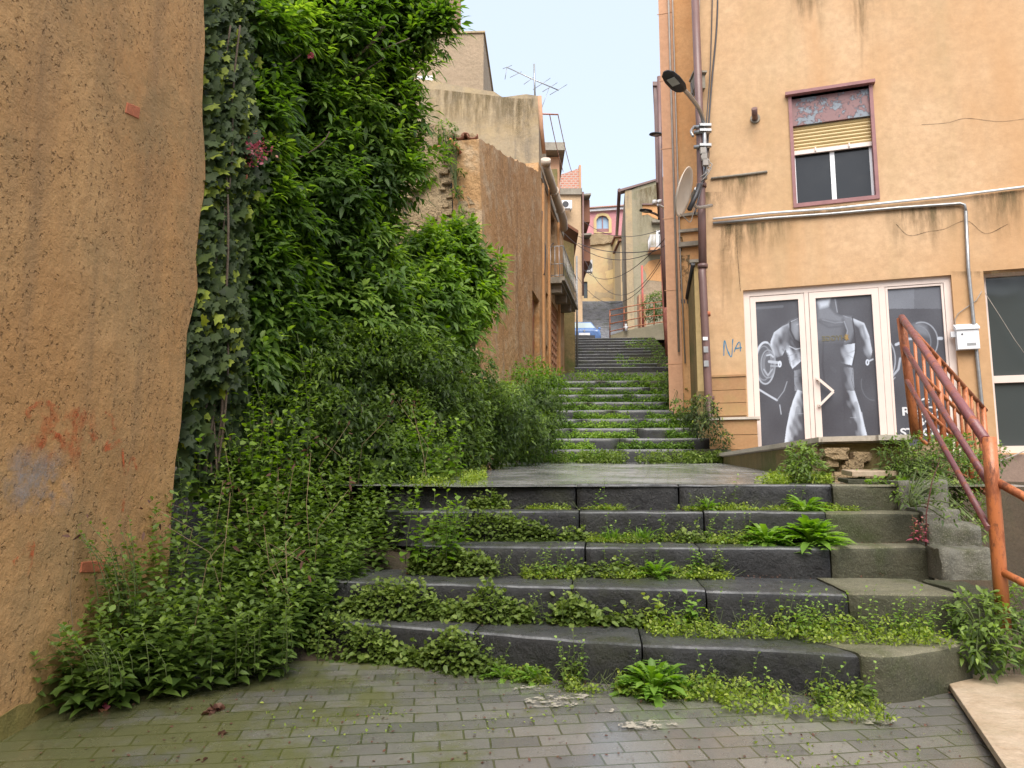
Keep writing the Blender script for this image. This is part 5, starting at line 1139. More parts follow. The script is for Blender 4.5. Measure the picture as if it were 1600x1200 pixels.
bm = BM(); wall_poly(bm, gf, [gf.px(1003,440),gf.px(1040,440),gf.px(1040,466),gf.px(1000,466)], (), .02, .02); obj('brown_base', bm, M['brownwall'], gr)
bm = BM(); fbox(bm, gf, hl[0], hl[1], hl[2], hl[3], -.45, -.3); obj('opening', bm, M['black'], gr)
a = gf.px(1012,394); b = gf.px(1040,397); bm = BM(); fbox(bm, gf, a[0], b[0], a[1]-.15, a[1], .0, .9); bo = obj('balcony', bm, M['salmon'], gr)
bm = BM()
for i in range(13): s_ = a[0]+.03+(b[0]-a[0])*i/13; tube(bm, [gf.pt(s_,a[1],.86), gf.pt(s_,a[1]+.75,.86)], .018, 4)
for i in range(4): tube(bm, [gf.pt(a[0]+.03,a[1],.1+.2*i), gf.pt(a[0]+.03,a[1]+.75,.1+.2*i)], .018, 4)
tube(bm, [gf.pt(a[0]+.03,a[1]+.75,0), gf.pt(a[0]+.03,a[1]+.75,.86), gf.pt(b[0],a[1]+.75,.86)], .025, 5); tube(bm, [gf.pt(a[0]+.03,a[1]+.08,0), gf.pt(a[0]+.03,a[1]+.08,.86), gf.pt(b[0],a[1]+.08,.86)], .02, 5); obj('railing', bm, M['white'], bo)
a = gf.px(1026,394); b = gf.px(1036,360); bm = BM(); fbox(bm, gf, a[0], b[0]+.3, a[1], b[1], .0, .05); obj('balcony_door', bm, M['white'], gr); bm = BM(); fbox(bm, gf, a[0]+.12, b[0]+.05, a[1]+.3, b[1]-.1, .05, .06); obj('door_pane', bm, M['dark'], gr)
bm = BM(); a = gf.px(1018,350); fbox(bm, gf, a[0], a[0]+.9, a[1], a[1]+.15, 0, .3); obj('lintel', bm, M['concrete'], gr)
bm = BM(); a = gf.px(1003,321); fbox(bm, gf, a[0], a[0]+1.4, a[1], a[1]+.08, 0, .12); obj('brown_band', bm, M['pvc'], gr)

fade_patch(gf, 988, 1040, 292, 400, M['run'], gr, 'water_stain', tilt=-16)
# far lamps, insulator arm
def far_lamp(pts, head, label, r=.035):
    t_ = thing('street_lamp', tuple(pts[0]), label, 'street lamp'); bm = BM(); tube(bm, curve_pts(pts, 5), r, 8); obj('arm', bm, M['steel'], t_); lamp_head(*head, .13, .05, t_)
far_lamp([atY(1036,470,22), atY(1037,360,22), atY(1035,346,21.8), atY(1027,336,21.5), atY(1015,331,21.2)], (atY(1017,331,21.2), atY(1001,327,20.9)), 'grey street lamp reaching over the alley below the satellite dish')
far_lamp([atY(1045,213,18.9), atY(1038,212,18.7), atY(1031,211,18.5)], (atY(1033,211,18.5), atY(1017,208,18.2)), 'small flat street lamp seen edge-on high on the right', .03)
far_lamp([atY(984,378,45), atY(988,382,44.5), atY(993,388,44)], (atY(993,388,44), atY(997,394,43.7)), 'small lamp among the wires on the grey house corner', .05)
ia = thing('cable_bracket', tuple(atY(1058,330,17)), 'white iron arm with a ceramic insulator crossing left of the satellite dish', 'bracket'); bm = BM(); tube(bm, [atY(1054,332,17), atY(1028,320,16.5)], .03, 6); obj('arm', bm, M['white'], ia)
bm = BM(); rock(bm, atY(1023,316,16.4), .08, (1,1,1), 3, 2); rock(bm, atY(1030,315,16.4), .07, (1,1,1), 5, 2); obj('insulator', bm, M['white'], ia, True)
# overhead wires
WLBL = [('sagging cable crossing the alley just above the balcony railing of the grey house', (880,363,22), (1056,372,17), .7),
 ('thick cable crossing the alley in front of the peeling house', (903,380,27), (1050,386,19), .25),
 ('wire dropping from the gutter end to the beige house', (880,345,21.5), (911,372,29), .1),
 ('cable looping across to the lower wall of the grey house', (902,432,28), (1040,398,22), 1.3),
 ('thin wire crossing below the roof of the pink house', (911,345,29), (1052,350,19), .5),
 ('thin slack wire between the dark balcony recess and the grey house', (913,405,30), (1046,380,22), 1.6),
 ('wire from the red tiled parapet to the ruined building', (877,289,30), (847,330,17.5), .3),
 ('long thin wire rising from beige house to satellite dish corner', (911,420,30), (1066,340,14), .8)]
for lab, a, b, sg in WLBL:
    bm = BM(); wire(bm, atY(*a), atY(*b), sg, .014 if 'thick' in lab else .009, 14); setp(obj('overhead_wire', bm, M['wire']), lab, 'wire', 'wires across the alley')
bm = BM(); tube(bm, curve_pts([atY(847,330,17.3), atY(846,350,17.3), atY(848,370,17.4), atY(852,390,17.4), atY(850,430,17.3)], 5), .02, 5); tube(bm, curve_pts([atY(851,435,17.4), atY(850,410,17.6), atY(860,385,19), atY(880,368,22)], 6), .012, 5); setp(obj('cable', bm, M['wire']), 'dark cable looping on the ruined wall left of the balcony', 'cable')

# road level objects: retaining wall, railing, pillar, bush, hydrant, car
Yr = 29.5
rw = thing('ramp_wall', tuple(atY(1000,530,Yr)), 'mossy sloping retaining wall below the pipe fence at the top of the rear steps', 'wall')
bm = BM(); rf = Frame(atY(955,747,Yr), (1,-.1), n=(0,-1)); wall_poly(bm, rf, [rf.px(953,545), rf.px(953,524), rf.px(975,517), rf.px(1005,511), rf.px(1046,503), rf.px(1050,545)], (), 2.5); obj('wall', bm, M['greengrey'], rw)
rl = thing('road_fence', tuple(atY(955,530,Yr-.1)), 'rusty pipe fence along the ramp behind the rear steps', 'fence'); fp = []
bm = BM()
for (x,yt,yb) in ((953,485,528),(975,480,517),(1000,475,512),(1022,474,508),(1044,470,504)): tube(bm, [atY(x,yt,Yr-.05), atY(x,yb,Yr-.05)], .024, 6)
obj('posts', bm, M['rust'], rl).name = 'post'
for i, (ya, yb) in enumerate(((485,470),(494,480),(506,491),(518,502))): bar('rail', [atY(953,ya,Yr-.1), atY(1000,(ya+yb)/2-2,Yr-.1), atY(1044,yb,Yr-.1)], .02, M['rust'], rl, 6)
bm = BM(); p = atY(998,460,33); q = atY(1010,512,33); wbox(bm, p.x, q.x, 33, 33.5, q.z-.5, p.z); setp(obj('gate_pillar', bm, M['salmon']), 'pale pink gate pillar left of the green bush', 'pillar')
bm = BM(); tube(bm, [atY(1003,415,32.8), atY(1005,512,32.8)], .05, 6); setp(obj('red_pole', bm, rusty('red_pole_paint', (.5,.1,.09), (.45,.12,.08), (.3,.1,.1), .5)), 'thin red pole in front of the pink pillar', 'pole')
hy = thing('hydrant', tuple(atY(978,518,29.2)), 'small white bollard on the ramp wall behind the fence', 'bollard'); p = atY(978,517,29.3)
bm = BM(); tube(bm, [p, p+Vector((0,0,.2)), p+Vector((0,0,.22))], [.05,.05,.03], 8); obj('body', bm, M['white'], hy); bm = BM(); rock(bm, p+Vector((0,0,.25)), .07, (1,1,.8), 1, 2); tube(bm, [p+Vector((-.09,0,.15)), p+Vector((.09,0,.15))], .03, 6); obj('cap', bm, M['white'], hy)
# car
cy = 34.0; cz = ZR+1.0; cx = atY(913, 520, cy).x
car = thing('parked_car', (cx, cy, cz), 'small dark blue car parked facing the steps, half hidden by the mossy house', 'car')
def car_body(bm):
    sec = [(0,[(-.70,.25),(-.72,.45),(-.66,.62),(-.4,.68),(.4,.68),(.66,.62),(.72,.45),(.70,.25)]),(.12,[(-.78,.2),(-.8,.5),(-.74,.72),(-.4,.80),(.4,.80),(.74,.72),(.8,.5),(.78,.2)]),
     (.95,[(-.8,.2),(-.82,.55),(-.78,.86),(-.5,.95),(.5,.95),(.78,.86),(.82,.55),(.8,.2)]),(2.0,[(-.8,.2),(-.82,.55),(-.8,.9),(-.55,.97),(.55,.97),(.8,.9),(.82,.55),(.8,.2)]),
     (3.3,[(-.8,.2),(-.82,.55),(-.8,.9),(-.6,.97),(.6,.97),(.8,.9),(.82,.55),(.8,.2)]),(3.7,[(-.7,.3),(-.75,.55),(-.7,.85),(-.5,.9),(.5,.9),(.7,.85),(.75,.55),(.7,.3)])]
    R_ = [[bm.verts.new((cx+x, cy+y, cz+z)) for x, z in pr_] for y, pr_ in sec]
    for a, b in zip(R_, R_[1:]):
        for i in range(8): bm.faces.new((a[i], a[(i+1)%8], b[(i+1)%8], b[i]))
    bm.faces.new(R_[0]); bm.faces.new(R_[-1][::-1])
bm = BM(); car_body(bm); bevel(bm, .03, 2); bd = obj('body', bm, M['carblue'], car, True)
def cabin(bm, off, z1=1.42):
    hexa(bm, [(cx-.70+off,cy+.95+off,cz+.93),(cx+.70-off,cy+.95+off,cz+.93),(cx+.70-off,cy+3.5-off,cz+.93),(cx-.70+off,cy+3.5-off,cz+.93),(cx-.52+off,cy+1.65+off,cz+z1),(cx+.52-off,cy+1.65+off,cz+z1),(cx+.52-off,cy+3.2,cz+z1),(cx-.52+off,cy+3.2,cz+z1)])
bm = BM(); cabin(bm, 0); bevel(bm, .05, 2); obj('cabin', bm, M['carblue'], car, True)
bm = BM(); hexa(bm, [(cx-.62,cy+.96,cz+.97),(cx+.62,cy+.96,cz+.97),(cx+.62,cy+1.1,cz+.97),(cx-.62,cy+1.1,cz+.97),(cx-.47,cy+1.58,cz+1.37),(cx+.47,cy+1.58,cz+1.37),(cx+.47,cy+1.75,cz+1.37),(cx-.47,cy+1.75,cz+1.37)]); obj('windscreen', bm, M['carglass'], car)
for sx in (-1,1):
    bm = BM(); rock(bm, (cx+sx*.55,cy+.06,cz+.6), .15, (1,.5,.75), 2, 2); obj('headlight', bm, M['lens'], car, True)
    bm = BM(); rock(bm, (cx+sx*.86,cy+1.2,cz+1.0), .1, (1,.6,.8), 2, 2); obj('wing_mirror', bm, M['carblue'], car, True)
    for yy in (.65,3.0):
        bm = BM(); tube(bm, [(cx+sx*.66,cy+yy,cz+.3),(cx+sx*.83,cy+yy,cz+.3)], .3, 18); wh = obj('wheel', bm, M['dark'], car); bm = BM(); tube(bm, [(cx+sx*.80,cy+yy,cz+.3),(cx+sx*.84,cy+yy,cz+.3)], .19, 12); obj('rim', bm, M['steel'], wh)
bm = BM(); wbox(bm, cx-.5, cx+.5, cy-.03, cy+.03, cz+.28, cz+.42); obj('bumper_grille', bm, M['dark'], car); bm = BM(); wbox(bm, cx-.26, cx+.26, cy-.05, cy-.03, cz+.42, cz+.53); obj('number_plate', bm, M['white'], car)
bm = BM(); tube(bm, [(cx,cy-.02,cz+.64),(cx,cy-.04,cz+.64)], .05, 12); obj('badge', bm, M['steel'], car)

# building across the square behind the viewer (seen only in the window reflections)
op = thing('opposite_building', (0,-11,-.4), 'pale building across the small square behind the viewer', 'building'); OF = Frame((-14,-11), (1,0), n=(0,1))
hs = [(2+4*i, 3.3+4*i, 4.2*j+1.2, 4.2*j+3.2) for i in range(6) for j in range(2)]
bm = BM(); wall_poly(bm, OF, [(0,-.6),(26,-.6),(26,8.2),(0,8.2)], hs, .3); fbox(bm, OF, 0,26,-.6,8.2,-4,-3.8); obj('wall', bm, M['beige'], op)
for h_ in hs: bm = BM(); fbox(bm, OF, *h_, -.25, -.2); obj('window', bm, M['dark'], op)

# ================================================================== VEGETATION
def lumpy(B, k=5, f=.34):
    out = list(B)
    for x, y, z, r_ in B:
        for _ in range(k):
            d = Vector((random.gauss(0,1), random.gauss(-.4,.7), random.gauss(0,1))).normalized(); out.append((x+d.x*r_*.85, y+d.y*r_*.7, z+d.z*r_*.85, r_*f*random.uniform(.6,1.1)))
    return out
def blobs_px(L): return [(*atY(px, py, Y), r) for px, py, Y, r in L]
def limbs(bm, root, targets, r0):
    for t in targets:
        t = Vector(t); m = root.lerp(t, .5) + Vector((random.uniform(-.15,.15), random.uniform(-.1,.1), .12)); tube(bm, curve_pts([root, root.lerp(t,.22)+Vector((0,0,.25)), m, t], 4), [r0*(1-.85*i/12) for i in range(13)], 7)
# big elder-like tree
B = blobs_px([(380,10,6.7,.75),(470,20,7.1,.85),(545,30,7.4,.62),(600,35,7.4,.40),(645,26,7.3,.2),(690,30,7.2,.08),(660,60,7.2,.10),(625,80,7.35,.12),(400,120,6.7,.75),(490,130,7.2,.9),(545,145,7.6,.55),(592,125,7.5,.25),(610,105,7.4,.12),(430,240,7.,.85),(530,250,7.4,.85),(560,240,7.6,.38),(615,225,7.6,.07),(640,250,7.5,.05),(600,205,7.6,.10),(535,325,7.4,.5),(450,350,7.,.85),(575,335,7.6,.2),(570,400,7.5,.32),(500,430,7.2,.8),(420,450,6.8,.7),(610,470,7.5,.35),(530,520,7.1,.65),(430,540,6.7,.6)])
B += blobs_px([(396,y+random.uniform(-20,20),5.75,random.uniform(.12,.24)) for y in range(20,560,48)] + [(415,y,6.0,.3) for y in (60,170,330,420,500)])
tree = thing('elder_tree', tuple(atY(500,700,7.6)), 'large dark green elder tree filling the gap between the orange wall and the ruin', 'tree')
P, Nn = blob_points(lumpy(B, 6, .34), 42); keep = (Nn[:, 1] < .6); P, Nn = P[keep], Nn[keep]
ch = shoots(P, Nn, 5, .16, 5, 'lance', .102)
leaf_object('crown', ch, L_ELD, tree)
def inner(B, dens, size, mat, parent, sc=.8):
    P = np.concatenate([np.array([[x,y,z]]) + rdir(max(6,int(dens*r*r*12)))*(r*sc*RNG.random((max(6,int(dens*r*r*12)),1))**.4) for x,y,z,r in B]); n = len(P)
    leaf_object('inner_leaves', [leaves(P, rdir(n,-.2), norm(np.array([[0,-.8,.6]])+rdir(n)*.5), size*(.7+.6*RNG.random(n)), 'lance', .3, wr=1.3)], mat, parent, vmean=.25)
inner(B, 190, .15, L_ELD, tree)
bm = BM(); root = atY(520,720,7.9); root.z = .5; tube(bm, curve_pts([root, root+Vector((.05,.05,.9)), root+Vector((-.1,.1,1.8))], 5), [.13-.004*i for i in range(11)], 10)
limbs(bm, root+Vector((-.1,.1,1.7)), [(b[0], b[1]+.1, b[2]) for b in B[:24:2]], .06); obj('trunk', bm, M['bark'], tree, True)
for (xa_, ya_, xb_, yb_, Y_) in ((560,95,640,60,6.75),(545,130,600,90,6.7),(470,30,430,90,6.2),(520,60,470,110,6.4),(600,160,655,185,7.2),(560,250,630,262,7.1)):
    bm = BM(); tube(bm, curve_pts([atY(xa_-30, ya_+40, Y_+.25), atY(xa_, ya_, Y_), atY(xb_, yb_, Y_)], 5), [.016-.0011*i for i in range(11)], 6); obj('branch', bm, M['bark'], tree)
sp = np.array([tuple(atY(x+random.uniform(-6,6), y+random.uniform(-6,6), Y)) for x, y, Y in ((655,185,7.2),(632,262,7.1),(645,270,7.1),(700,45,7.2),(690,70,7.2),(672,95,7.2),(650,120,7.2),(640,160,7.3),(620,300,7.4),(630,240,7.3),(640,205,7.3)) for _ in range(3)])
leaf_object('stray_shoots', shoots(sp, np.tile([[.7,-.5,.2]],(len(sp),1)), 5, .15, 5, 'lance', .1), L_ELD, tree)
# bare curving twigs with pink flowers
bm = BM(); tube(bm, curve_pts([atY(400,262,5.9), atY(440,256,5.9), atY(480,240,5.9), atY(505,222,5.9), atY(515,206,5.9)], 6), .006, 5); obj('bare_twig', bm, M['bark'], tree)
bm = BM(); tube(bm, curve_pts([atY(436,252,5.9), atY(450,225,5.9), atY(470,205,5.9)], 6), .004, 5); obj('bare_twig', bm, M['bark'], tree)
bm = BM(); tube(bm, curve_pts([atY(395,150,5.8), atY(430,118,5.9), atY(470,85,6.0)], 6), .006, 5); obj('bare_twig', bm, M['bark'], tree)
bm = BM(); tube(bm, curve_pts([atY(385,100,5.8), atY(420,55,5.9), atY(450,10,6.0)], 6), .007, 5); obj('bare_twig', bm, M['bark'], tree)
bm = BM(); tube(bm, curve_pts([atY(590,60,6.6), atY(560,85,6.6), atY(530,100,6.8)], 5), .014, 6); obj('bare_twig', bm, M['bark'], tree)
bm = BM(); tube(bm, curve_pts([atY(600,40,6.6), atY(580,68,6.6), atY(555,90,6.7), atY(540,105,6.8)], 5), .018, 6); obj('bare_twig', bm, M['bark'], tree)

# second lighter shrub before the ruin
B = blobs_px([(665,420,8.3,.42),(700,400,8.5,.38),(735,425,8.6,.30),(765,450,8.6,.16),(720,385,8.5,.25),(650,470,8.1,.5),(700,470,8.4,.42),(745,470,8.6,.26),(640,520,8.,.45),(700,525,8.4,.38)])
sh = thing('elder_bush', tuple(atY(690,640,8.5)), 'bright fresh green bush spilling in front of the broken rubble wall', 'bush')
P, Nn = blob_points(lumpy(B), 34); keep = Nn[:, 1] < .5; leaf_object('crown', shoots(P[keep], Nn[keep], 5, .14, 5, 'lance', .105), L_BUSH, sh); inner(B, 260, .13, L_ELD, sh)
bm = BM(); root = atY(680,680,8.6); root.z = .9; limbs(bm, root, [(b[0], b[1]+.1, b[2]) for b in B[::2]], .04); obj('stems', bm, M['bark'], sh, True)
# grey-green fine shrub hanging on the ruin corner
B = blobs_px([(725,455,9.6,.30),(735,490,9.6,.25),(715,500,9.4,.3)]); P, Nn = blob_points(B, 220)
fs = leaf_object('hanging_shrub', [leaves(P, Nn + RNG.normal(0,.5,P.shape), rdir(len(P), .5), .05*(.6+.8*RNG.random(len(P))), 'lance')], L_DK); setp(fs, 'fine leaved dull shrub rooted on the broken corner of the ruin', 'shrub')
# undergrowth bank
B = blobs_px([(400,610,6.2,.55),(470,590,6.5,.6),(540,590,6.8,.6),(610,590,7.2,.6),(670,600,7.7,.5),(720,610,8.3,.45),(430,680,6.,.5),(500,670,6.3,.55),(570,670,6.7,.5),(640,665,7.2,.5),(700,665,7.8,.45),(750,650,8.6,.45),(790,655,9.4,.4),(810,680,9.6,.35),(765,690,8.7,.3),(835,640,10.6,.4),(840,675,10.2,.3),(720,700,7.7,.3),(655,715,6.9,.32),(590,730,6.4,.4)])
P, Nn = blob_points(lumpy(B, 6, .4), 230); keep = Nn[:, 1] < .45; P, Nn = P[keep], Nn[keep]; n = len(P)
cl = np.array([noise.noise(Vector(p)*2.2)*.5 for p in P]); chs = []
for j in range(4):
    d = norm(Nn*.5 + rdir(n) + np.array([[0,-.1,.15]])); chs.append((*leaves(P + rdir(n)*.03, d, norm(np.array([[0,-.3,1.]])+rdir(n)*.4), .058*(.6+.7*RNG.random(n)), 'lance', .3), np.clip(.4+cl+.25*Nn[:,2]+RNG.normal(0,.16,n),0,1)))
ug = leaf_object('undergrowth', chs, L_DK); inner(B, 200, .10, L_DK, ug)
setp(ug, 'dense dark undergrowth heaped under the elder tree beside the steps', 'undergrowth', kind='stuff')
# olive bush with bluish tinge near alley wall foot
# ivy on the broken wall edge
ivx = []
def ivy_region(pts, n, Y0, Y1, size):
    P = []
    for i in range(n):
        k_ = random.random()*(len(pts)-1); i0 = int(k_); t = k_-i0; (xa_, xb_, y_), (xc_, xd_, y2_) = pts[i0], pts[i0+1]
        x0 = xa_+(xc_-xa_)*t; x1 = xb_+(xd_-xb_)*t; y = y_+(y2_-y_)*t; u = random.random(); P.append(tuple(atY(x0+(x1-x0)*u, y+random.uniform(-8,8), Y0+(Y1-Y0)*u+random.uniform(-.1,.1))))
    P = np.array(P); n = len(P); d = norm(np.stack([RNG.normal(0,.6,n), RNG.normal(-.25,.2,n), RNG.normal(-.75,.4,n)], 1)); nn = norm(np.stack([RNG.normal(.1,.35,n), RNG.normal(-1,.3,n), RNG.normal(.35,.4,n)], 1))
    return (*ivyleaves(P, d, nn, size*(.5+.85*RNG.random(n)**1.5)), np.clip(np.where(RNG.random(n) < .13, .9, .3)+RNG.normal(0,.15,n), 0, 1))
ivpts = [(318,372,-10),(318,385,60),(318,392,140),(322,400,200),(322,392,260),(316,385,330),(310,385,400),(308,380,450),(300,385,520),(292,380,600),(288,370,680),(280,350,760)]
iv = thing('ivy', tuple(atY(320,740,5.0)), 'dark lobed ivy climbing the broken edge of the orange wall', 'ivy')
leaf_object('leaves', [ivy_region([(372,400,150),(375,440,230),(380,425,300),(372,395,340)], 260, 5.3, 5.7, .07), ivy_region([(372,420,-10),(370,400,60),(375,405,110)], 160, 5.3, 5.7, .08), ivy_region(ivpts, 3400, 4.85, 5.35, .095), ivy_region([(280,375,455),(276,385,500),(285,380,550),(292,365,600)], 700, 4.75, 5.1, .075)], L_IVY, iv)
bm = BM()
for i in range(22):
    x = random.uniform(318,372); pts = [atY(x+random.uniform(-12,12)-30*(j/7), 40+j*100, 5.05+random.uniform(-.08,.08)) for j in range(8)]; tube(bm, curve_pts(pts[random.randint(0,3):], 5), random.uniform(.004,.012), 5)
for i in range(10):
    y = random.uniform(60,700); x = 322-(y/700)*35; tube(bm, curve_pts([atY(x+25,y,4.95), atY(x-4,y-10,4.83), atY(x-random.uniform(5,20),y-20+random.uniform(-20,20),4.8)], 5), .003, 4)
obj('stems', bm, M['bark'], iv)
B = blobs_px([(352-y*.02,y,5.35,.17) for y in range(0,760,50)]); P, Nn = blob_points(B, 300); leaf_object('inner_leaves', [ivyleaves(P, Nn+RNG.normal(0,.6,P.shape), rdir(len(P)), .07*(.6+.7*RNG.random(len(P))))], L_IVY, iv, vmean=.25)
# pink flower sprays
P = np.array([tuple(atY(395+random.gauss(0,11), 235+random.gauss(0,13), 5.2+random.gauss(0,.04))) for _ in range(130)] + [tuple(atY(487+random.gauss(0,3), 87+random.gauss(0,3), 5.9)) for _ in range(18)]); n = len(P)
setp(leaf_object('flower_spray', [leaves(P, rdir(n), rdir(n), .03*(.6+.6*RNG.random(n)), 'oval')], L_RED), 'tiny red and pink flowers tangled in the ivy left of the elder tree', 'flowers')

# ---------- pellitory bank (tall leafy weeds between wall and steps)
def bank_bases(n):
    out = []
    while len(out) < n:
        Y = random.uniform(3.45, 7.6); xr = -1.22 + (Y-3.9)*.02 if Y < 4.4 else (-1.15 + (Y-4.4)*.28); xr = min(xr, -.55); X = random.uniform(-2.15, xr)
        if Y < 4.0 and X > -2.0 + (Y-3.4)*1.3: continue
        out.append((X, Y))
    return out
bs = bank_bases(900); n = len(bs)
bases = np.array([(x, y, max(0, min(.75, (y-4.1)*.32))) for x, y in bs]); 
edge_d = np.clip((bases[:,0]+2.2)/1.2, 0, 1)
hts = .28 + .62*(1-edge_d)*np.clip((bases[:,1]-3.3)/1.2, .15, 1) + RNG.normal(0,.07,n) + .15*np.clip(bases[:,1]-4.6, 0, 1); hts = np.clip(hts, .16, 1.05)
lean = np.tile(np.array([[.45,-.8,.1]]), (n,1))
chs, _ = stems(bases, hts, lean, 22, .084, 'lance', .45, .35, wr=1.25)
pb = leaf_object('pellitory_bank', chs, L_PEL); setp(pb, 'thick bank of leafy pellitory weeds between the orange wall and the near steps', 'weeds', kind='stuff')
def plant(name, label, cat, bases, hts, lean, nleaf, lsize, mat, group=None, shape='lance', vm=.5, wr=1.2, smat='stem', r=.003):
    bases = np.array(bases, float); n = len(bases); ch, ln = stems(bases, np.array(hts, float), np.tile(np.array([lean], float), (n,1)), nleaf, lsize, shape, vm, .3, wr=wr)
    t_ = thing(name, tuple(bases.mean(0)), label, cat, group); leaf_object('leaves', ch, mat, t_)
    if any(l is not None for l in ln): stem_obj('stems', ln, M[smat], t_, r)
    return t_
def around(c, r, k): return [(c[0]+random.gauss(0,r), c[1]+random.gauss(0,r), c[2]) for _ in range(k)]
plant('tall_weed', 'tall upright leafy weed standing against the orange wall below the ivy', 'weed', around(atY(262,900,4.75), .06, 12), [random.uniform(.7,1.05) for _ in range(12)], (-.15,-.3,0), 26, .062, L_PEL)
plant('sprawling_weed', 'leafy weed stems sprawling left across the foot of the orange wall', 'weed', around(atY(190,985,3.75), .06, 16), [random.uniform(.35,.6) for _ in range(16)], (-1.2,-.9,0), 18, .055, L_PEL)
plant('low_weed', 'low leafy weed at the very foot of the orange wall beside the mossy pavers', 'weed', around(atY(175,1070,3.45), .09, 16), [random.uniform(.12,.26) for _ in range(16)], (-.8,-.6,0), 12, .045, L_PEL)
plant('low_weed', 'knee-high leafy weed at the right end of the pellitory bank by the paving', 'weed', around(atY(400,1045,3.95), .12, 22), [random.uniform(.2,.4) for _ in range(22)], (.3,-.6,0), 14, .055, L_PEL)
plant('nettle_clump', 'bright green nettle clump left of the paved landing', 'nettles', around(atY(665,745,6.5), .16, 26), [random.uniform(.35,.62) for _ in range(26)], (.2,-.6,0), 14, .085, L_BUSH, shape='oval', wr=1.)
plant('nettle_clump', 'bright green nettles halfway up the left side of the near steps', 'nettles', around(atY(665,880,5.0), .12, 18), [random.uniform(.3,.52) for _ in range(18)], (.2,-.5,0), 14, .07, L_BUSH, shape='oval', wr=1.)
plant('nettle_clump', 'yellowish green broad leaved weeds behind the pellitory, under the ivy', 'nettles', around(atY(425,800,5.4), .22, 24), [random.uniform(.5,.95) for _ in range(24)], (.1,-.6,0), 16, .085, L_BUSH, shape='oval', wr=1., vm=.6)
plant('tall_weed', 'tall light green weeds rising between ivy and undergrowth', 'weed', around(atY(400,760,5.6), .18, 20), [random.uniform(.8,1.2) for _ in range(20)], (.1,-.6,0), 18, .075, L_BUSH, shape='lance', wr=1.2, vm=.4)

dry = []
for i in range(46):
    x, y = random.choice(bs); a = Vector((x, y, max(0, min(.75, (y-4.1)*.32)))); dry.append([a, a+Vector((.05,-.05,.25)), a+Vector((random.uniform(-.1,.2), random.uniform(-.25,0), random.uniform(.4,.7))), a+Vector((random.uniform(-.2,.35), random.uniform(-.45,-.1), random.uniform(.5,1.0)))])
M['dryst'] = flat('dry_stalk', (.30,.21,.12), .8)
dt = thing('dry_stalks', (-1.6,4.4,0), 'thin dry brown stalks poking through the leafy weeds beside the orange wall', 'stalks'); stem_obj('stems', dry, M['dryst'], dt, .003)
P = np.array([tuple(Vector(l[3])+Vector((random.gauss(0,.03),random.gauss(0,.03),random.gauss(0,.04)))) for l in dry for _ in range(5)]); leaf_object('dry_leaves', [leaves(P, rdir(len(P),-.4), rdir(len(P)), .03*(.6+RNG.random(len(P))), 'lance')], L_DRY, dt)
# ---------- weeds on the near steps
def riserY(k, px):   # world point at foot of riser k (0 = ground)
    E = (E1, E2, E3, E4, E5)[k]
    for (x0, p0), (x1, p1) in zip(E, E[1:]):
        if x0 <= px <= x1: return p0.lerp(p1, (px-x0)/(x1-x0))
    return E[-1][1].copy() if px > E[-1][0] else E[0][1].copy()
ZF = [0.0, Z1, Z2, Z3, Z4]
def foot(k, px, fwd=.06): p = riserY(k, px).copy(); p.z = ZF[k] if k else 0.; p.y -= fwd; return p
def mound(k, x0, x1, h, label, mat=None, size=.034, dens=1., depth=.13, name='weed_mound', vm=.5):
    a = foot(k, x0); b = foot(k, x1); n = int((b-a).length*1900*dens); u = RNG.random(n); v = RNG.random(n); L = (b-a).length
    prof = np.clip(np.minimum(u, 1-u)*L/.3, 0.05, 1)**.6*np.array([.85+.5*noise.noise(Vector((a.x*3+q*L*2.2, 7, k))) for q in u]); lump = np.array([.68+.6*noise.noise(Vector((a.x+q*L*1.0, 0, k))*5)+.35*noise.noise(Vector((a.x+q*L, 3, k))*17) for q in u]); hh = h*1.35*prof*lump
    th = v*PI*.55; y = -np.sin(th)*(depth*prof*lump)*1.; z = np.cos(th)*hh
    P = np.array(a)[None] + np.outer(u, np.array(b-a)); P[:,1] += y + .04; P[:,2] += z + .01; P += RNG.normal(0,.02,P.shape); sp_ = RNG.random(n) < .12; P[sp_,2] += RNG.random(sp_.sum())*.07; P[sp_,1] -= RNG.random(sp_.sum())*.05; P[:,2] = np.maximum(P[:,2], a.z+.008)
    out = np.stack([RNG.normal(0,.6,n), -np.sin(th)-.2, np.cos(th)*.8+.1], 1)
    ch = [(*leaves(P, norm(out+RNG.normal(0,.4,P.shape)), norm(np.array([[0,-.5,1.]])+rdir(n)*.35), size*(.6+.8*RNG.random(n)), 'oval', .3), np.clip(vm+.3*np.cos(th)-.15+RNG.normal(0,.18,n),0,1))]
    # soft core so the stone does not show through
    o_ = leaf_object(name, ch, mat or L_MND); setp(o_, label, 'weeds', 'low leafy mounds against the near risers'); return o_
mound(0, 470, 625, .25, 'leafy mound against the lowest riser, furthest left on the paving'); mound(0, 625, 785, .22, 'leafy mound against the lowest riser, ending below its first joint', vm=.42)
mound(1, 540, 700, .24, 'wide leafy mound on the lowest tread at its left end', size=.036); mound(1, 690, 830, .2, 'leafy mound on the lowest tread left of centre', size=.036); mound(1, 865, 940, .22, 'round leafy mound on the lowest tread near its middle', size=.042, vm=.55)
mound(2, 640, 772, .22, 'leafy mound on the second tread at the far left'); mound(3, 670, 865, .2, 'dark leafy mound filling the third tread at the left', vm=.35); mound(3, 876, 915, .2, 'small tuft of weeds on the third tread left of the grass', dens=.7)
mound(3, 1055, 1092, .2, 'brownish weed tuft on the third tread right of centre', dens=.6, vm=.7); mound(4, 732, 792, .15, 'small leafy mound below the landing edge at left'); mound(0, 1320, 1372, .13, 'dark leafy weed at the foot of the curved step end', dens=.8, vm=.3)
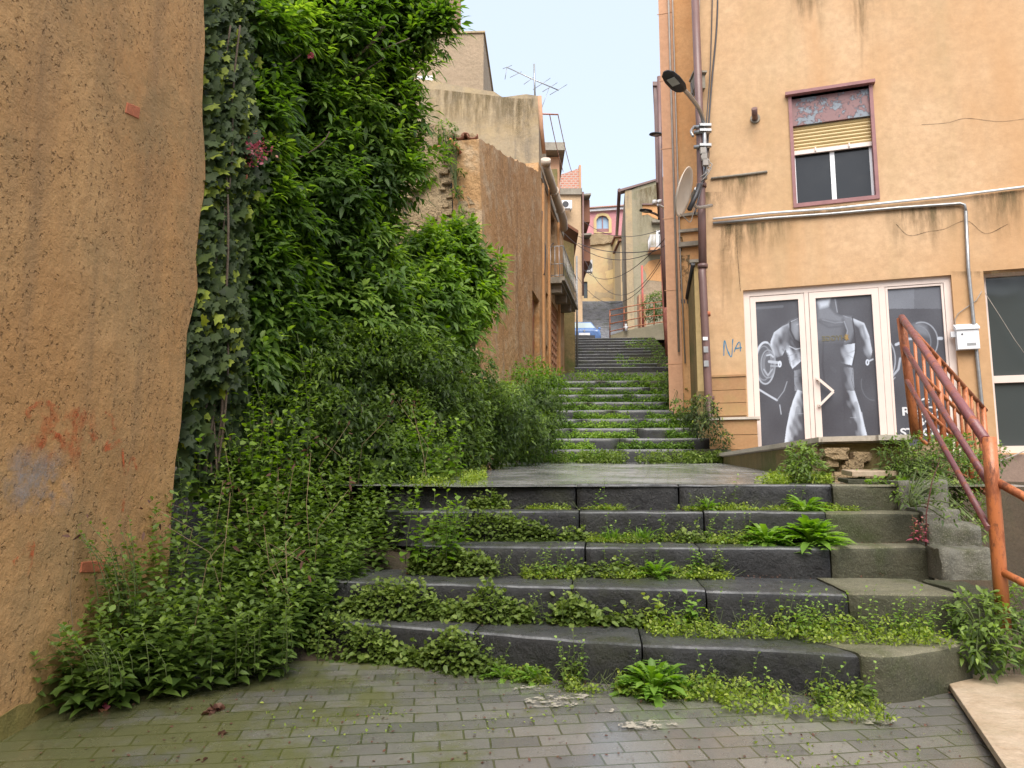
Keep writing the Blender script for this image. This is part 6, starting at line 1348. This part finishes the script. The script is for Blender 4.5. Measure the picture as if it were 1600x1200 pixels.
mound(1, 945, 1010, .13, 'thin leafy weeds on the lowest tread right of the round mound', dens=.5); mound(2, 870, 1000, .12, 'thin low weeds on the second tread in front of the dark riser', dens=.35)
def chick(k, x0, x1, h, label, depth=.17, tall=0, dens=1., fwd=0.):
    a = foot(k, x0); b = foot(k, x1); L = (b-a).length; n = int(L*2600*dens); u = RNG.random(n); y = -RNG.random(n)**1.3*depth; pat = np.array([noise.noise(Vector((q*L*4+a.x*3, yy*6, k*2.3))) for q, yy in zip(u, y)]); kp = pat > -.22
    u, y = u[kp], y[kp]; n = len(u); P = np.array(a)[None] + np.outer(u, np.array(b-a)); P[:,1] += y + .05 - fwd; P[:,2] += RNG.random(n)**1.6*h*(1+y/depth*.7) + .004
    ch = [(*leaves(P, rdir(n,.35), norm(np.array([[0,0,1.]])+rdir(n)*.4), .019*(.6+.9*RNG.random(n)), 'oval', .2), np.clip(RNG.normal(.5,.22,n),0,1))]
    t_ = thing('chickweed', tuple(a), label, 'weeds', 'yellow-green chickweed strips on the near steps'); leaf_object('leaves', ch, L_LIME, t_)
    m = int(L*90*dens); ln = []; bb = []
    bmm = BM()
    for i in range(m):
        q = a.lerp(b, random.random()) + Vector((0, .04-random.random()*depth-fwd, 0)); s = Vector((random.uniform(-.1,.1), random.uniform(-.1,.05), random.uniform(.02, h+.03))); tube(bmm, [q, q+s*.6, q+s], .0014, 3, False)
    obj('stems', bmm, M['stem'], t_)
    if tall:
        bb = [tuple(a.lerp(b, random.random()) + Vector((0,-random.random()*depth*.5-fwd,0))) for _ in range(tall)]; c2, ln = stems(np.array(bb), RNG.uniform(.14,.3,tall), np.tile(np.array([[.2,-.4,0]]),(tall,1)), 9, .036, 'oval', .6, .3, wr=.9)
        leaf_object('tall_leaves', c2, L_ROS, t_); stem_obj('tall_stems', ln, M['stem'], t_, .0022)
chick(0, 880, 1120, .09, 'bright yellow-green chickweed on the paving at the foot of the middle of the steps', .22, 8); chick(0, 1100, 1345, .08, 'chickweed on the paving running to the curved step end', .34, 6)
chick(1, 1000, 1180, .1, 'chickweed on the lowest tread right of centre', .3, 8); chick(1, 1170, 1435, .12, 'wide chickweed patch with tall weeds at the right of the lowest tread', .34, 34)
chick(2, 815, 1135, .07, 'long chickweed strip on the second tread', .15, 16); chick(3, 915, 1060, .06, 'chickweed around the grass on the third tread', .12, 6); chick(3, 1095, 1185, .08, 'chickweed beside the big rosettes on the third tread', .14, 8)
chick(4, 1055, 1330, .05, 'chickweed strip under the landing edge at right', .14, 6); chick(4, 740, 980, .04, 'thin chickweed under the landing edge at left', .1, 3, .5); chick(0, 790, 860, .06, 'small chickweed patch beside two small rosettes on the paving', .12, 0)
def rosette(px, k, L, n, label, pos=None, up=.75, mat=None, wr=1.15):
    n = int(n*1.5)
    c = Vector(pos) if pos else foot(k, px, .09); a = np.arange(n)*2.399; el = np.linspace(.15, up+.35, n); d = np.stack([np.cos(a)*np.cos(el), np.sin(a)*np.cos(el), np.sin(el)], 1) + RNG.normal(0,.08,(n,3))
    o = np.tile(np.array([c]), (n,1)) + d*.01; ch = []
    ch.append((*leaves(o, d, np.tile([[0,0,1.]],(n,1)) + 1e-3, L*(.75+.4*RNG.random(n)), 'long', .42, .5, wr*.62), np.clip(RNG.normal(.5,.2,n),0,1)))
    # toothed lobes along each leaf
    for t in (.35,.5,.65,.8):
        for sg in (-1,1):
            dn_ = norm(d); sdv = norm(np.cross(dn_, np.array([[0,0,1.]]))); p = o + dn_*L*t*.95 - np.array([[0,0,1.]])*L*.5*t*t; ch.append((*leaves(p, dn_*.6+sdv*sg, np.tile([[0,0,1.]],(n,1)), np.full(n, L*.20), 'tri', .2, wr=1.), np.clip(RNG.normal(.5,.15,n),0,1)))
    o_ = leaf_object('rosette_weed', ch, mat or L_ROS); setp(o_, label, 'weed', 'toothed rosette weeds'); return o_
rosette(1015, 0, .27, 22, 'large toothed rosette weed on the paving in front of the lowest step', up=.95); rosette(985, 0, .14, 12, 'smaller pale rosette just left of the large one on the paving'); rosette(785, 0, .13, 11, 'small rosette on the paving below the first joint of the lowest step', up=.9); rosette(832, 0, .14, 11, 'second small rosette on the paving, a hand right of its twin', up=.9)
rosette(1190, 3, .26, 20, 'broad rosette weed on the third tread', up=.7); rosette(1258, 3, .34, 26, 'biggest rosette weed, right of the broad one on the third tread', up=.95); rosette(1250, 4, .24, 16, 'rosette weed directly under the landing edge at right', up=.6); rosette(1100, 4, .15, 10, 'small rosette under the landing edge at centre', up=1.)
rosette(1022, 2, .19, 12, 'single upright rosette on the second tread', up=1.); rosette(1063, 0, .12, 9, 'little pale rosette right of the large one on the paving')
for px, lab in ((1027,'yellowing broad leaved seedling against the second riser'),(1076,'green broad leaved seedling right of the yellowing one')):
    plant('seedling', lab, 'weed', around(foot(1,px,.05), .012, 4), [.18,.2,.15,.12], (0,-.4,0), 7, .07, L_LIME if px==1027 else L_ROS, shape='oval', wr=1.1)
plant('seedling', 'leafy seedling on the second tread right of the upright rosette', 'weed', around(foot(2,1085,.05), .03, 6), [.15,.2,.15,.12,.16,.2], (0,-.4,0), 9, .04, L_ROS, shape='oval'); plant('seedling', 'dark leafy seedling on the second tread at the next joint', 'weed', around(foot(2,1118,.05), .03, 6), [.15,.2,.22,.12,.16,.2], (0,-.4,0), 9, .04, L_MND, shape='oval')
plant('seedling', 'upright weed on the paving left of the large rosette', 'weed', around(foot(0,892,.08), .035, 8), [.15,.2,.25,.12,.16,.2,.3,.2], (0,-.4,0), 10, .045, L_PEL)
def grass(c, n, h, label):
    c = np.array([c]); d = norm(np.stack([RNG.normal(0,.5,n), RNG.normal(-.15,.4,n), np.full(n,1.)],1)); setp(leaf_object('grass_tuft', [leaves(c+RNG.normal(0,.02,(n,3))*np.array([[1,1,.1]]), d, rdir(n,0), h*(.6+.6*RNG.random(n)), 'blade', .45)], L_ROS), label, 'grass')
grass(foot(3,955,.06), 60, .2, 'arching grass tuft on the third tread'); grass(foot(3,1003,.06), 60, .2, 'second arching grass tuft on the third tread, further right')

def straggle(label, k, x0, x1, n, h, mat):
    a = foot(k, x0, .05); b = foot(k, x1, .05); bb = np.array([tuple(a.lerp(b, random.random())+Vector((0,-abs(random.gauss(0,.05)),0))) for _ in range(n)])
    ch, ln = stems(bb, RNG.uniform(.4,1,n)*h, np.tile(np.array([[random.uniform(-.5,.5),-.6,0]]),(n,1)), 11, .036, 'lance', .55, .35, wr=1.1)
    t_ = thing('straggling_weed', tuple(a), label, 'weed'); leaf_object('leaves', ch, mat, t_); stem_obj('stems', ln, M['stem'], t_, .002)
straggle('straggling weeds over the lowest riser where the left mounds end', 0, 700, 790, 12, .26, L_PEL)
straggle('straggling weeds between the left and middle mounds on the lowest tread', 1, 760, 900, 16, .24, L_PEL)
straggle('straggling weeds in front of the third riser at the left', 2, 750, 860, 14, .2, L_MND)
straggle('straggling weeds right of the grass tufts on the third tread', 3, 1020, 1090, 10, .2, L_PEL)
straggle('straggling weeds on the concrete end of the lowest tread', 1, 1380, 1470, 12, .22, L_ROS)
straggle('straggling weeds under the landing edge right of centre', 4, 1060, 1130, 9, .16, L_MND)
straggle('low straggling weeds on the paving below the curved step end', 0, 1250, 1345, 10, .16, L_PEL)
# ---------- landing edge & terrace
def scatter_patch(name, label, poly_fn, n, size, mat, cat, kind=None, h=.04, shape='oval', group=None):
    P = np.array([poly_fn() for _ in range(n)]); P[:,2] += RNG.random(n)**1.5*h
    o_ = leaf_object(name, [leaves(P, rdir(n,.35), norm(np.array([[0,0,1.]])+rdir(n)*.4), size*(.6+.9*RNG.random(n)), shape, .2)], mat); setp(o_, label, cat, group, kind); return o_
def lpt(x0, x1, ya, yb):
    def f():
        while True:
            p = atY(random.uniform(x0,x1), 740, random.uniform(ya,yb)); u = (p.y-ya)/(yb-ya)
            if noise.noise(Vector((p.x*5, p.y*2.5, x0))) > -.1+.35*abs(u-.3) and random.random() > (abs(atY(x0,740,p.y).x-p.x) < .12)*.7: break
        p.z = LZ(p.y)+.01; return tuple(p)
    return f
scatter_patch('ground_cover', 'bright low weeds on the landing at the terrace foot', lpt(1180,1300,5.7,6.7), 2600, .022, L_LIME, 'weeds', 'stuff', .07)
scatter_patch('ground_cover', 'mossy weeds along the left side of the landing', lpt(640,760,5.7,8.6), 3000, .022, L_LIME, 'weeds', 'stuff', .05)
scatter_patch('ground_cover', 'weeds along the foot of the middle flight', lpt(850,1130,10.3,10.85), 2600, .04, L_MND, 'weeds', 'stuff', .16)
def bush(label, B, dens, size, mat, vm=.5, cat='bush', name='bush', group=None, shape='lance'):
    P, Nn = blob_points(blobs_px(B), dens, .5); n = len(P); chs = []
    for j in range(3):
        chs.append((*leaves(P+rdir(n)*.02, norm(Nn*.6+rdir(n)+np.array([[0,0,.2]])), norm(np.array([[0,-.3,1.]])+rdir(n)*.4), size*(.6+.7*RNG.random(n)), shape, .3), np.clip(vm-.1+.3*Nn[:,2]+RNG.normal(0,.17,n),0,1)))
    c = atY(B[0][0], B[0][1], B[0][2]); t_ = thing(name, tuple(c), label, cat, group); leaf_object('leaves', chs, mat, t_)
    bm = BM()
    for p in P[::max(1, len(P)//30)]: tube(bm, curve_pts([c-Vector((0,0,B[0][3]*.9)), (c+Vector(p))*.5, Vector(p)], 3), .004, 4)
    obj('stems', bm, M['stem'], t_); return t_
bush('small fresh bush growing at the terrace foot on the landing', [(1252,715,6.15,.14),(1258,735,6.1,.15),(1240,745,6.05,.12)], 700, .045, L_PEL, .6)
bush('leafy plants hanging over the terrace face behind the pipe railing', [(1400,710,5.95,.14),(1440,705,5.95,.16),(1475,715,5.9,.17),(1500,745,5.8,.17),(1530,735,5.9,.14),(1445,735,5.85,.15),(1500,700,6.1,.12),(1550,715,6.1,.12),(1400,745,5.8,.10),(1340,750,5.85,.07)], 560, .042, L_PEL, .5)
bush('ragged green weeds growing over the topmost stone end blocks', [(1420,775,5.1,.08),(1462,765,5.2,.10),(1485,800,4.9,.07),(1440,745,5.3,.08)], 420, .038, L_PEL, .6)
bush('yellowish plants on the low wall under the baluster railing', [(1420,720,5.8,.10),(1510,790,5.5,.12),(1490,770,5.6,.12),(1525,830,5.3,.08)], 500, .04, L_MND, .6)
bush('leafy weed around the foot of the near railing post', [(1530,960,4.0,.13),(1575,985,3.95,.14),(1545,1010,3.9,.13),(1590,950,4.1,.12),(1600,1020,3.9,.1),(1515,1020,3.95,.08)], 620, .046, L_PEL, .6)
bush('ivy-like weed around the drainpipe foot', [(1098,640,10.6,.22),(1105,665,10.5,.22),(1128,690,10.6,.14),(1085,655,10.7,.2)], 330, .06, L_IVY, .45)
bush('bush growing up the side wall at the right of the middle flight', [(1068,585,13.2,.3),(1062,615,12.8,.25),(1078,565,13.,.25),(1065,640,12.,.2),(1050,600,14,.25)], 220, .07, L_PEL, .5)
bush('dusty green bush at the foot of the ruined building', [(835,590,13.5,.4),(850,600,13.,.35),(820,605,12.5,.35),(862,612,13.,.3),(808,630,11.8,.35)], 170, .08, L_BUSH, .35)
bush('round dark green bush behind the gate pillar', [(1022,475,31.5,.5),(1032,465,31.6,.4),(1034,485,31.4,.45),(1018,492,31.4,.35)], 120, .1, L_DK, .5)
bush('weed growing from the crack high on the ruin', [(714,300,10.9,.08),(716,270,10.9,.07),(706,232,10.8,.12),(698,205,10.9,.16),(722,330,10.9,.06)], 400, .06, L_PEL, .5)
bush('clover-like plant hanging from the terrace foot', [(1395,765,5.6,.08),(1370,758,5.6,.06)], 700, .045, L_BUSH, .5, shape='oval')
plant('red_stemmed_weed', 'single dark red stemmed weed in front of the stone end blocks', 'weed', [tuple(atY(1447,853,4.95))], [.62], (-.1,-.1,0), 22, .035, leafmat('maroon_leaf', (.05,.015,.02), (.10,.025,.03), (.2,.05,.04)), smat='redstem', r=.006)
plant('pinkish_weed', 'small pinkish weed at the foot of the red stemmed weed', 'weed', around(atY(1430,845,4.95), .04, 8), [random.uniform(.08,.18) for _ in range(8)], (0,-.3,0), 8, .04, L_RED)
# ---------- weeds on the middle flight (mass), one strip per tread
Ps = []; sz = []
for (xl, xr, Y, z) in F2:
    n = int((xr-xl)*600); frac = (z-1.3)/1.6
    for i in range(n):
        x = random.uniform(xl-.3, xr+.1); 
        if noise.noise(Vector((x*1.6, Y*2.3, z))) + .35*frac - (.22 if x > xr-.9 and frac < .6 else 0) < -.16: continue
        h_ = min(.15, abs(random.gauss(0,.06)))*(.55+.9*abs(noise.noise(Vector((x*4,Y*3,1))))*1.6)
        Ps.append((x, Y-.05*(x-xl)-.03-abs(random.gauss(0,.05)), z-.185 + h_ + .015)); sz.append(random.uniform(.022,.045))
for i in range(2600):
    t = random.random()**1.5*.5; Y = 14.9+t*6.8; x = random.uniform(.4+t*.8, 3.9+t*1.5); 
    if noise.noise(Vector((x*.9, Y*.6, 9))) > -.05+.5*t: Ps.append((x, Y, zt+(4.24-zt)*t+.03+random.random()**2*.16)); sz.append(random.uniform(.035,.07))
for (xl, xr, Y, z) in F3:
    for i in range(int((xr-xl)*90)):
        x = random.uniform(xl, xr)
        if noise.noise(Vector((x*.7, Y*.5, 2.2))) + (x-xl)/(xr-xl)*.7 < .62: continue
        Ps.append((x, Y-.05*(x-xl)-.05-abs(random.gauss(0,.08)), z-.19+min(.13,abs(random.gauss(0,.06)))+.02)); sz.append(random.uniform(.03,.06))
Ps = np.array(Ps); n = len(Ps); sz = np.array(sz); cl = np.array([noise.noise(Vector(p)*1.1)*.6 for p in Ps]); chs = []
for j in range(3): chs.append((*leaves(Ps+rdir(n)*.035, rdir(n,.4), norm(np.array([[0,-.4,1.]])+rdir(n)*.4), sz, 'oval', .25), np.clip(.48+cl+RNG.normal(0,.16,n),0,1)))
setp(leaf_object('stair_weeds', chs, L_BUSH), 'green weeds carpeting the middle and rear flights of the alley stairs', 'weeds', kind='stuff')
# moss crumbs and tiny weeds in the paving joints
def gpt():
    while True:
        p = atZ(random.uniform(250,1500), random.uniform(1065,1195), .0)
        if noise.noise(Vector((p.x*2.2, p.y*2.2, 5))) > .25 or (p.x > .9 and random.random() < .12): return (p.x, p.y, gz(p.x, p.y)+.004)
scatter_patch('joint_weeds', 'tiny weeds and moss in the joints of the near paving', gpt, 330, .014, L_LIME, 'weeds', 'stuff', .012)
# debris
def drop(px, py, label, name, cat, mat, n=14, r=.035, size=.035):
    p = atZ(px, py, gz(*atZ(px,py,0)[:2])+.004); P = np.array([p])+RNG.normal(0,r*.4,(n,3))*np.array([[1,1,.35]]); P[:,2] = np.abs(P[:,2]-p.z)+p.z; setp(leaf_object(name, [leaves(P, rdir(n,.1), rdir(n,.6), np.full(n,size), 'oval', .3, .5)], mat), label, cat)
drop(336,1112,'crumpled dead leaf heap on the mossy pavers at left','dead_leaf','leaf',L_DRY,22,.04,.045); drop(343,1150,'small crumpled dead leaf nearer the bottom edge','dead_leaf','leaf',L_DRY,12,.025,.03); drop(1203,1086,'dark dead leaf lying in the chickweed on the paving','dead_leaf','leaf',L_DRY,10,.05,.05); drop(318,1188,'tiny dead leaf scrap at the bottom edge of the paving','dead_leaf','leaf',L_DRY,6,.02,.025)
drop(162,1108,'small bright red petal on the moss at the wall foot','petal','petal',L_RED,6,.02,.035)
def grit(name, label, pts, mat, size, kind='stuff'):
    P = np.array(pts); n = len(P); o_ = leaf_object(name, [leaves(P, rdir(n,.0)*np.array([[1,1,.25]]), norm(np.array([[0,0,1.]])+rdir(n)*.3), size*(.4+1.1*RNG.random(n)), 'oval', .1, .1)], mat); setp(o_, label, 'litter', None, kind)
gp = []
for k_ in range(5):
    for i in range(420):
        p = foot(k_, random.uniform(500, 1440), abs(random.gauss(0,.12))-.04); 
        if noise.noise(Vector((p.x*3, p.y*5, k_))) > -.15: gp.append((p.x, p.y, p.z+.008))
for i in range(500):
    p = atZ(random.uniform(60,1500), random.uniform(1060,1199), 0.)
    if p.x > -2.0: gp.append((p.x, p.y, gz(p.x,p.y)+.006))
grit('leaf_litter', 'dead leaf crumbs and grit scattered over the near steps and paving', gp, L_DRY, .013)
# pale worn patches of old mortar on the pavers
bm = BM()
for (x, y, w_, h_) in ((862,1098,42,9),(830,1078,30,4),(1010,1128,42,7),(905,1090,16,5),(950,1110,12,3),(1370,1125,25,4)):
    ring = []
    for i in range(22):
        a = 2*PI*i/22; rr = 1+.45*noise.noise(Vector((math.cos(a)*1.5+x, math.sin(a)*1.5, y))); p = atZ(x+w_*rr*math.cos(a), y+h_*rr*math.sin(a), -.005); ring.append(bm.verts.new((p.x, p.y, gz(p.x,p.y)+.010)))
    bm.faces.new(ring)
kk = NT('worn_mortar'); kk.col((.34,.31,.25)); kk.rough(.8); kk.l(kk.ramp(kk.noise(22, det=8, rough=.75), [(.50,0.),(.56,1.)]), kk.b.inputs['Alpha']); mo = obj('mortar_patches', bm, kk.m); setp(mo, kind='structure')
S.cycles.max_bounces = 6; S.cycles.transparent_max_bounces = 12
